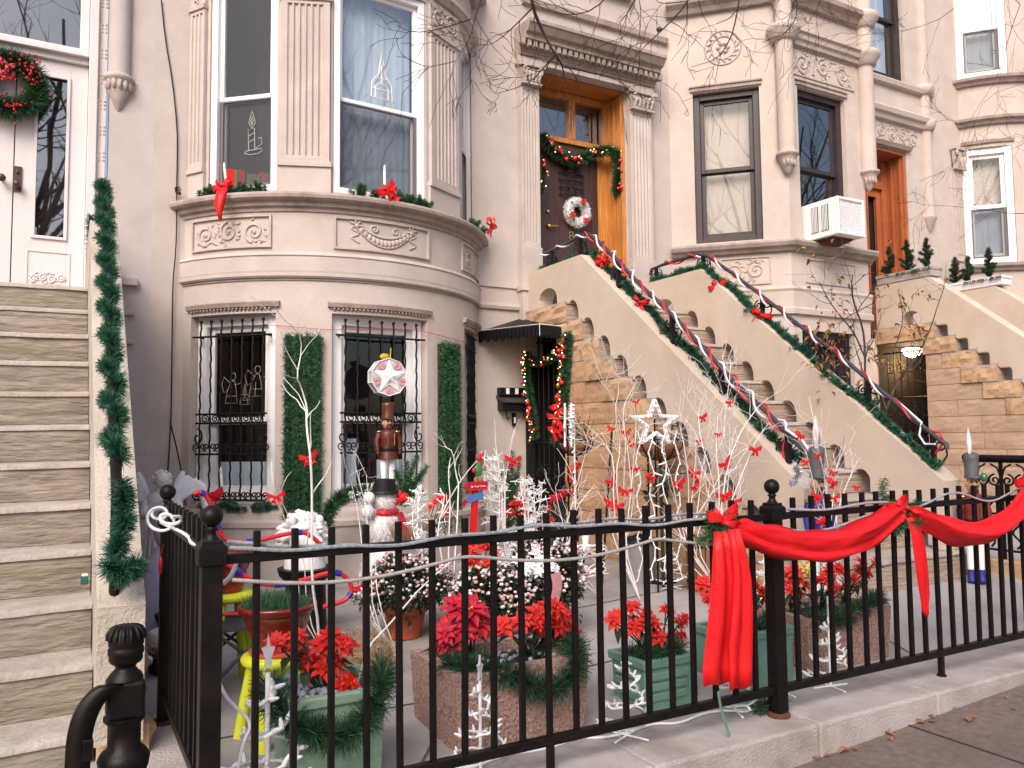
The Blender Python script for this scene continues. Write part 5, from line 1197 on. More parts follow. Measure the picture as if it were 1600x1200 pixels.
# ---------------------------------------------------------------- bay: green panels, sill sprays, candles, bows
def ivy_panel(label, a0, a1, z0, z1, seed, bend=0):
    g = random.Random(seed); mb = MB(); N = 15000; f = cyl_fn(BX,BY,1.62)
    n = 3 if a1-a0 < 11 else 4
    for i in range(N):
        s = (g.randrange(n)+.5+g.gauss(0,.19))/n; z = g.uniform(z0,z1); tap = 1-.12*max(0,(z-z0)/(z1-z0)-.0)*0
        if not 0 <= s <= 1 and g.random() < .6: continue
        p = V(f(a0+(a1-a0)*(.5+(s-.5)*tap), z, -.015-g.uniform(0,.05)*(1-.5*abs(((s*n)%1)-.5)*2)))
        out = V((sin(R_((a0+a1)/2)), -cos(R_((a0+a1)/2)), 0)); sx = V((-out.y, out.x, 0))
        d = (out*g.uniform(.1,1)+sx*g.uniform(-1,1)+V((0,0,g.uniform(-1,.8)))).normalized()*g.uniform(.02,.045)
        x = d.cross(V((g.uniform(-1,1),g.uniform(-1,1),g.uniform(-1,1)))); x.normalize()
        mb.add([p-x*.0026, p+x*.0026, p+d+x*.0012, p+d-x*.0012], [(0,1,2,3)], 0 if g.random() < .6 else 1)
    k = 6
    for i in range(k):
        b0, b1 = a0+(a1-a0)*(.06+.88*i/k), a0+(a1-a0)*(.06+.88*(i+1)/k); fbox(mb, f, b0, b1, z0+.02, z1-.02, -.02, -.004, 2)
    c = f((a0+a1)/2, z0, 0); return one('greenery_panel', mb, [M['green'], M['greenL'], M['leafdark']], label, 'greenery', c, 'green wall panels on the bow bay')
ivy_panel('tall green artificial garland panel left of the middle barred window', -26.2, -14.8, .42, 2.13, 51)
ivy_panel('tall green artificial garland panel right of the middle barred window', 23.2, 34.4, .42, 2.13, 52)
mb = MB(); a = P(447,520,Y=6.6); b = P(500,520,Y=6.6)
mb.tube([cyl_fn(BX,BY,1.64)(q, 2.19+.02*sin(q*.13), 0) for q in range(-30, 42, 3)], .0025, 4); one('ribbon_string', mb, M['red'], 'thin red string stretched between the barred windows of the bow bay', 'string', cyl_fn(BX,BY,1.64)(0,2.19,0))
def spray(label, fnp, n, seed, L=.10):
    g = random.Random(seed); mb = MB(); c0 = V(fnp(.5))
    for i in range(n):
        p = V(fnp(g.random())); d = V((g.uniform(-1,1), g.uniform(-1,.2), g.uniform(.1,1))).normalized(); pine(mb, [p, p+d*L*g.uniform(.4,1)], 2600, .008, .038, .0024, seed=seed*13+i, thin=lambda t: 1-.4*t)
    return one('evergreen_spray', mb, GR, label, 'evergreen spray', tuple(c0), 'evergreen sprays on the bow bay sills')
led = lambda a, r=1.66, z=3.335: cyl_fn(BX,BY,r)(a, z, 0)
spray('evergreen spray on the ledge of the upper left bay window', lambda t: led(-54+23*t), 34, 61)
spray('evergreen spray on the ledge of the upper middle bay window', lambda t: led(-7+26*t), 36, 62)
spray('evergreen spray on the ledge of the upper right bay window', lambda t: led(43+16*t), 24, 63)
def candle(label, c, h, tilt=0, r=.0115):
    t = thing('window_candle', label, 'candle', tuple(c), group='white electric candles at the windows'); mb = MB(); ax = V((sin(tilt),0,cos(tilt)))
    mb.lathe([(r,0),(r,h*.72),(r*.9,h*.74)], (0,0,0), 10, ax=ax); mb.build('stick', M['candle'], t)
    mb = MB(); mb.lathe([(r*.5,h*.74),(r*1.05,h*.80),(r*.7,h*.9),(.001,h)], (0,0,0), 10, ax=ax); mb.build('flame_bulb', M['candle'], t); return t
a = P(354,293,Y=6.9); candle('leaning white candle on the ledge of the upper left bay window', P(354,290,Y=led(-43)[1]), .20, -.12)
candle('upright white candle on the ledge of the upper middle bay window', P(601,292,Y=led(6)[1]), .20, 0)
candle('white candle on the sill of the lower left barred window', P(347,766,Y=6.85), .19, -.07)
def bow_at(label, c, s, nrm, sd, tails, roll=0, grp='red ribbon bows on the bow bay', extra=True, mt='redbright'):
    mb = MB(); bow_mesh(mb, c, s, nrm, 0, tails, roll, sd)
    if extra: bow_mesh(mb, V(c)+V(nrm)*.03, s*.7, nrm, 0, tails*.7, roll-.7, sd+5)
    return one('red_bow', mb, M[mt], label, 'bow', tuple(c), grp)
f = lambda a, z: led(a, 1.70, z)
c = P(349,293,Y=f(-43,3)[1]); bow_at('red bow with long hanging tail on the upper left bay ledge', c, .09, (-.55,-.8,.2), 1, .3, .4)
mb = MB(); yq = f(-43,3)[1]-.08; cloth_tail(mb, rows([(340,356,294),(336,352,308),(333,349,322),(338,346,333),(342,347,344)], yq), yq, 7, 1, 0, .01); o = one('ribbon_tail', mb, M['redbright'], 'hanging tail of the red bow on the upper left bay ledge', 'ribbon', tuple(c)); m = o.modifiers.new('t','SOLIDIFY'); m.thickness = .002
c = P(606,300,Y=f(6,3)[1]-.03); bow_at('red bow on the upper middle bay ledge', c, .10, (.1,-1,.2), 2, .9, .7)
c = P(766,352,Y=f(56,3)[1]-.05); bow_at('red bow on the upper right bay ledge at its corner', c, .09, (.6,-.8,.2), 3, 1.2, -.3)
spray('evergreen spray on the sill of the lower left barred window', lambda t: led(-52+22*t, 1.66, .70), 26, 64)
c = P(330,775,Y=6.7); bow_at('wide red bow on the sill of the lower left barred window', c, .10, (-.3,-1,.25), 7, .5, .25)

# ---------------------------------------------------------------- wall hardware
mb = MB(); q = [P(a,b,Y=7.385) for a,b in ((252,0),(258,60),(270,130),(277,200),(277,250),(276,290))]+[P(a,b,Y=7.37) for a,b in ((276,320),(276,360),(274,400),(270,440),(269,520),(268,600),(267,660),(262,740))]
mb.tube(smooth(q,1), .0055, 5); k = P(278,298,Y=7.34)
for i in range(3): mb.tube([k+V((.022*cos(t*.5+i), .01*i-.01, .03*sin(t*.5))) for t in range(13)], .005, 5)
one('wall_cable', mb, M['ironB'], 'thin black cable running down the wall left of the bow bay', 'cable', tuple(q[-1]))
mb = MB(); q = [P(a,b,Y=6.9) for a,b in ((266,660),(276,700),(284,740),(290,790))]; mb.tube(q, .006, 5); mb.tube([P(a,b,Y=6.9) for a,b in ((278,772),(296,762))], .005, 5)
one('plant_stake', mb, M['ironB'], 'thin dark stake leaning on the wall behind the angel statue', 'stake', tuple(q[-1]))
o0 = tuple(P(802,640,Y=7.4)); t = thing('mailbox', 'black wall mailbox with a hooded shelf and two hooks beside the low entrance', 'mailbox', o0)
a, b = P(779,620,Y=7.36).x, P(826,620,Y=7.36).x; z = lambda y: P(800,y,Y=7.36).z
mb = MB(); mb.box(a, 7.33, z(619), b, 7.399, z(606)); mb.box(a+.005, 7.28, z(642), b-.005, 7.398, z(625)); mb.build('box', M['ironB'], t, off=o0, bevel=.006)
mb = MB(); mb.add([(a-.01,7.25,z(627)),(b+.01,7.25,z(627)),(b+.01,7.398,z(618)),(a-.01,7.398,z(618)),(a-.01,7.25,z(630)),(b+.01,7.25,z(630)),(b+.01,7.398,z(622)),(a-.01,7.398,z(622))], [(0,1,2,3),(4,7,6,5),(0,4,5,1),(1,5,6,2),(2,6,7,3),(3,7,4,0)]); mb.build('hood', mat('weathered_black_lid', (.045,.043,.045), .6, .3, 14), t, off=o0)
for s in (.25, .55, .82):
    mb = MB(); x = a+(b-a)*s; mb.box(x-.018, 7.322, z(616), x+.018, 7.3295, z(607)) if s < .8 else None
    if s < .8: mb.build('name_plate', M['whiteplas'], t, off=o0)
    h = MB(); fx = lambda u, zz, d: (u, 7.36, zz)
    if s != .55: h.tube([fx(x,z(642),0), fx(x,z(650),0), fx(x+.02,z(656),0), fx(x+.04,z(651),0)], .006, 5); h.build('hook', M['ironB'], t, off=o0)
mb = MB(); x = a+(b-a)*.52; mb.box(x-.015, 7.36, z(665), x+.015, 7.399, z(645)); mb.build('lock_box', M['ironB'], t, off=o0); mb = MB(); mb.box(x-.008,7.352,z(661),x+.008,7.359,z(652)); mb.build('label_plate', M['whiteplas'], t, off=o0)
o0 = (4.0,7.0,2.3); t = thing('canopy', 'black metal canopy with a ribbed valance over the low dark entrance', 'canopy', o0)
c0 = [V((4.235,6.6,P(889,509,X=4.24).z)), V((3.98,6.6,P(843,508,Y=6.6).z)), V((3.72,7.39,P(774,520,Y=7.39).z)), V((4.235,7.39,2.52))]
mb = MB(); mb.add([*c0, *[p-V((0,0,.02)) for p in c0]], [(0,1,2,3),(4,7,6,5),(0,4,5,1),(1,5,6,2),(2,6,7,3),(3,7,4,0)]); mb.build('roof', M['ironB'], t, off=o0)
mb = MB(); n = 16
for A, B in ((c0[0],c0[1]), (c0[1],c0[2])):
    for i in range(n):
        p, q = A.lerp(B,i/n), A.lerp(B,(i+.8)/n); nn = (B-A).normalized().cross(V((0,0,1)))*.008
        mb.obox((p+q)/2-V((0,0,.055+.006*sin(i*3))), (q-p)/2, nn, (0,0,.05+.006*sin(i*3)))
mb.build('valance', M['ironB'], t, off=o0)
mb = MB(); mb.tube([c0[0]+V((0,0,.01)), c0[1]+V((0,0,.012)), c0[1]-V((0,0,.1))], .004, 5); mb.tube([c0[1]+V((0,0,.012)), c0[2]+V((0,0,.012))], .003, 5); mb.build('trim', M['whiteplas'], t, off=o0)
o0 = tuple(P(1300,372,Y=6.2)); t = thing('air_conditioner', 'white boxy air conditioner sticking out of the angular bay window', 'air conditioner', o0)
ax0, ax1, ay, az0, az1 = 7.53, 7.985, 5.99, 3.50, 3.93
mb = MB(); mb.box(ax0, ay+.063, az0, ax1, 6.62, az1); ring(mb, flat_fn((ax0,ay),(ax1,ay)), 0, ax1-ax0, az0, az1, .035, 0, .06); mb.build('case', M['white'], t, off=o0, bevel=.008)
mb = MB(); mb.box(ax0+.035, ay+.055, az0+.035, ax1-.035, ay+.062, az1-.035, 1)
for i in range(15): x = ax0+.04+(ax1-ax0-.08)*i/14; mb.box(x-.004, ay+.012, az0+.035, x+.004, ay+.02, az1-.035)
for i in range(14): zz = az0+.04+(az1-az0-.08)*i/13; mb.box(ax0+.035, ay+.021, zz-.005, ax1-.035, ay+.05, zz+.004)
mb.build('grille', [M['white'], mat('grey_fins', (.16,.16,.17), .6, .2, 40)], t, off=o0)
mb = MB()
for y0_ in (6.12, 6.26):
    mb.box(ax0-.004, y0_, az0+.07, ax0-.001, y0_+.1, az1-.06, 1)
    for i in range(5): mb.box(ax0-.012, y0_+.012+i*.02, az0+.075, ax0-.003, y0_+.018+i*.02, az1-.065)
mb.build('side_vent', [M['white'], M['darkframe']], t, off=o0)
mb = MB(); mb.add([(ax0+.05,6.1,az0-.005),(ax1-.05,6.1,az0-.005),(ax1-.05,6.44,az0-.005),(ax0+.05,6.44,az0-.005),(ax0+.1,6.15,az0-.04),(ax1-.1,6.15,az0-.04),(ax1-.1,6.42,az0-.06),(ax0+.1,6.42,az0-.06)], [(3,2,1,0),(4,5,6,7),(0,1,5,4),(1,2,6,5),(2,3,7,6),(3,0,4,7)]); mb.build('support_shelf', M['rust'], t, off=o0)

# ================================================================ planters and pots
M['granite'] = mat('exposed_aggregate', (.37,.235,.195), .9, .75, 90, .6, 100, stain=(.20,.13,.11), stain_amt=.5, stain_scale=5)
M['greenplas'] = mat('sage_plastic', (.135,.27,.215), .5, .10, 6, .08, 40, stain=(.10,.14,.09), stain_amt=.6, stain_scale=4)
M['mintplas'] = mat('mossy_mint_planter', (.235,.35,.27), .6, .14, 6, .15, 40, stain=(.12,.15,.07), stain_amt=.8, stain_scale=5)
M['soil'] = mat('soil', (.03,.022,.018), .95, .4, 40, .6, 60)
M['pebble'] = mat('grey_pebble', (.36,.37,.43), .6, .25, 15, rnd=.2)
M['glaze'] = mat('red_glaze', (.19,.010,.007), .2, .2, 8, spec=.5, coat=.3)
M['terra'] = mat('terracotta', (.42,.085,.035), .7, .12, 9)
M['yellowplas'] = mat('lime_yellow_plastic', (.62,.66,.035), .42, .06, 6)
M['statue'] = mat('grey_cast_stone', (.66,.65,.66), .85, .15, 12, .3, 50)
M['plaster'] = mat('white_plaster', (.72,.70,.71), .75, .08, 12, .3, 40)
M['hay'] = mat('dry_straw', (.36,.24,.13), .9, .3, 30)
M['coir'] = mat('coconut_fibre', (.30,.13,.065), .95, .3, 60, .7, 60)
M['galv'] = mat('galvanised_steel', (.38,.38,.38), .45, .15, 8, metal=.6)
M['barrel'] = mat('brown_wood', (.26,.12,.055), .7, .3, 6, .3, 30, stretch=(8,8,.5))
M['silver'] = mat('silver_tinsel', (.65,.66,.72), .25, .2, 60, metal=.8)

def planter(label, x0, x1, y0, y1, z0, h, mt, rim, taper, group=None, name='planter', panels=0, wallt=.03):
    c = ((x0+x1)/2, (y0+y1)/2, z0); t = thing(name, label, 'planter', c, 0, group)
    hx, hy = (x1-x0)/2, (y1-y0)/2; bx, by = hx*(1-taper), hy*(1-taper)
    mb = MB()
    def loop(a, b, z): return [(-a,-b,z),(a,-b,z),(a,b,z),(-a,b,z)]
    L = [loop(bx,by,.0), loop(hx-.012*rim,hy-.012*rim,h-.04*rim), loop(hx,hy,h-.04*rim+.001), loop(hx+.004*rim,hy+.004*rim,h), loop(hx-wallt,hy-wallt,h), loop(hx-wallt-.01,hy-wallt-.01,h-.07)]
    vs = [p for l in L for p in l]
    mb.add(vs, [(i*4+j, i*4+(j+1)%4, (i+1)*4+(j+1)%4, (i+1)*4+j) for i in range(5) for j in range(4)]+[(3,2,1,0)])
    if panels:     # moulded clapboard relief on the front and left faces
        for k in range(3):
            z = h*(.2+.2*k); f = (1-taper)+(taper)*(z/h)
            mb.box(-hx*f*.72, -hy*f-.006, z, hx*f*.72, -hy*f+.02, z+h*.15); mb.box(-hx*f-.006, -hy*f*.72, z, -hx*f+.02, hy*f*.72, z+h*.15)
        for sx in (-1, 1):
            for sy in (-1, 1): mb.box(sx*bx-.015, sy*by-.015, -.0, sx*bx+.015, sy*by+.015, .03)
    mb.build('box', mt, t, bevel=.006)
    s = MB(); s.add(loop(hx-wallt-.002,hy-wallt-.002,h-.05), [(0,1,2,3)]); s.build('soil', M['soil'], t)
    return t
PG = 'planters along the fence'
planter('mossy mint green planter in the front left corner inside the fence', .70, 1.06, 2.84, 3.18, .002, .355, M['mintplas'], 1, .14, PG, panels=0)
planter('wide pink granite planter left of centre behind the fence', 1.37, 2.0, 2.94, 3.42, .0, .315, M['granite'], 0, .06, PG, wallt=.06)
planter('small sage green square planter between two granite planters', 2.30, 2.61, 2.95, 3.22, .004, .235, M['greenplas'], 1, .12, PG, panels=1)
planter('sage green planter behind the fence post with the rusty foot', 2.86, 3.28, 2.95, 3.27, .01, .275, M['greenplas'], 1, .10, PG, panels=0)
planter('wide pink granite planter right of the fence post', 3.38, 4.05, 2.97, 3.42, .02, .28, M['granite'], 0, .06, PG, wallt=.06)
g = random.Random(9)
for (x0, x1, y0, y1, z, n, lb) in ((.76,1.0,2.9,3.1,.325,70,'grey pebbles heaped in the front left mint planter'), (1.62,1.95,3.0,3.3,.275,45,'grey pebbles in the left granite planter')):
    mb = MB()
    for i in range(n):
        r = g.uniform(.010,.018); mb.ball((g.uniform(x0,x1), g.uniform(y0,y1), z+g.uniform(0,.02)), (r,r*g.uniform(.6,1),r*.7), 7)
    o = one('pebbles', mb, M['pebble'], lb, 'pebbles', ((x0+x1)/2,(y0+y1)/2,z)); o['kind'] = 'stuff'
def rim_garland(label, pts, seed, dens=4200, L=.07, rad=.02, wd=.0022):
    mb = MB(); pine(mb, smooth(pts,2), dens, rad, L, wd, seed=seed, tuft=.06); return one('garland', mb, [M['green'],M['leafdark'],M['greenL']][:2], label, 'garland', tuple(pts[0]), 'pine garlands round the planters')
rim_garland('pine garland tumbling over the front of the mint green planter', [(.68,3.1,.35),(.66,2.9,.34),(.74,2.80,.27),(.82,2.80,.24),(.90,2.79,.22),(.96,2.80,.27),(1.04,2.84,.37),(1.06,2.95,.38)], 71)
rim_garland('pine garland tumbling over the front rim of the left granite planter', [(1.40,3.1,.32),(1.46,2.98,.33),(1.6,2.95,.30),(1.70,2.90,.24),(1.80,2.89,.21),(1.90,2.90,.25),(1.96,2.97,.34),(2.0,3.1,.34)], 72)
rim_garland('low pine garland in the small sage planter', [(2.33,3.1,.25),(2.38,2.99,.25),(2.46,2.98,.27),(2.56,3.0,.26),(2.59,3.1,.25)], 73, 2600, .05)
rim_garland('pine greenery in the sage planter behind the post', [(2.9,3.1,.29),(3.0,3.0,.30),(3.15,3.0,.29),(3.24,3.1,.29)], 74, 2400, .06)
rim_garland('pine garland over the rim of the right granite planter', [(3.42,3.0,.29),(3.52,2.96,.29),(3.62,2.95,.28),(3.72,2.99,.28),(3.9,3.0,.32),(4.05,3.05,.33),(4.1,3.1,.30)], 75, 3200, .065)
mb = MB(); pine(mb, [(2.75,2.72,.03),(2.84,2.74,.02),(2.93,2.73,.03)], 2500, .02, .05, .002, seed=76); one('pine_sprig', mb, [M['green'],M['leafdark']], 'fallen pine sprig on the ground behind the rusty post foot', 'pine sprig', (2.84,2.74,0))

def poin_plant(label, heads, Y, base, mt, seed, nleaf=26, group='red poinsettias', name='poinsettia', lr=.075, dY=.10):
    """heads: (px, py, radius m)"""
    g = random.Random(seed); b = V(base); t = thing(name, label, 'poinsettia', base, 0, group)
    cs = []
    heads = list(heads)+[(a+g.uniform(-9,9), c+g.uniform(-8,10), r*.8) for a, c, r in heads if g.random() < .95]
    for i, (a, c, r) in enumerate(heads):
        p = P(a, c, Y=Y+g.uniform(-.4,.6)*dY); cs.append((p, r)); n = (p-b).normalized()+V((0,-.9,.35))
        mb = MB(); poinsettia(mb, p, r, n, seed*17+i); mb.build('flower_head', [mt, M['bractD'], M['yellow']], t, off=base)
    mb = MB()
    for p, r in cs:
        mb.tube([b, b.lerp(p,.5)+V((g.uniform(-.02,.02),g.uniform(-.02,.02),.01)), p], [.005,.004,.003], 5)
    mb.build('stem', M['leafdark'], t, off=base)
    mb = MB()
    for i in range(nleaf):
        p, r = cs[g.randrange(len(cs))]; q = b.lerp(p, g.uniform(.45,.95))+V((g.uniform(-.03,.03),g.uniform(-.03,.05),g.uniform(-.03,.01)))
        d = V((g.uniform(-1,1), g.uniform(-1,.6), g.uniform(-.5,.3))); mb.leaf(q, d, (0,0,1), lr*g.uniform(.8,1.4), lr*.6, 0, .3)
    mb.build('leaves', M['leafdark'], t, off=base)
    return t
poin_plant('ragged red poinsettia in the front left mint planter', [(432,1005,.055),(462,1000,.05),(478,1030,.07),(505,1010,.065),(520,1000,.06),(540,1010,.06),(520,1035,.065),(490,1050,.05),(545,1068,.06),(528,1072,.045),(505,1045,.06)], 2.98, (.87,3.0,.30), M['bract'], 81, 30)
poin_plant('orange red poinsettia at the right of the left granite planter', [(785,978,.065),(815,972,.06),(840,962,.07),(862,952,.075),(880,965,.075),(895,985,.06),(870,980,.06),(845,985,.05)], 3.1, (1.85,3.2,.27), M['bract'], 82, 30)
poin_plant('dark crimson poinsettia with drooping bracts at the left of the granite planter', [(715,950,.10),(735,955,.10),(700,985,.085),(725,990,.08),(690,1005,.06),(750,975,.09),(705,1010,.06)], 3.25, (1.6,3.25,.27), M['bractD'], 83, 12)
poin_plant('bright red poinsettia in the small sage green planter', [(960,970,.06),(985,950,.045),(992,980,.065),(1020,975,.05),(1028,995,.06),(1040,955,.055),(1060,975,.055),(1062,995,.055),(1010,965,.05)], 3.05, (2.46,3.08,.21), M['bract'], 84, 26)
poin_plant('deep red poinsettia in the sage planter, left half hidden by the red tails', [(1098,915,.06),(1110,935,.05),(1172,915,.06),(1188,925,.06),(1160,935,.05),(1195,940,.05)], 3.1, (3.05,3.12,.25), M['bract'], 85, 20)
poin_plant('red poinsettias at the left of the right granite planter', [(1240,895,.06),(1255,915,.055),(1232,915,.05),(1248,930,.04)], 3.15, (3.55,3.18,.27), M['bract'], 86, 16)
poin_plant('red poinsettias filling the middle of the right granite planter', [(1295,895,.065),(1310,890,.06),(1318,915,.06),(1300,918,.06),(1330,905,.055),(1285,905,.05)], 3.12, (3.72,3.18,.27), M['bract'], 87, 16)
poin_plant('tall red poinsettias at the right end of the right granite planter', [(1345,880,.06),(1352,895,.055),(1365,880,.045),(1340,895,.05)], 3.15, (3.92,3.2,.27), M['bract'], 88, 12)
mb = MB(); c = P(1258,885,Y=3.15)
for i in range(4): poinsettia(mb, c+V((U(-.05,.05),0,U(-.05,.05))), .05, (U(-.4,.4),-1,.4), 90+i, dots=False)
one('gold_flower', mb, mat('gold_silk', (.62,.45,.13), .4, .2, 20), 'gold silk flower among the poinsettias of the right granite planter', 'flower', tuple(c))

def mum(label, c, rx, rz, pot, seed, fl=('white_bloom','pink_bloom')):
    g = random.Random(seed); t = thing('chrysanthemum', label, 'chrysanthemum', (c[0],c[1],c[2]), 0, 'potted chrysanthemums'); h = pot
    mb = MB(); mb.lathe([(.10,0),(.125,h*.8),(.14,h*.8),(.145,h),(.13,h),(.12,h-.03)], (0,0,0), 20); mb.build('pot', M['terra'], t)
    mb = MB(); cz = h+rz*.35
    for i in range(3400):
        d = V((g.gauss(0,1), g.gauss(0,1), abs(g.gauss(0,1))-.35)).normalized(); r = g.uniform(.55,1.0)+.08*sin(d.x*7+seed)+.08*sin(d.y*9)
        p = V((d.x*rx*r, d.y*rx*r, cz+d.z*rz*r)); mb.leaf(p, d+V((g.uniform(-.8,.8),g.uniform(-.8,.8),g.uniform(-.6,.6))), (0,0,1), g.uniform(.026,.046), .022, 0 if g.random() < .7 else 1, .2)
    mb.build('foliage', [M['leafdark'], M['bronzeleaf']], t)
    mb = MB()
    for i in range(300):
        d = V((g.gauss(0,1), g.gauss(0,1)-.3, abs(g.gauss(0,1))+.1)).normalized(); r = g.uniform(.93,1.1)+.08*sin(d.x*7+seed)+.08*sin(d.y*9)
        p = V((d.x*rx*r, d.y*rx*r, cz+d.z*rz*r)); s = g.uniform(.009,.0155); mb.ball(p, (s,s,s*.75), 6, g.choice((0,0,0,1,1,2)))
    o = mb.build('blossoms', [M['bloomW'], M['bloomP'], M['bloomF']], t); o['kind'] = 'stuff'
    return t
M['bloomW'] = mat('white_bloom', (.66,.60,.62), .7, .1, 40); M['bloomP'] = mat('pink_bloom', (.62,.36,.38), .7, .2, 40); M['bloomF'] = mat('faded_bloom', (.36,.22,.19), .8, .2, 40); M['bronzeleaf'] = mat('bronze_leaf', (.055,.045,.028), .6, .3, 20)
mum('white flowered chrysanthemum bush in a terracotta pot, leftmost of three', (1.86,4.72,.05), .28, .21, .19, 91)
mum('pink and white chrysanthemum bush in the middle of the three', (2.13,4.1,.05), .24, .20, .19, 92)
mum('tall fading chrysanthemum bush, rightmost of the three', (2.52,4.15,.08), .24, .26, .20, 93)
mb = MB(); c = P(842,880,Y=3.95)
for i in range(14): poinsettia(mb, c+V((U(-.12,.12),U(-.05,.05),U(-.04,.06))), .045, (U(-.6,.6),-1,.6), 300+i, dots=False)
one('silk_flowers', mb, M['whiteplas'], 'white silk poinsettia blooms resting on the rightmost chrysanthemum', 'flowers', tuple(c))
c = P(750,875,Y=4.75); poin_plant('bright red poinsettia mound behind the chrysanthemums', [(735,862,.06),(752,855,.06),(770,862,.06),(742,880,.06),(762,882,.06),(775,890,.05),(748,897,.05),(730,880,.05)], 4.7, (c.x,4.85,.06), M['bract'], 95, 20, lr=.09)
mb = MB(); mb.lathe([(.11,.04),(.14,.22),(.15,.22),(.15,.25)], (c.x,4.85,0), 16); one('flower_pot', mb, M['terra'], 'terracotta pot under the bright red poinsettia mound', 'pot', (c.x,4.85,.04))
poin_plant('red poinsettia on a stand left of the low dark entrance', [(805,790,.07),(815,780,.06),(798,802,.06),(820,800,.06),(810,812,.05)], 5.6, (3.05,5.65,.5), M['bract'], 96, 14)
poin_plant('pair of small red poinsettia heads left of the signpost', [(688,780,.055),(692,800,.045),(680,785,.04)], 5.6, (2.42,5.75,.35), M['bract'], 97, 8)
poin_plant('dark pink poinsettia beside the low dark entrance', [(880,772,.06),(892,768,.055),(870,778,.05),(865,785,.045)], 5.4, (3.45,5.5,.35), M['bractD'], 98, 16)
poin_plant('red silk poinsettia below the left hanging bowl', [(895,742,.05),(899,730,.045),(890,750,.04)], 5.45, (3.6,5.6,.75), M['bract'], 99, 6)

# ---------------------------------------------------------------- stools, red pot, chair
def stool(label, c, h, yaw):
    t = thing('plastic_stool', label, 'stool', c, yaw, 'lime yellow plastic stools'); mb = MB()
    mb.lathe([(.03,h-.03),(.118,h-.04),(.132,h-.03),(.136,h-.012),(.128,h),(.05,h+.003)], (0,0,0), 24); mb.build('seat', M['yellowplas'], t)
    for i in range(4):
        q = pi/4+i*pi/2; mb = MB(); mb.tube([(.085*cos(q),.085*sin(q),h-.03),(.115*cos(q),.115*sin(q),h*.5),(.145*cos(q),.145*sin(q),0)], [.026,.027,.025], 8); mb.build('leg', M['yellowplas'], t)
    return t
sz = P(405,1035,Y=3.4).z
stool('lime yellow plastic stool carrying the big red pot', (.79,3.47,.01), sz, .3)
stool('lime yellow plastic stool half hidden behind the corner fence post', (.76,4.32,.02), .47, .1)
def lathe_thing(name, label, cat, prof, c, mt, n=24, group=None):
    mb = MB(); mb.lathe(prof, (0,0,0), n); o = mb.build(name, mt); o.location = c; return tag(o, label, cat, group)
t = thing('flower_pot', 'large glossy red ribbed pot of green shoots on the yellow stool', 'pot', (.80,3.47,sz+.014))
mb = MB(); mb.lathe([(.11,.0),(.115,.012),(.100,.014)], (0,0,0), 24); mb.build('saucer', M['terra'], t)
mb = MB(); mb.lathe([(.085,.013),(.092,.03),(.118,.10),(.121,.104),(.121,.110),(.124,.114),(.124,.120),(.128,.124),(.140,.17),(.158,.175),(.162,.19),(.160,.20),(.148,.20),(.140,.16)], (0,0,0), 32); mb.build('pot', M['glaze'], t)
mb = MB(); g = random.Random(3)
for i in range(1500):
    q, r = g.uniform(0,2*pi), .135*math.sqrt(g.random()); d = V((g.gauss(0,.35),g.gauss(0,.35),1)).normalized()*g.uniform(.04,.11)*(1.25-r*3); mb.blade((r*cos(q), r*sin(q), .165), d, .0022, g.randrange(2))
mb.build('shoots', GR, t)
lathe_thing('flower_pot', 'dark red pot on the stool behind the corner fence post', 'pot', [(.08,0),(.10,.10),(.125,.16),(.135,.165),(.135,.19),(.12,.19),(.11,.15)], (.74,4.32,.495), M['glaze'])
t = thing('folding_chair', 'dark metal folding chair half hidden behind the red pot', 'chair', (.75,3.95,0)); dk = mat('dark_grey_metal', (.05,.055,.06), .5, .2, 10)
mb = MB()
for s in (0, .36):
    mb.tube(smooth([(-.2,.1+s,.0),(-.1,.1+s,.12),(.0,.1+s,.22),(.12,.1+s,.30),(.2,.1+s,.34)],1), .009, 6); mb.tube(smooth([(.22,.1+s,.02),(.15,.1+s,.14),(.02,.1+s,.25),(-.12,.1+s,.36),(-.16,.1+s,.62)],1), .009, 6)
mb.tube([(-.2,.1,.02),(-.2,.46,.02)], .009, 6); mb.tube([(.22,.1,.03),(.22,.46,.03)], .009, 6); mb.build('frame', dk, t)
mb = MB(); mb.obox((.03,.28,.36), (.20,0,.0), (0,.2,0), (0,0,.008)); mb.build('seat', dk, t); mb = MB(); mb.obox((-.15,.28,.55), (-.015,0,.14), (0,.2,0), (.006,0,.002)); mb.build('backrest', dk, t)

# ---------------------------------------------------------------- red hose with blue bands
def hose(label, l, Y, r=.0115):
    pts = smooth([P(a,b,Y=Y+(.0 if len(q)==0 else q[0])) for a,b,*q in l], 2); t = thing('rope_light', label, 'rope light', tuple(pts[0]), 0, 'red hoses with blue bands'); o0 = tuple(t.location)
    mb = MB(); mb.tube(pts, r, 8); mb.build('tube', M['ropered'], t, off=o0); pp = pathpts(pts, .02); blue = BL
    for i in range(6, len(pp)-3, 11):
        mb = MB(); mb.tube([pp[i-1], pp[i], pp[i+1]], r*1.35, 8); mb.build('band', blue, t, off=o0)
BL = mat('blue_band', (.02,.03,.30), .4, .2, 20)
hose('red and blue banded hose arching over the corner post to the lion', [(302,772),(316,768),(326,780),(334,800),(341,825),(348,842),(375,848),(400,846),(430,838),(460,832),(478,832),(492,842),(500,850)], 4.3)
hose('red and blue banded hose looping above the big red pot', [(352,880),(372,892),(385,903),(410,913),(440,914),(480,905),(515,894),(535,896),(548,910),(551,925),(540,938),(520,945),(505,948)], 3.9)
mb = MB(); mb.tube([P(345,960,Y=3.9), P(372,959,Y=3.9), P(398,958,Y=3.9)], .008, 6); one('red_rod', mb, M['ropered'], 'thin straight red rod left of the big red pot', 'rod', tuple(P(345,960,Y=3.9)))

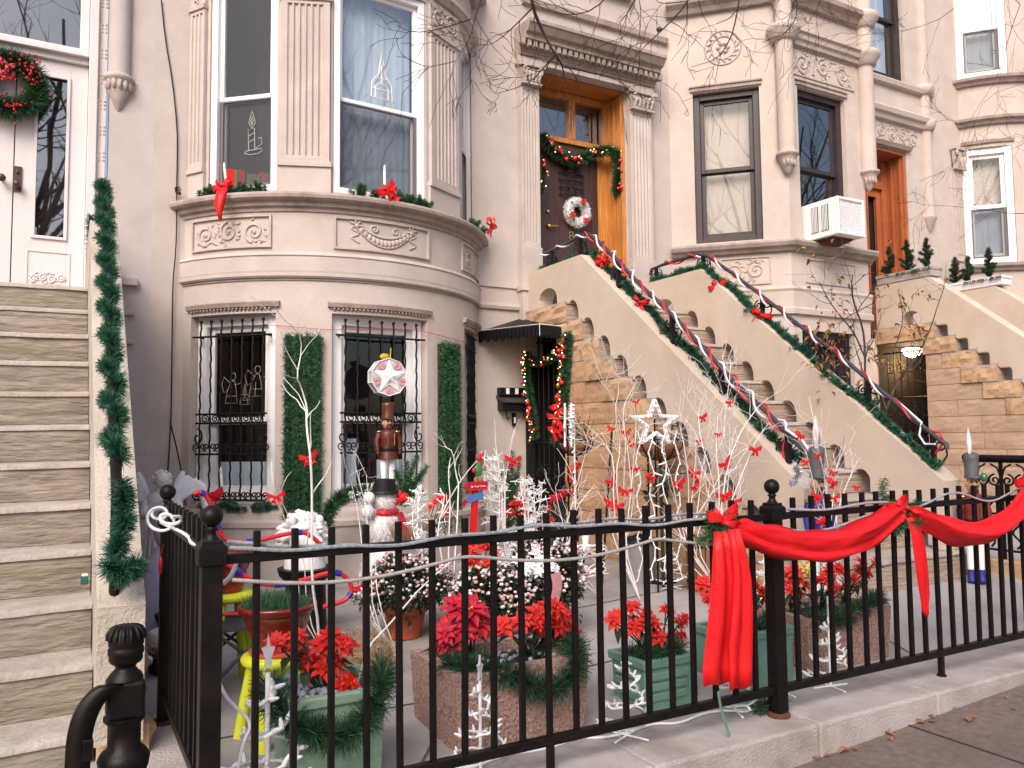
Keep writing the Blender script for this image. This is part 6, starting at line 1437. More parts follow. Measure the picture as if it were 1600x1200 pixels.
# ---------------------------------------------------------------- statues and figures by the bay
t = thing('angel_statue', 'grey stone praying angel with raised wings in the left corner', 'statue', (.60,6.0,0)); 
mb = MB(); mb.lathe([(.16,0),(.165,.05),(.13,.12),(.115,.3),(.105,.5),(.085,.66),(.075,.70),(.095,.78),(.105,.84),(.085,.89),(.035,.915),(.032,.94)], (0,0,0), 22)
for i in range(12): q = -pi+i*pi/11+pi; mb.tube([(.115*cos(q),-.105*abs(sin(q)),.62),(.135*cos(q),-.13*abs(sin(q)),.3),(.165*cos(q),-.165*abs(sin(q)),.04)], [.006,.012,.014], 5)
mb.ball((0,-.01,.985), (.048,.052,.058), 14); mb.tube([(0,-.06,.985),(0,-.067,.972),(0,-.058,.965)], [.006,.009,.005], 5)
for s in (-1, 1): mb.ball((s*.018,-.055,.992), (.008,.006,.006), 6)
mb.tube([(-.014,-.058,.955),(0,-.062,.953),(.014,-.058,.955)], .004, 5)
for s in (-1, 1):
    mb.tube([(s*.095,0,.84),(s*.11,-.07,.76),(s*.03,-.115,.79),(s*.008,-.125,.84)], [.036,.032,.024,.016], 8)
    for k in range(4): mb.tube([(s*(.004+.002*k),-.118-.006*k,.83),(s*.004,-.125-.006*k,.875+.008*(k%2))], [.008,.004], 5)
mb.build('body', M['statue'], t)
mb = MB(); g = random.Random(2)
for i in range(46): q = g.uniform(0,2*pi); z = g.uniform(-.6,1); r = .055*math.sqrt(max(.05,1-z*z)); mb.ball((r*cos(q), .012+abs(r*sin(q))*.8-.01, .995+z*.05), .016, 6)
mb.build('hair', M['statue'], t)
for s in (-1, 1):
    mb = MB()
    for i in range(9):
        a = .15+i*.13; L = .25-.012*i; p0 = V((s*(.05+.012*i), .07, .78+.012*i)); d = V((s*sin(a*.75+.1), .1, cos(a*1.5)*.9-.2*i/9))
        mb.tube([p0, p0+d.normalized()*L*.5+V((s*.05,0,.08)), p0+d.normalized()*L+V((s*.035,0,.02-.25*i/9))], [.024,.036,.014], 6)
    mb.build('wing', M['statue'], t)
t = thing('angel_light', 'lavender frosted plastic angel light in front of the stone angel', 'figurine', (.57,5.45,0)); mb = MB()
mb.lathe([(.19,.0),(.18,.12),(.165,.30),(.14,.42),(.095,.54),(.06,.60)], (0,0,0), 20); mb.build('skirt', M['lavplas'], t)
mb = MB(); mb.ball((0,0,.73), (.075,.07,.14), 14); mb.build('head', M['lavplas'], t)
mb = MB(); mb.ball((0,0,.09), .09, 14); o = one('glass_ball', mb, mat('green_glass', (.01,.16,.05), .12, .2, 5, spec=.8), 'shiny green glass ball on the ground behind the left fence', 'ball', (0,0,0)); o.location = (.62,5.1,.32)
lathe_thing('urn', 'black garden urn below the green glass ball', 'urn', [(.06,0),(.07,.02),(.035,.06),(.05,.1),(.10,.18),(.12,.24),(.10,.245)], (.60,5.1,.02), M['ironB'])
lathe_thing('lantern', 'small grey lavender lantern behind the left fence end', 'lantern', [(.06,0),(.065,.02),(.05,.03),(.05,.16),(.07,.17),(.04,.21),(.012,.23),(.012,.25)], (.68,4.75,.05), M['lavplas'], 14)
t = thing('flower_pot', 'dark pot with dead straw and a small plant by the left steps', 'pot', (.53,4.7,.0)); mb = MB(); mb.lathe([(.10,0),(.12,.13),(.13,.14),(.12,.15)], (0,0,0), 18); mb.build('pot', M['soil'], t); g = random.Random(8); mb = MB()
for i in range(260): q = g.uniform(0,6.3); d = V((cos(q),sin(q),g.uniform(-.6,1))).normalized()*g.uniform(.05,.13); mb.blade((.06*cos(q),.06*sin(q),.14), d, .0022, g.choice((0,0,1)))
mb.build('dead_straw', [M['hay'], M['greenL']], t)
mb = MB(); mb.ball((0,0,.03), (.04,.03,.03), 8); o = one('foil_ornament', mb, M['silver'], 'crumpled silver foil ornament by the dark straw pot', 'ornament', (0,0,0)); o.location = (.40,4.6,.10)
lathe_thing('flower_pot', 'pale round pot behind the dark straw pot', 'pot', [(.08,0),(.11,.1),(.12,.17),(.10,.18),(.05,.19)], (.56,4.98,.02), M['plaster'], 18)
# lion
c = P(478,835,Y=5.0); t = thing('lion_statue', 'white plaster lion head with curly mane in front of the bow bay', 'statue', (c.x,5.0,.0)); z = c.z
mb = MB(); mb.lathe([(.16,0),(.17,.04),(.13,.07),(.12,z-.28),(.16,z-.24),(.17,z-.2)], (0,0,0), 20); mb.build('pedestal', M['ironB'], t)
mb = MB(); mb.ball((0,.0,z-.02), (.10,.10,.11), 16); mb.ball((.035,-.09,z-.05), (.055,.055,.05), 12); mb.ball((.04,-.135,z-.035), (.028,.02,.018), 8); mb.lathe([(.13,z-.22),(.12,z-.12),(.08,z-.05)], (0,.02,0), 16)
for s in (-1, 1): mb.ball((.02+s*.048,-.085,z+.02), (.018,.012,.011), 8); mb.ball((.02+s*.045,-.08,z+.045), (.028,.02,.012), 8); mb.ball((s*.085,.0,z+.085), (.026,.018,.03), 8); mb.ball((.04+s*.028,-.118,z-.062), (.03,.024,.022), 8)
mb.ball((.04,-.10,z-.09), (.03,.026,.018), 8); mb.build('head', M['plaster'], t)
mb = MB(); g = random.Random(6)
for i in range(80):
    q = g.uniform(0,2*pi); w_ = g.uniform(.2,1); R = .075+.035*w_; p = V((R*cos(q), -.03+.12*w_, z+R*sin(q)*1.05-.02*w_)); d = V((cos(q), .3, sin(q)-.35)); k = g.uniform(.04,.065)
    tw = V((-sin(q),g.uniform(-.3,.3),cos(q)))*g.choice((-1,1))
    mb.tube([p, p+d*k*.5+tw*.012, p+d*k+tw*.03, p+d*k*.85+tw*.045], [.022,.024,.016,.006], 6)
mb.build('mane', M['plaster'], t)
# octagonal star lantern
c = V(cyl_fn(BX,BY,1.76)(2.5, P(601,590,Y=6.45).z, 0)); R = .158; t = thing('star_lantern', 'many sided white paper star lantern hanging in front of the middle barred window', 'lantern', tuple(c))
L = lambda q, r, d=0: V((r*cos(q), -.045-d, r*sin(q))); n = 10
mb = MB(); mb.add([L(i*2*pi/n+pi/2, R*.98) for i in range(n)]+[L(i*2*pi/n+pi/2, R*.98, -.09) for i in range(n)], [tuple(range(n)), tuple(range(n,2*n))[::-1]]+[(i,n+i,n+(i+1)%n,(i+1)%n) for i in range(n)])
mb.build('drum', mat('grey_cellophane', (.52,.50,.56), .3, .15, 30), t)
mb = MB()
for i in range(n):
    a, b = i*2*pi/n+pi/2, (i+1)*2*pi/n+pi/2
    for d in (.005, -.095): mb.tube([L(a,R,d), L(b,R,d)], .0042, 5)
    mb.tube([L(a,R,.005), L(a,R,-.095)], .004, 5)
mb.build('frame', M['whiteplas'], t)
def star5(mb, R, r, d, a0, m, lift):
    for i in range(5):
        a = a0+i*2*pi/5; mb.add([L(a,R,d), L(a+pi/5,r,d), L(0,0,d+lift), L(a-pi/5,r,d)], [(0,1,2),(0,2,3)], m)
mb = MB(); star5(mb, R*.94, R*.42, .008, pi/2, 0, .02); mb.build('star', M['whiteplas'], t)
mb = MB()
for i in range(5):
    a = -pi/2+i*2*pi/5
    for s in (-1, 1): mb.add([L(a+s*.05,R*.52,.012), L(a+s*.28,R*.66,.012), L(a+s*.24,R*.88,.012), L(a+s*.04,R*.92,.012)], [(0,1,2,3)], 0)
mb.build('pink_petals', mat('pink_paper', (.62,.27,.29), .6, .2, 40), t)
mb = MB(); star5(mb, R*.36, R*.15, .035, pi/2, 0, .012); mb.build('inner_star', M['whiteplas'], t)
mb = MB(); mb.ball((-.03,-.02,R+.015), (.045,.02,.028), 10); mb.tube([(.02,-.02,R),(.025,-.02,R+.09)], .006, 5); mb.build('topper', mat('mustard_cloth', (.50,.30,.02), .7, .2, 20), t)
def nutcracker(label, c, H, coat, hat, legs, boots, yaw=0, feather=None, skin=(.45,.26,.17), group='nutcracker soldier figures', bw=1.0, wire=False):
    t = thing('nutcracker_figure', label, 'figurine', c, yaw, group); s = H; q = MB()
    for k in (-1, 1): q.tube([(k*.062*s*bw,-.02*s,.0),(k*.06*s*bw,0,.03*s),(k*.058*s*bw,0,.10*s)], [.05*s*bw,.045*s*bw,.042*s*bw], 10)
    q.build('boots', boots, t)
    for k in (-1, 1): q = MB(); q.tube([(k*.058*s*bw,0,.10*s),(k*.058*s*bw,0,.22*s),(k*.06*s*bw,0,.36*s)], [.038*s*bw,.043*s*bw,.052*s*bw], 10); q.build('leg', legs, t)
    q = MB(); q.lathe([(.135*s*bw,.345*s),(.125*s*bw,.40*s),(.105*s*bw,.46*s),(.115*s*bw,.56*s),(.13*s*bw,.64*s),(.10*s*bw,.675*s),(.04*s*bw,.69*s)], (0,0,0), 18)
    for k in (-1, 1): q.tube([(k*.125*s*bw,0,.645*s),(k*.165*s*bw,-.01*s,.55*s),(k*.16*s*bw,-.03*s,.44*s)], [.046*s*bw,.042*s*bw,.034*s*bw], 8); q.ball((k*.158*s*bw,-.035*s,.415*s), .028*s*bw, 8)
    q.build('coat', coat, t)
    q = MB(); q.lathe([(.118*s*bw,.435*s),(.122*s*bw,.445*s),(.120*s*bw,.475*s),(.116*s*bw,.485*s)], (0,0,0), 18); q.build('belt', M['ironB'], t)
    q = MB()
    for k in (-1, 1):
        q.ball((k*.13*s*bw,-.01*s,.66*s), (.05*s*bw,.045*s,.016*s), 8); q.tube([(k*.05*s*bw,-.115*s*bw,.64*s),(k*.045*s*bw,-.115*s*bw,.50*s)], .008*s, 5)
    q.build('epaulettes', M['ballgold'], t)
    q = MB(); q.ball((0,0,.755*s), (.072*s*bw,.072*s*bw,.078*s), 14); q.ball((0,-.075*s*bw,.755*s), (.014*s,.02*s,.018*s), 8)
    for k in (-1, 1): q.ball((k*.072*s*bw,0,.755*s), (.012*s,.02*s,.024*s), 6)
    q.build('head', mat('painted_skin', skin, .5, .05, 10) if 'skin' not in M else M['skin'], t)
    q = MB(); q.ball((0,-.05*s*bw,.71*s), (.045*s*bw,.035*s,.04*s), 8); q.tube([(-.045*s*bw,-.07*s*bw,.735*s),(0,-.085*s*bw,.742*s),(.045*s*bw,-.07*s*bw,.735*s)], [.008*s,.014*s,.008*s], 6)
    for k in (-1, 1): q.ball((k*.028*s*bw,-.068*s*bw,.775*s), .011*s, 6)
    q.build('beard', M['doorbrown'], t)
    q = MB(); q.lathe([(.085*s*bw,.80*s),(.09*s*bw,.81*s),(.08*s*bw,.83*s),(.085*s*bw,.95*s),(.09*s*bw,.985*s),(.05*s*bw,1.0*s)], (0,0,0), 16); q.ball((0,-.07*s*bw,.805*s), (.075*s*bw,.05*s,.012*s), 10); q.build('hat', hat, t)
    if feather: q = MB(); q.lathe([(.006,.96*s),(.018*s,1.03*s),(.022*s,1.09*s),(.010*s,1.15*s),(.001,1.19*s)], (-.02*s,-.03*s,0), 8); q.build('plume', feather, t)
    return t
M['skin'] = mat('painted_skin', (.46,.25,.16), .5, .08, 10); M['coatbrown'] = mat('brown_red_paint', (.09,.018,.010), .4, .3, 14); M['hatbrown'] = mat('copper_paint', (.12,.045,.02), .35, .3, 14, metal=.3); M['coatred'] = mat('brick_red_paint', (.19,.022,.02), .6, .3, 14, .3, 30); M['blue'] = mat('royal_blue_paint', (.018,.025,.22), .5, .2, 14); M['greypaint'] = mat('grey_paint', (.10,.10,.11), .5, .3, 14)
zb = P(600,765,Y=6.43).z; zt = P(600,628,Y=6.43).z
nutcracker('brown coated nutcracker with white legs before the middle barred window', (cyl_fn(BX,BY,1.74)(2.93,zb,0)), zt-zb, M['coatbrown'], M['hatbrown'], M['whiteplas'], M['ironB'], .05, bw=.85)
c = P(1500,775,Y=3.62)
nutcracker('brick red soldier figure with white plume at the foot of the right cheek wall', (5.885,3.60,.16), 0.95, M['coatred'], M['greypaint'], M['whiteplas'], M['blue'], -.7, M['plaster'], bw=.62)
c = P(1268,690,Y=3.60)
nutcracker('soldier figure with white plume at the foot of the left cheek wall', (c.x+.02,3.58,.16), 1.02, M['blue'], M['greypaint'], M['whiteplas'], M['ironB'], -.3, M['plaster'], bw=.55)
mb = MB(); c = P(1242,740,Y=3.5); pine(mb, smooth([P(a,b,Y=3.5) for a,b in ((1243,728),(1248,738),(1244,750),(1236,756))],1), 6000, .015, .02, .002, mats=1, seed=3); one('tinsel_bunch', mb, M['silver'], 'small silver tinsel bunch at the lower end of the left cheek wall', 'tinsel', tuple(c))
# snowman
c = P(600,840,Y=5.75); t = thing('snowman_figure', 'white tinsel snowman with black hat, red scarf and one red mitten', 'figurine', (c.x,5.75,.0)); zf = lambda y: P(600,y,Y=5.75).z
mb = MB(); z0 = zf(850); mb.ball((0,0,z0-.22), (.17,.15,.2), 16); mb.ball((0,0,zf(822)), (.135,.12,.14), 16); mb.ball((0,0,zf(783)), (.10,.095,.085), 14)
for i in range(2200):
    g = rng; k = g.randrange(3); C_3 = ((z0-.22,.17,.2),(zf(822),.135,.14),(zf(783),.10,.085))[k]; d = V((g.gauss(0,1),g.gauss(0,1),g.gauss(0,1))).normalized(); mb.blade((d.x*C_3[1]*.95,d.y*C_3[1]*.9,C_3[0]+d.z*C_3[2]*.95), (d+V((g.gauss(0,.5),g.gauss(0,.5),g.gauss(0,.5))))*.028, .0025)
mb.build('body', M['plaster'], t)
mb = MB(); z1 = zf(770); mb.lathe([(.13,z1),(.13,z1+.015),(.085,z1+.02),(.085,z1+.10),(.03,z1+.105)], (0,0,0), 18); mb.build('hat', M['ironB'], t)
mb = MB(); z1 = zf(800); mb.lathe([(.09,z1-.03),(.11,z1-.015),(.11,z1+.015),(.09,z1+.025)], (0,0,0), 18); mb.ribbon(smooth([(.08,-.10,z1),(.11,-.10,z1-.06),(.12,-.12,z1-.13),(.14,-.13,z1-.2)],2), .05, (1,.2,.3)); mb.build('scarf', M['bractD'], t)
q = P(631,778,Y=5.65); mb = MB(); mb.tube([(.06,-.05,zf(790)),(q.x-c.x-.03,-.09,q.z)], .018, 6); mb.ball((q.x-c.x,-.1,q.z), (.042,.03,.04), 10); mb.ball((q.x-c.x-.03,-.1,q.z+.035), (.016,.016,.025), 8); mb.build('mitten', M['redbright'], t)
q = P(576,800,Y=5.65); mb = MB(); mb.tube([(-.08,-.03,zf(800)),(q.x-c.x,-.08,q.z)], [.03,.04], 8); mb.ball((q.x-c.x,-.08,q.z), .05, 10); mb.ball((q.x-c.x+.01,-.08,q.z+.1), .045, 10); mb.build('arm', M['plaster'], t)
# greenery round the snowman and the bay sill
mb = MB(); pine(mb, smooth([P(a,b,Y=6.2) for a,b in ((503,845),(508,815),(520,785),(545,770),(570,768),(588,778))],2), 7000, .05, .055, .003, seed=101, tuft=.1); one('garland', mb, GR, 'thick green garland arching on the sill left of the snowman', 'garland', tuple(P(545,770,Y=6.2)))
mb = MB(); g = random.Random(5)
for i in range(9): a, b = g.uniform(548,575), g.uniform(765,790); p = P(a,b,Y=6.08); poinsettia(mb, p, .022, (0,-1,.2), i, dots=False)
one('silver_flowers', mb, M['silver'], 'tiny silver flowers in the green garland left of the snowman', 'ornament', tuple(P(560,775,Y=6.08)))
def bush(label, base, tips, seed, L=.07, name='pine_bough', dens=1300, wd=.0024):
    mb = MB()
    for i, p in enumerate(tips): pine(mb, smooth([V(base), V(base).lerp(p,.5)+V((0,0,.03)), p],1), dens, .01, L, wd, seed=seed+i, thin=lambda t: 1.1-.5*t)
    return one(name, mb, [M['greenL'], M['green']], label, 'pine bough', tuple(base))
bush('pale green pine boughs springing up right of the snowman hat', P(632,785,Y=6.15), [P(a,b,Y=6.15) for a,b in ((610,755),(618,735),(636,722),(652,712),(662,740),(648,765),(625,765),(668,728))], 110, .055, dens=2200)
bush('pine bough with long needles against the wall below the mailbox', P(800,800,Y=6.9), [P(a,b,Y=6.9) for a,b in ((780,735),(790,720),(800,705),(812,715),(775,760),(808,740),(795,750))], 125, .07)
mb = MB(); g = random.Random(7)
for i in range(700): q = g.uniform(0,6.3); r = .05*math.sqrt(g.random()); d = V((cos(q)*.5,sin(q)*.5,1)).normalized()*g.uniform(.1,.3)*(1 if g.random() < .7 else 1.2); mb.blade((r*cos(q)*2,r*sin(q),0), d, .0016)
o = one('straw_bundle', mb, M['hay'], 'upright straw bundle standing right of the snowman', 'straw', (0,0,0)); o.location = P(640,850,Y=5.6)
mb = MB(); g = random.Random(17)
for i in range(1500): d = V((g.gauss(0,1),g.gauss(0,1),g.gauss(0,.7))).normalized(); p = V((d.x*.15,d.y*.13,.13+d.z*.11)); tn = d.cross(V((g.gauss(0,1),g.gauss(0,1),g.gauss(0,1)))).normalized(); mb.blade(p, (tn+d*.35)*g.uniform(.05,.12), .0018)
mb.lathe([(.10,0),(.13,.08),(.13,.14),(.08,.17)], (0,0,0), 16); o = one('straw_basket', mb, M['hay'], 'tangled round straw basket behind the mint green planter', 'basket', (0,0,0)); o.location = (1.35,4.05,.02)
# signpost
c = P(742,770,Y=5.2); t = thing('signpost', 'thin red signpost with a red and a blue arrow board and gingerbread topper', 'sign', (c.x,5.2,.05)); o0 = (c.x,5.2,.05); Q = lambda a, b, y=5.2: P(a,b,Y=y)
mb = MB(); b0, b1 = Q(737,870), Q(743,765); mb.obox((b0+b1)/2, (.022,0,0), (0,.012,0), (b1-b0)/2); mb.build('post', M['red'], t, off=o0)
def board(nm, l, mt, y):
    pp = [Q(a,b,y) for a,b in l]; n = len(pp); mb = MB(); mb.add([*pp, *[p+V((0,.015,0)) for p in pp]], [tuple(range(n)), tuple(range(n,2*n))[::-1]]+[(i,n+i,n+(i+1)%n,(i+1)%n) for i in range(n)]); return mb.build(nm, mt, t, off=o0)
b = board('red_board', [(724,761),(733,753),(762,752),(762,765),(733,768)], M['bractD'], 5.17)
rx = (Q(761,758.5,5.165)-Q(734,760.5,5.165)).normalized(); ry = V((0,-1,0)).cross(rx)*-1; lp = Q(747.5,760,5.166)-V(o0)
text_part('Be Tree Christ', .019, M['candle'], b, lp, rx, ry if ry.z > 0 else -ry, (0,-1,0), ext=.001)
board('blue_board', [(724,783),(731,777),(754,766),(756,777),(733,787)], mat('sky_blue_paint', (.07,.17,.42), .5, .1, 9), 5.18)
board('blue_board_tip', [(722,791),(727,780),(731,782),(726,792)], M['bractD'], 5.16)
mb = MB(); p = Q(747,735,5.18); mb.ball(p-V(o0)+V(o0), (.035,.014,.045), 12); mb.build('green_vest', mat('green_paint', (.02,.20,.07), .5, .1, 9), t, off=o0)
mb = MB(); tan = mat('gingerbread_paint', (.30,.13,.06), .6, .15, 9)
for a, b, r in ((750,722,.03),(744,750,.02),(751,750,.02),(757,732,.016)): mb.ball(Q(a,b,5.185), (r,.011,r*1.3), 10)
mb.build('topper', tan, t, off=o0)
mb = MB(); mb.tube([Q(747,718,5.17), Q(751,712,5.17), Q(756,708,5.17)], [.02,.015,.006], 8); mb.ball(Q(741,735,5.17), (.018,.012,.02), 8); mb.build('cap', M['red'], t, off=o0)
# hanging style bowl planters on poles
M['snow'] = mat('cotton_snow', (.80,.80,.82), .9, .03, 9)
def bowl(label, c, r, zg, seed, tall):
    t = thing('bowl_planter', label, 'planter', (c.x,c.y,zg), 0, 'coconut bowl planters on poles'); z = c.z-zg; g = random.Random(seed)
    mb = MB(); mb.lathe([(.01,z-r*.85),(r*.55,z-r*.75),(r*.85,z-r*.45),(r*.98,z-.02),(r*.9,z-.02),(r*.7,z-.05)], (0,0,0), 22); mb.build('bowl', M['coir'], t)
    mb = MB(); mb.tube([(r*cos(i*pi/12),r*sin(i*pi/12),z) for i in range(24)], .007, 6, closed=True)
    for i in range(8):
        q = i*pi/4; mb.tube([(r*1.0*cos(q)*k,r*1.0*sin(q)*k,zz) for k,zz in ((1.0,z),(.97,z-r*.3),(.75,z-r*.66),(.35,z-r*.86),(0,z-r*.9))], .005, 5)
        mb.tube([(r*cos(q),r*sin(q),z),(r*1.12*cos(q),r*1.12*sin(q),z+.01),(r*1.14*cos(q),r*1.14*sin(q),z+.035),(r*1.04*cos(q),r*1.04*sin(q),z+.03)], .004, 5)
    mb.build('wire_cage', M['ironB'], t)
    mb = MB(); mb.tube([(0,0,0),(0,0,z-r*.88)], .011, 8); mb.tube([(0,0,0),(0,0,.02)], [.12,.1], 12); mb.build('pole', M['iron'], t)
    mb = MB()
    for i in range(26):
        q = g.uniform(0,6.3); p0 = V((g.uniform(-.5,.5)*r, g.uniform(-.5,.3)*r, z-.02)); top = p0+V((g.gauss(0,.06),g.gauss(0,.04),g.uniform(.03,tall))); mb.tube([p0, top], .002, 4, 1)
        for k in range(9): p = p0.lerp(top, g.uniform(.3,1)); mb.leaf(p, (g.uniform(-1,1),g.uniform(-1,1),g.uniform(-.2,.8)), (0,0,1), g.uniform(.018,.03), .018, 0)
    mb.build('plant', [M['greenL'], M['bark']], t)
    mb = MB(); mb.ball((-.02,-.02,z-.01), (r*.7,r*.7,.022), 12); mb.build('cotton_snow', M['snow'], t)
    return t
bowl('coconut fibre bowl planter on a black pole behind the outlined star', P(1031,687,Y=4.85), .175, .15, 1, .16)
bowl('coconut fibre bowl planter on a black pole against the low dark entrance', P(900,688,Y=5.5), .14, .12, 2, .24)
for a, b, y, lb in ((1013,745,5.2,'thin bare black pole behind the outlined star'), (957,700,5.1,'thin bare black pole leaning by the tan side wall')):
    mb = MB(); q = P(a,b,Y=y); mb.tube([(q.x-(.12 if a < 1000 else 0),y,.14),(q.x,y,P(a,668,Y=y).z)], .008, 6); one('garden_pole', mb, M['iron'], lb, 'pole', (q.x,y,.14))
# dark rubbery plant, trash can, barrel
mb = MB(); g = random.Random(4); c = P(1033,755,Y=4.7)
for i in range(26): mb.leaf(c+V((g.gauss(0,.05),g.gauss(0,.04),g.gauss(0,.07))), (g.uniform(-1,1),g.uniform(-1,.3),g.uniform(-1,.6)), (0,0,1), g.uniform(.08,.13), .06, 0, .3)
mb.tube([(c.x,c.y,.15), c], .012, 6, 0); one('dark_plant', mb, M['leafdark'], 'dark leafy plant tied to the pole below the right coconut bowl', 'plant', (c.x,c.y,.15))
t = thing('trash_can', 'ribbed galvanised trash can beside the tan side wall', 'trash can', (3.86,4.98,.14)); mb = MB(); n = 48; prof = [(.118,0),(.12,.02),(.138,.30),(.145,.305),(.145,.315)]; vs = []
for r, z in prof:
    for j in range(n): q = 2*pi*j/n; rr = r*(1+(.018 if (j//2) % 2 else 0)*(z > .03)*(z < .3)); vs.append((rr*cos(q), rr*sin(q), z))
mb.add(vs, [(i*n+j,i*n+(j+1)%n,(i+1)*n+(j+1)%n,(i+1)*n+j) for i in range(len(prof)-1) for j in range(n)], 0, False); mb.build('bin', M['galv'], t)
mb = MB(); mb.lathe([(.15,.31),(.152,.325),(.12,.345),(.03,.36),(.03,.37)], (0,0,0), 28); mb.build('lid', M['ironB'], t)
t = thing('wooden_barrel', 'brown slatted wooden tub in front of the left cheek wall', 'barrel', (4.08,4.45,.15)); 
mb = MB()
for i in range(14): q = i*2*pi/14; x = V((-sin(q),cos(q),0)); mb.obox(V((.15*cos(q),.15*sin(q),.19)), x*.032, V((cos(q),sin(q),0))*.01, (0,0,.19))
mb.build('staves', M['barrel'], t, bevel=.003)
for z in (.06,.31):
    mb = MB(); mb.lathe([(.16,z),(.163,z),(.163,z+.02),(.16,z+.02)], (0,0,0), 24); mb.build('hoop', M['ironB'], t)
mb = MB(); mb.lathe([(.02,.35),(.14,.352)], (0,0,0), 20); mb.build('soil', M['soil'], t)
lathe_thing('stone_pot', 'mossy brown stone pot by the low curb at the right', 'pot', [(.07,0),(.09,.02),(.105,.10),(.12,.16),(.125,.18),(.11,.18),(.10,.15)], (6.18,3.86,.155), M['moss'], 18)
lathe_thing('flower_pot', 'dark pot in the shade of the low dark entrance', 'pot', [(.10,0),(.12,.16),(.13,.2),(.12,.2)], (3.75,5.75,.12), M['ironB'], 18)
c = P(915,860,Y=4.6); mb = MB(); mb.lathe([(.035,0),(.04,.01),(.02,.05),(.028,.1),(.012,.14)], (0,0,0), 10); mb.ball((0,0,.155), .018, 8); o = one('stone_figurine', mb, M['plaster'], 'tiny pale figurine standing near the trash can', 'figurine', (0,0,0)); o.location = c

# ================================================================ white twigs, light stars, spirals
def grow(mb, p, d, L, r, g, depth, m=0, wig=.22, up=.05, kids_=(2,4), tips=None, n=6, ends=(.45,.8)):
    """a wandering twig with side twigs"""
    pts = [V(p)]; d = V(d).normalized()
    for i in range(n):
        d = (d+V((g.gauss(0,wig),g.gauss(0,wig),g.gauss(0,wig)+up))).normalized(); pts.append(pts[-1]+d*L/n)
    rs = [max(r*(1-.65*i/n), .0011) for i in range(n+1)]; mb.tube(pts, rs, 5, m)
    if tips is not None: tips.append(pts[-1]); tips.append(pts[n//2])
    if depth:
        for _ in range(g.randint(*kids_)):
            k = g.randint(max(1,n//4), n); dd = (pts[k]-pts[k-1]).normalized(); x = dd.cross(V((g.gauss(0,1),g.gauss(0,1),g.gauss(0,1)))).normalized()
            grow(mb, pts[k], dd*.8+x*g.uniform(.35,.85), L*g.uniform(*ends), rs[k]*.75, g, depth-1, m, wig, up, kids_, tips, max(3,n-1), ends)
def twig_tree(label, base, stems, seed, r=.006, depth=2, bows=(), Y=None, kids_=(2,3), side=.22, wig=.2):
    r *= .72
    """stems: lists of photo pixels, taken in the plane y=Y"""
    g = random.Random(seed); b = V(base); t = thing('twig_tree', label, 'twig decoration', base, 0, 'white birch twig decorations'); mb = MB(); tips = []
    for st in stems:
        q = [b]+[P(a,c,Y=Y+(g.uniform(-.08,.08) if i else 0)) for i,(a,c) in enumerate(st)]; q = smooth(q,1); n = len(q)
        rs = [max(r*(1-.72*i/n), .0014) for i in range(n)]; mb.tube(q, rs, 6)
        L = sum((v-u).length for u, v in zip(q, q[1:]))
        if depth:
            for k in range(max(3, int(n*.6))):
                i = g.randint(max(1, n//5), n-1); d = (q[i]-q[i-1]).normalized(); x = d.cross(V((g.gauss(0,1),g.gauss(0,1),g.gauss(0,1)))).normalized()
                grow(mb, q[i], d*.8+x*g.uniform(.3,.8), L*side*g.uniform(.5,1.2), rs[i]*.7, g, depth-1, 0, wig, .06, kids_, tips, 5)
    mb.build('twigs', M['twig'], t, off=base)
    for i, (a, c, *s) in enumerate(bows):
        k = MB(); p = P(a,c,Y=Y-.02); bow_mesh(k, p, (s[0] if s else .042), (g.uniform(-.5,.3),-1,g.uniform(-.1,.3)), 0, .55, g.uniform(-.5,.5), seed*5+i); k.build('red_bow', M['redbright'], t, off=base)
    return t
twig_tree('tall single white twig with bow rising from the mint green planter', (.86,3.02,.30), [[(499,985),(486,900),(488,790),(486,720),(478,660),(481,640),(470,602),(463,590),(472,545),(468,520)], ], 201, .0085, 1, [(483,716,.036)], 3.0, (0,1), .14, .16)
twig_tree('white twig with bow in front of the lower left barred window', (1.30,4.5,.05), [[(470,960),(462,860),(445,810),(432,780),(425,745),(424,720)], [(480,960),(475,870),(462,830),(436,775),(446,748),(455,737)]], 202, .005, 0, [(432,777,.05)], 4.5)
twig_tree('thin cluster of white twigs left of the snowman', (1.62,4.2,.05), [[(566,950),(568,880),(560,800),(548,750),(540,730)], [(572,950),(576,870),(574,800),(553,720),(552,700),(574,745)], [(582,960),(580,880),(570,790),(556,760)], [(590,940),(585,860),(576,780),(572,740)]], 203, .0055, 1, [(558,918,.035)], 4.2, (0,1), .10)
twig_tree('leaning white branch sweeping from the mint planter past the snowman', (.98,3.0,.30), [[(575,1010),(600,985),(626,955),(660,915),(720,865)]], 204, .008, 0, [], 3.2)
twig_tree('white branch leaning across the right green wall panel', (2.25,4.9,.06), [[(690,870),(682,820),(704,776),(726,742),(745,720)], [(700,870),(704,780),(700,740),(704,715)], [(718,760),(712,740),(708,705),(695,698)]], 205, .009, 1, [], 4.9, (0,1), .12)
twig_tree('white twig bunch with a red bow in front of the mailbox wall', (2.80,4.9,.08), [[(787,840),(785,770),(778,720),(774,690),(773,655)], [(788,840),(788,770),(788,730),(796,700),(804,668)], [(790,850),(789,780),(790,740),(800,690),(806,668),(812,655)], [(786,860),(783,760),(793,735),(797,710)]], 206, .0055, 0, [(801,720,.06)], 4.9)
twig_tree('small white twig with bow just left of the low dark entrance', (3.05,5.0,.10), [[(852,870),(850,820),(856,790),(853,778)], [(850,850),(846,800),(843,785)]], 207, .004, 0, [(850,815,.03)], 5.0)
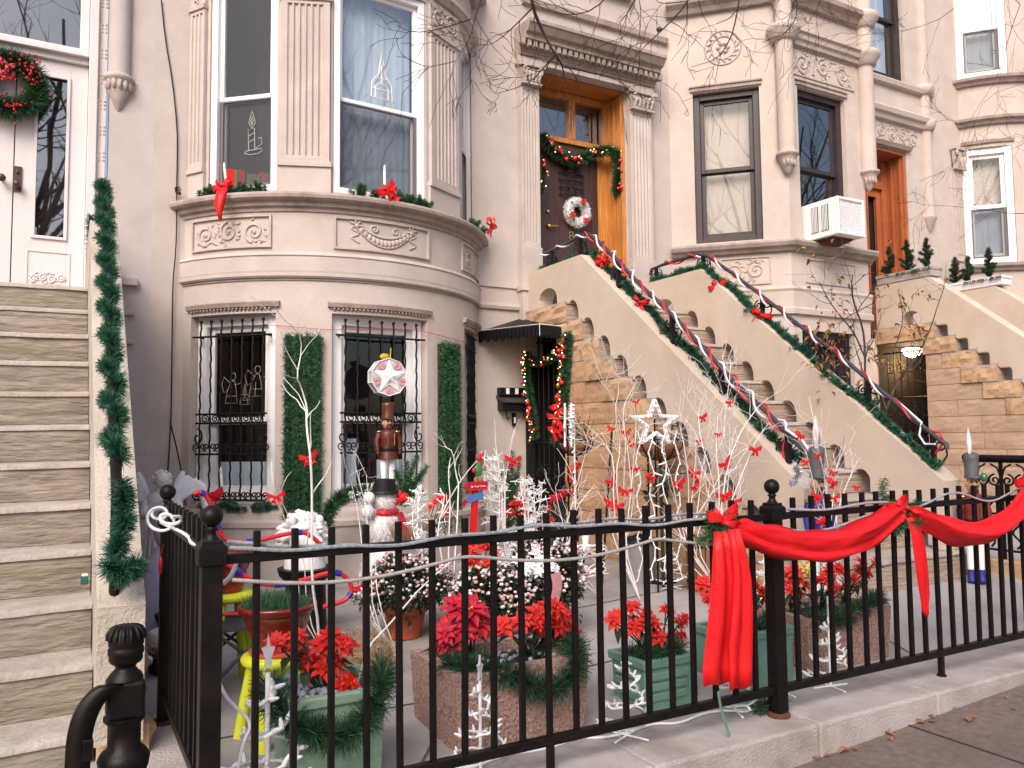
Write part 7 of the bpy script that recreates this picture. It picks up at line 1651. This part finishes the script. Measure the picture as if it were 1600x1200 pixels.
twig_tree('branching white twigs before the low dark entrance', (3.3,4.7,.14), [[(872,880),(882,830),(896,780),(905,745),(912,720),(918,690)], [(880,880),(895,830),(902,770),(890,730),(870,700)], [(885,890),(895,800),(930,755),(940,780),(955,800)], [(900,880),(880,820),(870,780),(868,760)]], 208, .0055, 2, [(862,812,.03),(926,868,.045)], 4.7, (1,2), .18)
B3 = twig_tree('dense white twig tree with red bows left of the outlined star', (3.45,4.45,.15), [[(965,850),(967,800),(962,740),(970,700),(960,640),(968,610),(963,585)], [(970,860),(974,800),(975,740),(978,690),(972,640),(985,612),(998,590)], [(968,850),(958,790),(960,720),(945,690),(925,705),(912,675)], [(975,850),(985,780),(990,720),(995,660),(988,620)], [(972,860),(990,800),(985,740),(978,680),(970,650),(945,600)], [(960,850),(950,790),(942,750)]], 209, .007, 2,
    [(979,676,.036),(954,670,.03),(988,693,.036),(992,733,.036),(955,753,.055),(977,768,.05),(962,790,.06),(1016,748,.05),(953,785,.05),(994,628,.028)], 4.45, (1,2), .2)
B4 = twig_tree('dense white twig tree with red bows in the middle of the yard', (4.0,4.25,.16), [[(1075,850),(1080,790),(1085,740),(1088,700),(1082,650),(1075,630)], [(1078,860),(1090,800),(1096,740),(1105,690),(1110,650)], [(1075,860),(1060,800),(1050,750),(1040,720)], [(1085,850),(1105,790),(1120,750),(1140,720),(1165,700)], [(1070,850),(1078,770),(1070,700),(1062,665)], [(1065,870),(1100,780),(1150,740),(1120,720)]], 210, .007, 2,
    [(1097,653,.045),(1092,690,.036),(1084,740,.05),(1060,757,.065),(1086,760,.05)], 4.25, (1,2), .2)
B5 = twig_tree('very tall white twig tree with red bows before the left cheek wall', (4.0,3.85,.16), [[(1125,850),(1130,790),(1133,730),(1130,680),(1135,630),(1140,590),(1142,560)], [(1128,850),(1136,780),(1140,710),(1140,650),(1150,620)], [(1130,850),(1120,790),(1112,740),(1095,690),(1090,640),(1105,610)], [(1122,850),(1130,760),(1148,690),(1180,640),(1200,622)], [(1126,860),(1140,790),(1160,740),(1180,690),(1195,668)], [(1120,850),(1125,760),(1118,700),(1122,650)]], 211, .008, 2,
    [(1139,630,.036),(1133,725,.055),(1179,704,.052),(1131,775,.06),(1147,785,.05),(1122,679,.025)], 3.85, (1,2), .2)
B6 = twig_tree('white twig tree with red bows at the foot of the middle steps', (4.28,3.4,.14), [[(1290,860),(1292,800),(1290,750),(1280,710),(1272,660),(1264,620)], [(1294,860),(1300,800),(1305,740),(1315,700),(1320,680)], [(1296,860),(1310,790),(1330,740),(1340,720)], [(1288,860),(1280,800),(1268,740),(1258,700)], [(1298,870),(1310,820),(1300,770),(1310,720),(1322,695)], [(1290,870),(1300,780),(1290,700),(1282,670)]], 212, .006, 2,
    [(1249,681,.04),(1277,713,.032),(1258,722,.032),(1300,738,.035),(1299,755,.055),(1275,778,.05),(1302,780,.045),(1338,762,.03),(1282,815,.045)], 3.4, (1,2), .16)
# white coral branches
def coral(label, c, H, seed, spread=.45):
    g = random.Random(seed); mb = MB(); b = V((c.x,c.y,c.z-H))
    for i in range(5):
        tips = []; d = V((g.gauss(0,spread),g.gauss(0,spread*.6),1)); q = [b]
        for k in range(8): d = (d+V((g.gauss(0,.15),g.gauss(0,.1),.15))).normalized(); q.append(q[-1]+d*H/8)
        mb.tube(q, [.006-.0004*k for k in range(9)], 5)
        for k in range(2, 9):
            for s in range(3):
                x = V((g.gauss(0,1),g.gauss(0,.7),g.gauss(.3,.5))).normalized()*H*g.uniform(.08,.17); e = q[k]+x; mb.tube([q[k], q[k]+x*.5+V((0,0,.006)), e], [.004,.0036,.003], 5)
                for _ in range(2): mb.tube([q[k]+x*.55, q[k]+x*.55+V((g.gauss(0,.02),g.gauss(0,.015),g.gauss(.012,.02)))], [.0032,.0026], 4)
    return one('coral_branch', mb, M['whiteplas'], label, 'coral branch', (b.x,b.y,b.z), 'white flocked coral branches')
coral('white flocked coral branch right of the snowman', P(668,768,Y=4.9), .50, 221, .28)
coral('white flocked coral branch behind the red signpost', P(771,716,Y=5.35), .62, 222, .10)
coral('low white flocked coral branch between the signpost and the low dark entrance', P(796,835,Y=4.9), .28, 223, .5)
coral('small white flocked coral branch by the edge of the low dark entrance', P(826,752,Y=5.1), .55, 224, .15)
# spiral cone light trees
def spiral_tree(label, base, H, rz, first=[None], turns=3.6, lean=0):
    if first[0] is None:
        t = thing('spiral_light_tree', label, 'light tree', base, rz, 'white spiral cone light trees'); first[0] = t; g = random.Random(31)
        mb = MB(); mb.tube([(0,0,.015),(0,0,.92)], .018, 8); mb.build('stake', M['whiteplas'], t)
        mb = MB()
        for i in range(2): q = i*pi/2+.5; mb.tube([(-.27*cos(q),-.27*sin(q),.012),(.27*cos(q),.27*sin(q),.012)], .013, 6)
        mb.build('foot', M['whiteplas'], t)
        mb = MB(); k = 90; pts = []
        for i in range(k+1): s = i/k; q = s*turns*2*pi; r = .275*(1-s)**.9+.03; pts.append((r*cos(q), r*sin(q), .09+.74*s+.008*sin(i*1.9)))
        mb.tube(pts, .014, 5); mb.build('spiral_wire', M['whiteplas'], t)
        for i in range(1, k, 2):
            mb = MB(); p = V(pts[i]); o = V((p.x,p.y,.15)).normalized(); o = (o+V((g.gauss(0,.5),g.gauss(0,.5),g.gauss(0,.5)))).normalized(); mb.tube([p, p+o*.035, p+o*.075], [.020,.020,.009], 5); mb.build('bulb', M['clearbulb'], t)
        mb = MB(); star = []
        for s in (-1, 1):
            for i in range(10): q = pi/2+i*pi/5; rr = .085 if i % 2 == 0 else .038; star.append((rr*cos(q)*.55, s*.012, 1.04+rr*sin(q)*1.7))
        mb.add(star, [tuple(range(10)), tuple(range(10,20))[::-1]]+[(i,(i+1)%10,10+(i+1)%10,10+i) for i in range(10)]); mb.build('star_topper', M['frostplas'], t)
        t.scale = (H,)*3; return t
    return dup(first[0], base, rz, label, None, H)
M['clearbulb'] = mat('clear_white_bulb', (.74,.74,.77), .25, .05, 20); M['frostplas'] = mat('frosted_plastic', (.55,.55,.60), .35, .1, 10)
spiral_tree('white spiral light tree at the left granite planter front corner', (1.405,2.80,.003), .36, .4)
spiral_tree('white spiral light tree between the left granite and small sage planters', (2.09,2.80,.003), .37, 1.5)
spiral_tree('white spiral light tree with star behind the long red tails', (2.70,2.80,.003), .36, 2.2)
spiral_tree('white spiral light tree before the right granite planter', (3.36,2.82,.003), .375, .9)
o = spiral_tree('tangled white spiral light tree behind the corner fence post', (.63,2.86,.003), .50, 3.0)
spiral_tree('small white spiral light tree right of the trash can', (3.88,4.62,.16), .34, 1.1)
spiral_tree('small white spiral light tree left of the wooden tub', (3.95,4.2,.16), .34, 4.0)
spiral_tree('white spiral light tree hidden behind the middle fence post', (3.9,3.75,.15), .36, 5.0)
# stars of light
def light_star(label, c, R, yaw, tilt, zg, strings=3):
    t = thing('light_star', label, 'star light', (c.x,c.y,zg), yaw, 'white outlined star lights'); mb = MB(); z = c.z-zg
    for k, d in ((1,0),(.80,0),(1,.05)):
        pts = []
        for i in range(10): q = pi/2+i*pi/5; r = R*(1 if i % 2 == 0 else .42)*k; pts.append(V((r*cos(q)*cos(tilt)+d*sin(tilt), d, z+r*sin(q)+r*cos(q)*sin(tilt))))
        for a, b in zip(pts, pts[1:]+pts[:1]): mb.tube([a,b], .0075, 5)
    mb.build('outline', M['whiteplas'], t)
    g = random.Random(int(R*1000)); mb = MB()
    for i in range(10):
        q = pi/2+i*pi/5; r = R*(1 if i % 2 == 0 else .42)*.9; r2 = R*(.42 if i % 2 == 0 else 1)*.9; q2 = q+pi/5
        for s in (.0,.33,.66):
            mb = MB(); p = V((r*cos(q),-.012,r*sin(q))).lerp(V((r2*cos(q2),-.012,r2*sin(q2))), s); mb.tube([V((p.x*cos(tilt),p.y-.01,z+p.z)), V((p.x*cos(tilt)+g.gauss(0,.012),p.y+.03,z+p.z+g.gauss(0,.012)))], [.008,.006], 5); mb.build('bulb', M['clearbulb'], t)
    mb = MB(); mb.tube([(0,.03,0),(0,.03,z+R*.2)], .007, 6); mb.build('pole', M['iron'], t)
    for s in range(strings):
        mb = MB(); x = (s-(strings-1)/2)*R*.55; k = 14; pts = [V((x+.02*sin(i*1.7+s), -.02, z-R*.3-(z-R*.3-.1)*i/k)) for i in range(k+1)]; mb.tube(pts, .005, 5)
        for p in pts[1:]: mb.tube([p, p+V((g.gauss(0,.03),g.gauss(0,.02),-.018))], [.007,.005], 5)
        mb.build('light_string', M['whiteplas'], t)
    return t
light_star('white outlined star light facing front on a pole in the middle of the yard', P(1025,662,Y=4.55), .175, -.35, 0, .15, 4)
light_star('white outlined star light seen edge on near the low dark entrance', P(893,662,Y=5.1), .155, .95, .55, .14, 2)
for nm, l, y in (('white extension cord snaking along the kerb behind the fence', [(660,1192),(700,1190),(735,1200),(790,1176),(850,1170),(905,1150),(935,1152),(975,1145),(1020,1128),(1060,1130),(1100,1112),(1140,1108),(1170,1112),(1200,1090),(1225,1080),(1242,1088)], 0),):
    mb = MB(); pts = [P(a,c,Z=.012) for a,c in l]; pts = [V((p.x, max(p.y,2.52), .008)) for p in pts]; mb.tube(smooth(pts,2), .006, 6); one('power_cord', mb, M['whiteplas'], nm, 'cord', tuple(pts[0]))
mb = MB(); q = [P(a,b,Y=2.77) for a,b in ((338,1050),(350,1085),(368,1105),(395,1130),(380,1160),(372,1200))]; mb.tube(smooth(q,2), .006, 6); one('power_cord', mb, M['whiteplas'], 'white cord dangling by the corner post to the tangled spiral light', 'cord', tuple(q[0]))
mb = MB(); q = [P(a,b,Y=2.58) for a,b in ((1122,1080),(1126,1105),(1132,1125),(1140,1150))]; mb.ribbon(smooth(q,2), .02, (.9,.3,.2)); one('ribbon_tail', mb, M['greenplas'], 'pale green ribbon end curling over the kerb edge', 'ribbon', tuple(q[-1]))
mb = MB(); q = P(797,940,Y=3.9)
mb.ribbon(smooth([P(a,b,Y=3.7) for a,b in ((868,895),(872,915),(866,940),(862,965))],2), .07, (1,.2,.1)); o = one('ribbon_tail', mb, mat('pink_gauze', (.62,.28,.30), .5, .2, 40), 'pink gauze ribbon standing up among the chrysanthemums', 'ribbon', tuple(P(866,940,Y=3.7)))
mb = MB(); q = P(300,860,Y=3); c = P(251,880,X=LFX-.03); mb.lathe([(.002,-.05),(.007,-.04),(.009,-.01),(.006,.02),(.002,.03)], (c.x,c.y,c.z), 8); mb.tube([(c.x,c.y,c.z+.03),(c.x+.01,c.y,c.z+.08)], .0015, 4); one('red_icicle', mb, M['ballred'], 'tiny red icicle ornament hanging on the left side fence', 'ornament', tuple(c))
# tangled light wire on the ground by the entrance
mb = MB(); g = random.Random(77); c = P(925,870,Y=4.5); pts = []
for i in range(60): pts.append(c+V((.10*sin(i*.9)+g.gauss(0,.02), .05*cos(i*.7), .10*sin(i*.37)-.02)))
mb.tube(smooth(pts,1), .004, 4); one('light_string', mb, M['whiteplas'], 'tangle of white light wire left of the trash can', 'light string', tuple(c))

# ================================================================ plants of the neighbours
M['conifer'] = mat('dwarf_conifer', (.03,.055,.03), .7, .5, 30)
def trough(label, x0, x1, y0, y1, z, mt, seed):
    t = thing('planter_trough', label, 'planter', ((x0+x1)/2,(y0+y1)/2,z), 0, 'troughs on the right hand cheek walls'); hx, hy = (x1-x0)/2, (y1-y0)/2
    mb = MB(); mb.box(-hx+.01,-hy+.01,0,hx-.01,hy-.01,.09); mb.box(-hx,-hy,.09,hx,hy,.13); mb.build('box', mt, t, bevel=.006); mb = MB(); mb.box(-hx+.02,-hy+.02,.12,hx-.02,hy-.02,.135); mb.build('soil', M['soil'], t)
    g = random.Random(seed); mb = MB()
    for i in range(60): q = V((g.choice((-hx,hx*.5))*1.05, g.uniform(-hy,hy*.2), .12)); mb.leaf(q, (g.uniform(-1,.3),g.uniform(-1,.5),-.5), (0,0,1), .05, .03)
    mb.build('trailing_leaves', M['leafdark'], t)
tA = trough('grey stone trough of small conifers on the near tan cheek wall', 9.98, 10.24, 6.52, 7.36, 3.342, M['kerbstone'], 1)
tB = trough('white trough of small conifers on the far tan cheek wall', 11.48, 11.74, 6.45, 7.34, 3.342, M['plaster'], 2)
def conifer(label, c, H, seed):
    mb = MB(); g = random.Random(seed)
    for i in range(26):
        z = .06+.9*i/26; r = .26*(1-z)**.8*g.uniform(.6,1.15)+.02; q = g.uniform(0,6.3); p = V((0,0,z*H)); e = p+V((cos(q)*r*H, sin(q)*r*H, r*H*.7)); pine(mb, [p,e], 2600, .006, .028, .0026, seed=seed*50+i)
    pine(mb, [(0,0,.05),(0,0,H)], 2200, .012, .03, .0026, seed=seed+7, mats=2); mb.tube([(0,0,-.05),(0,0,H*.95)], [.012,.004], 5, 1)
    o = mb.build('dwarf_conifer', [M['conifer'], M['leafdark']]); o.location = c; return tag(o, label, 'conifer', 'dwarf conifers in the troughs')
for i, (a, y, h, lb) in enumerate(((1384,7.22,.42,'dwarf conifer at the rear of the grey stone trough'), (1411,6.95,.46,'middle dwarf conifer of the grey stone trough, lit brownish'), (1441,6.66,.42,'dwarf conifer at the front of the grey stone trough'))):
    conifer(lb, V((10.11, y, 3.46)), h, 300+i)
for i, (y, h, lb) in enumerate(((7.2,.42,'dwarf conifer at the rear of the white trough'), (7.0,.40,'middle dwarf conifer of the white trough'), (6.70,.46,'dwarf conifer at the front of the white trough'))):
    conifer(lb, V((11.6, y, 3.46)), h, 310+i)
# sapling with last autumn leaves
M['autumn'] = mat('autumn_leaf', (.27,.13,.055), .7, .4, 15); M['olive'] = mat('olive_leaf', (.30,.26,.07), .7, .3, 15)
SY = 4.85; base = (6.72,SY,.16); t = thing('sapling', 'bare thin sapling with a few rusty leaves behind the right cheek wall', 'tree', base); g = random.Random(55); mb = MB(); tips = []
def stem(l, r0, r1, dep, n2, L2):
    q = smooth([P(a,b,Y=SY+g.uniform(-.1,.1)) for a,b in l],1); n = len(q); rs = [r0+(r1-r0)*i/(n-1) for i in range(n)]; mb.tube(q, rs, 6)
    for k in range(n2):
        i = g.randint(n//4, n-1); d = (q[i]-q[i-1]).normalized(); x = d.cross(V((g.gauss(0,1),g.gauss(0,1),g.gauss(0,1)))).normalized(); grow(mb, q[i], d*.6+x*g.uniform(.5,1), L2*g.uniform(.5,1.2), rs[i]*.6, g, dep, 0, .25, .05, (2,3), tips, 5)
mb.tube([base, P(1366,700,Y=SY)], .018, 6)
stem([(1366,700),(1352,650),(1351,600),(1352,550),(1348,510),(1336,480),(1330,455),(1332,430)], .016, .004, 1, 9, .42)
stem([(1366,700),(1385,640),(1400,600),(1420,575),(1440,545),(1455,510),(1466,475),(1475,450)], .014, .003, 1, 9, .40)
stem([(1352,560),(1335,520),(1310,490),(1295,470),(1280,440)], .008, .003, 1, 6, .32)
stem([(1385,640),(1370,595),(1400,540),(1412,500),(1405,460)], .008, .003, 1, 7, .34)
stem([(1372,680),(1340,640),(1315,610),(1290,595)], .008, .003, 1, 6, .30)
mb.tube([P(1390,600,Y=SY), P(1420,592,Y=SY-.05), P(1450,598,Y=SY-.1)], [.005,.004,.002], 5)
mb.build('branches', M['bark'], t, off=base)
mb = MB()
for p in tips:
    if g.random() < .42:
        for _ in range(g.randint(1,3)): mb.leaf(p, (g.uniform(-1,1),g.uniform(-1,1),g.uniform(-1,.3)), (g.uniform(-1,1),0,1), g.uniform(.04,.075), .032, 0 if g.random() < .8 else 1, .3)
for i in range(120): mb.leaf(P(g.gauss(1290,14),g.gauss(545,32),Y=SY+g.uniform(-.2,.2)), (g.uniform(-1,1),g.uniform(-1,1),g.uniform(-1,.2)), (g.uniform(-1,1),0,1), g.uniform(.04,.075), .03, 0, .35)
mb.build('leaves', [M['autumn'], M['olive']], t, off=base)
# street tree whose bare twigs reach over the yard
tb = (3.6,-.75,slope_z(3.6)); t = thing('street_tree', 'bare street tree whose thin twigs hang across the top of the view', 'tree', tb); g = random.Random(91); mb = MB()
mb.tube(smooth([(3.6,-.75,-.2),(3.6,-.72,1.2),(3.55,-.6,2.6),(3.4,-.3,3.8),(3.1,.2,4.6)],1), [.17]*2+[.15]*3+[.12]*4+[.09]*30 if 0 else [.17,.165,.16,.15,.14,.13,.12,.11][:8] if 0 else .13, 12); mb.build('trunk', M['bark'], t, off=tb)
mb = MB(); TY = 3.3
def limb(l, r0, r1): q = smooth(l,2); n = len(q); mb.tube(q, [r0+(r1-r0)*i/(n-1) for i in range(n)], 7); return q
limb([(3.1,.2,4.6),(2.6,1.6,4.9),(2.2,2.8,4.6),(2.0,TY,4.1)], .07, .02)
limb([(3.1,.2,4.6),(3.5,1.6,5.0),(4.0,2.8,4.6),(4.2,3.5,4.3)], .07, .02)
limb([(3.5,1.6,5.0),(3.0,2.6,4.9),(2.8,3.3,4.4)], .04, .015)
limb([(3.1,.2,4.6),(4.2,1.2,5.6),(5.4,2.6,5.4),(6.0,3.6,4.8)], .06, .02)
limb([(3.1,.2,4.6),(2.9,.6,5.8),(2.6,1.2,7.5)], .08, .03)
def hang(l, r0, n2, L2, y=TY, first=None, dep=2, wig=.16):
    q = [P(a,b,Y=y+g.uniform(-.05,.05)) for a,b in l]
    if first: q = [V(first)]+q
    q = smooth(q,1); n = len(q); rs = [max(.0012, r0*(1-.85*i/(n-1))) for i in range(n)]; mb.tube(q, rs, 6)
    for k in range(n2):
        i = g.randint(1, n-1); d = (q[i]-q[i-1]).normalized(); x = d.cross(V((0,-1,0)))*g.choice((-1,1))+V((0,g.gauss(0,.4),g.gauss(0,.3))); grow(mb, q[i], d*.8+x.normalized()*g.uniform(.4,.9), L2*g.uniform(.5,1.3), min(.0032, rs[i]*.6), g, dep, 0, wig, -.01, (1,3), None, 6)
hang([(826,-40),(832,12),(848,50),(868,86),(880,104),(882,135)], .012, 5, .30, first=(2.0,TY,4.1))
hang([(880,104),(915,112),(945,118),(975,130)], .005, 5, .22)
hang([(868,86),(850,105),(830,128),(800,140),(778,145)], .0045, 5, .22)
hang([(832,12),(805,40),(780,62),(765,70)], .005, 5, .28)
hang([(1085,-20),(1070,10),(1040,42),(1012,68),(985,95)], .008, 9, .32, first=(2.8,3.3,4.4))
hang([(1088,-20),(1095,18),(1108,40)], .005, 4, .28, first=(2.8,3.3,4.4))
hang([(1160,-30),(1150,30),(1142,60),(1122,92),(1080,105)], .007, 7, .34, 3.4, first=(4.2,3.5,4.3))
hang([(1240,-30),(1248,20),(1230,52),(1190,66)], .006, 8, .34, 3.5, first=(4.2,3.5,4.3))
hang([(960,-20),(930,15),(890,25),(850,15)], .005, 7, .30)
hang([(760,-20),(745,15),(735,60),(712,95)], .006, 9, .26, 3.2, first=(2.0,TY,4.1))
hang([(735,30),(690,45),(645,52),(620,40)], .0035, 4, .18, 3.2, dep=1)
hang([(1000,-20),(985,15),(965,40)], .005, 7, .3)
hang([(1520,-20),(1480,25),(1430,45),(1380,52),(1340,55)], .004, 8, .42, 3.9, first=(5.9,3.7,4.9))
hang([(1600,-10),(1575,60),(1560,120),(1520,180)], .0045, 10, .45, 3.9, first=(5.9,3.7,4.9))
hang([(1640,330),(1590,335),(1540,328),(1490,322),(1440,320)], .0045, 8, .32, 3.9, first=(7.3,3.6,3.7))
hang([(1640,200),(1590,230),(1560,240)], .0035, 6, .42, 3.9, first=(7.3,3.6,3.7))
hang([(1640,120),(1600,130),(1540,150),(1520,200)], .0035, 6, .42, 3.9, first=(7.3,3.6,3.7))
limb([(5.4,2.6,5.4),(6.2,3.2,5.2),(6.9,3.4,4.6),(7.3,3.6,3.75)], .018, .005)
hang([(1290,-20),(1270,30),(1240,50)], .004, 7, .3, 3.5, first=(4.2,3.5,4.3))
mb.build('branches', mat('dark_twig', (.045,.025,.026), .85, .3, 30), t, off=tb)
c = P(1030,46,Y=TY)
mb = MB(); mb.ball((0,0,0), (.018,.018,.013), 8); o = one('light_bulb', mb, mat('grey_cocoon', (.12,.10,.10), .8, .3, 40), 'small grey blob stuck on a twig above the door cornice', 'cocoon', (0,0,0)); o.location = c; o.name = 'cocoon'
# low wall railing of the neighbour at the right
RXX = 6.43; o0 = (RXX,3.5,.27); t = thing('side_railing', 'black scrolled iron railing at the right edge beside the tan steps', 'railing', o0); zt = P(1511,716,X=RXX).z
mb = MB(); mb.tube([(RXX,3.98,zt-.02),(RXX,3.99,zt),(RXX,3.9,zt),(RXX,2.55,zt)], .032, 10); mb.build('handrail', M['iron'], t, off=o0)
mb = MB()
for z in (.34, .62, zt-.30): mb.box(RXX-.012, 2.55, z-.008, RXX+.012, 3.95, z+.008)
mb.build('rail', M['iron'], t, off=o0)
fx = lambda u, z, d: (RXX-d, 3.95-u, z)
for i in range(7):
    u = .05+i*.2; mb = MB(); mb.box(RXX-.011, 3.95-u-.011, .26, RXX+.011, 3.95-u+.011, zt); mb.build('post', M['iron'], t, off=o0)
    mb = MB()
    for s in (-1, 1):
        mb.tube(spiral(fx, u+.1+s*.048, zt-.17, .05, 1.5, pi/2 if s > 0 else pi/2, s, 1, 0), .008, 5); mb.tube([fx(u+.1+s*.098, zt-.15, 0), fx(u+.1+s*.07, zt-.07, 0), fx(u+.1+s*.02, zt-.04, 0)], .008, 5)
    mb.tube([fx(u+.1+.03*sin(k*.9), .36+(zt-.68)*k/16, 0) for k in range(17)], .009, 5)
    mb.build('scroll', M['iron'], t, off=o0)
c = P(1537,746,X=RXX-.05); mb = MB(); mb.ball((0,0,0), (.03,.03,.035), 10); o = one('glass_ball', mb, mat('green_glass_light', (.03,.16,.07), .15, .2, 6, spec=.8), 'small green glass bauble hanging on the right hand railing', 'ball', (0,0,0)); o.location = c
# fallen leaves on the pavement
M['fallen'] = mat('fallen_leaf', (.30,.11,.05), .8, .4, 20)
for i, (a, b, s) in enumerate(((1242,1196,.035),(1262,1192,.03),(1283,1190,.03),(1334,1173,.05),(1394,1154,.03),(1385,1146,.035),(1437,1131,.035),(1461,1131,.035),(1462,1123,.03),(1499,1109,.022),(1518,1123,.045),(1570,1090,.02),(1366,1161,.016),(1480,1146,.016),(1590,1110,.02),(1300,1184,.022))):
    d = V((.35,.93,0)); x, y = P(a,b,Y=2.4).x, 2.4
    p = P(a,b,Z=-.11); p = P(a,b,Z=slope_z(p.x)); p.z = slope_z(p.x)+.012
    mb = MB(); mb.leaf((-s/2,0,0), (cos(i),sin(i),.1), (0,0,1), s*1.3, s, 0, .25); mb.leaf((0,0,.004), (cos(i+1.2),sin(i+1.2),.15), (0,0,1), s*.7, s*.6, 0, .2)
    o = mb.build('fallen_leaf', M['fallen']); o.location = p; o.rotation_euler = (U(-.1,.1),U(-.1,.1),0); tag(o, 'dry brown leaf lying on the dark pavement below the kerb', 'leaf', 'dry leaves on the pavement')
c = P(1392,1155,Z=-.08)

# bare street trees on the far side of the street, mirrored in the upper windows
def bare_tree(label, loc, first=[None], rz=0):
    if first[0] is None:
        t = thing('street_tree', label, 'tree', loc, 0, 'bare trees across the street'); g = random.Random(5); first[0] = t
        mb = MB(); mb.tube([(0,0,-.3),(.05,0,1.5),(.0,.1,3.2),(.05,.05,4.6)], [.2,.17,.15,.12], 10); mb.build('trunk', M['bark'], t)
        mb = MB()
        for i in range(9):
            q = i*2.4; grow(mb, (.03,.06,3.0+.2*i), (cos(q)*.8, sin(q)*.8, 1.1), 4.6, .07, g, 3, 0, .13, .08, (3,4), None, 7, (.4,.65))
        mb.build('crown', M['bark'], t); t.scale = (1.4,)*3; return t
    return dup(first[0], loc, rz, label)
for lb, l in (('bare street tree across the street behind the viewer, mirrored in the angular bay',(-6.5,-8.5,-.6)), ('bare street tree across the street mirrored in the bow bay windows',(8,-9,.1)), ('bare street tree far up the street mirrored in the right hand windows',(24,-9.5,.8))): bare_tree(lb, l)
bare_tree('bare street tree across the street mirrored in the white double doors', (-1.5,-9.5,-.4))
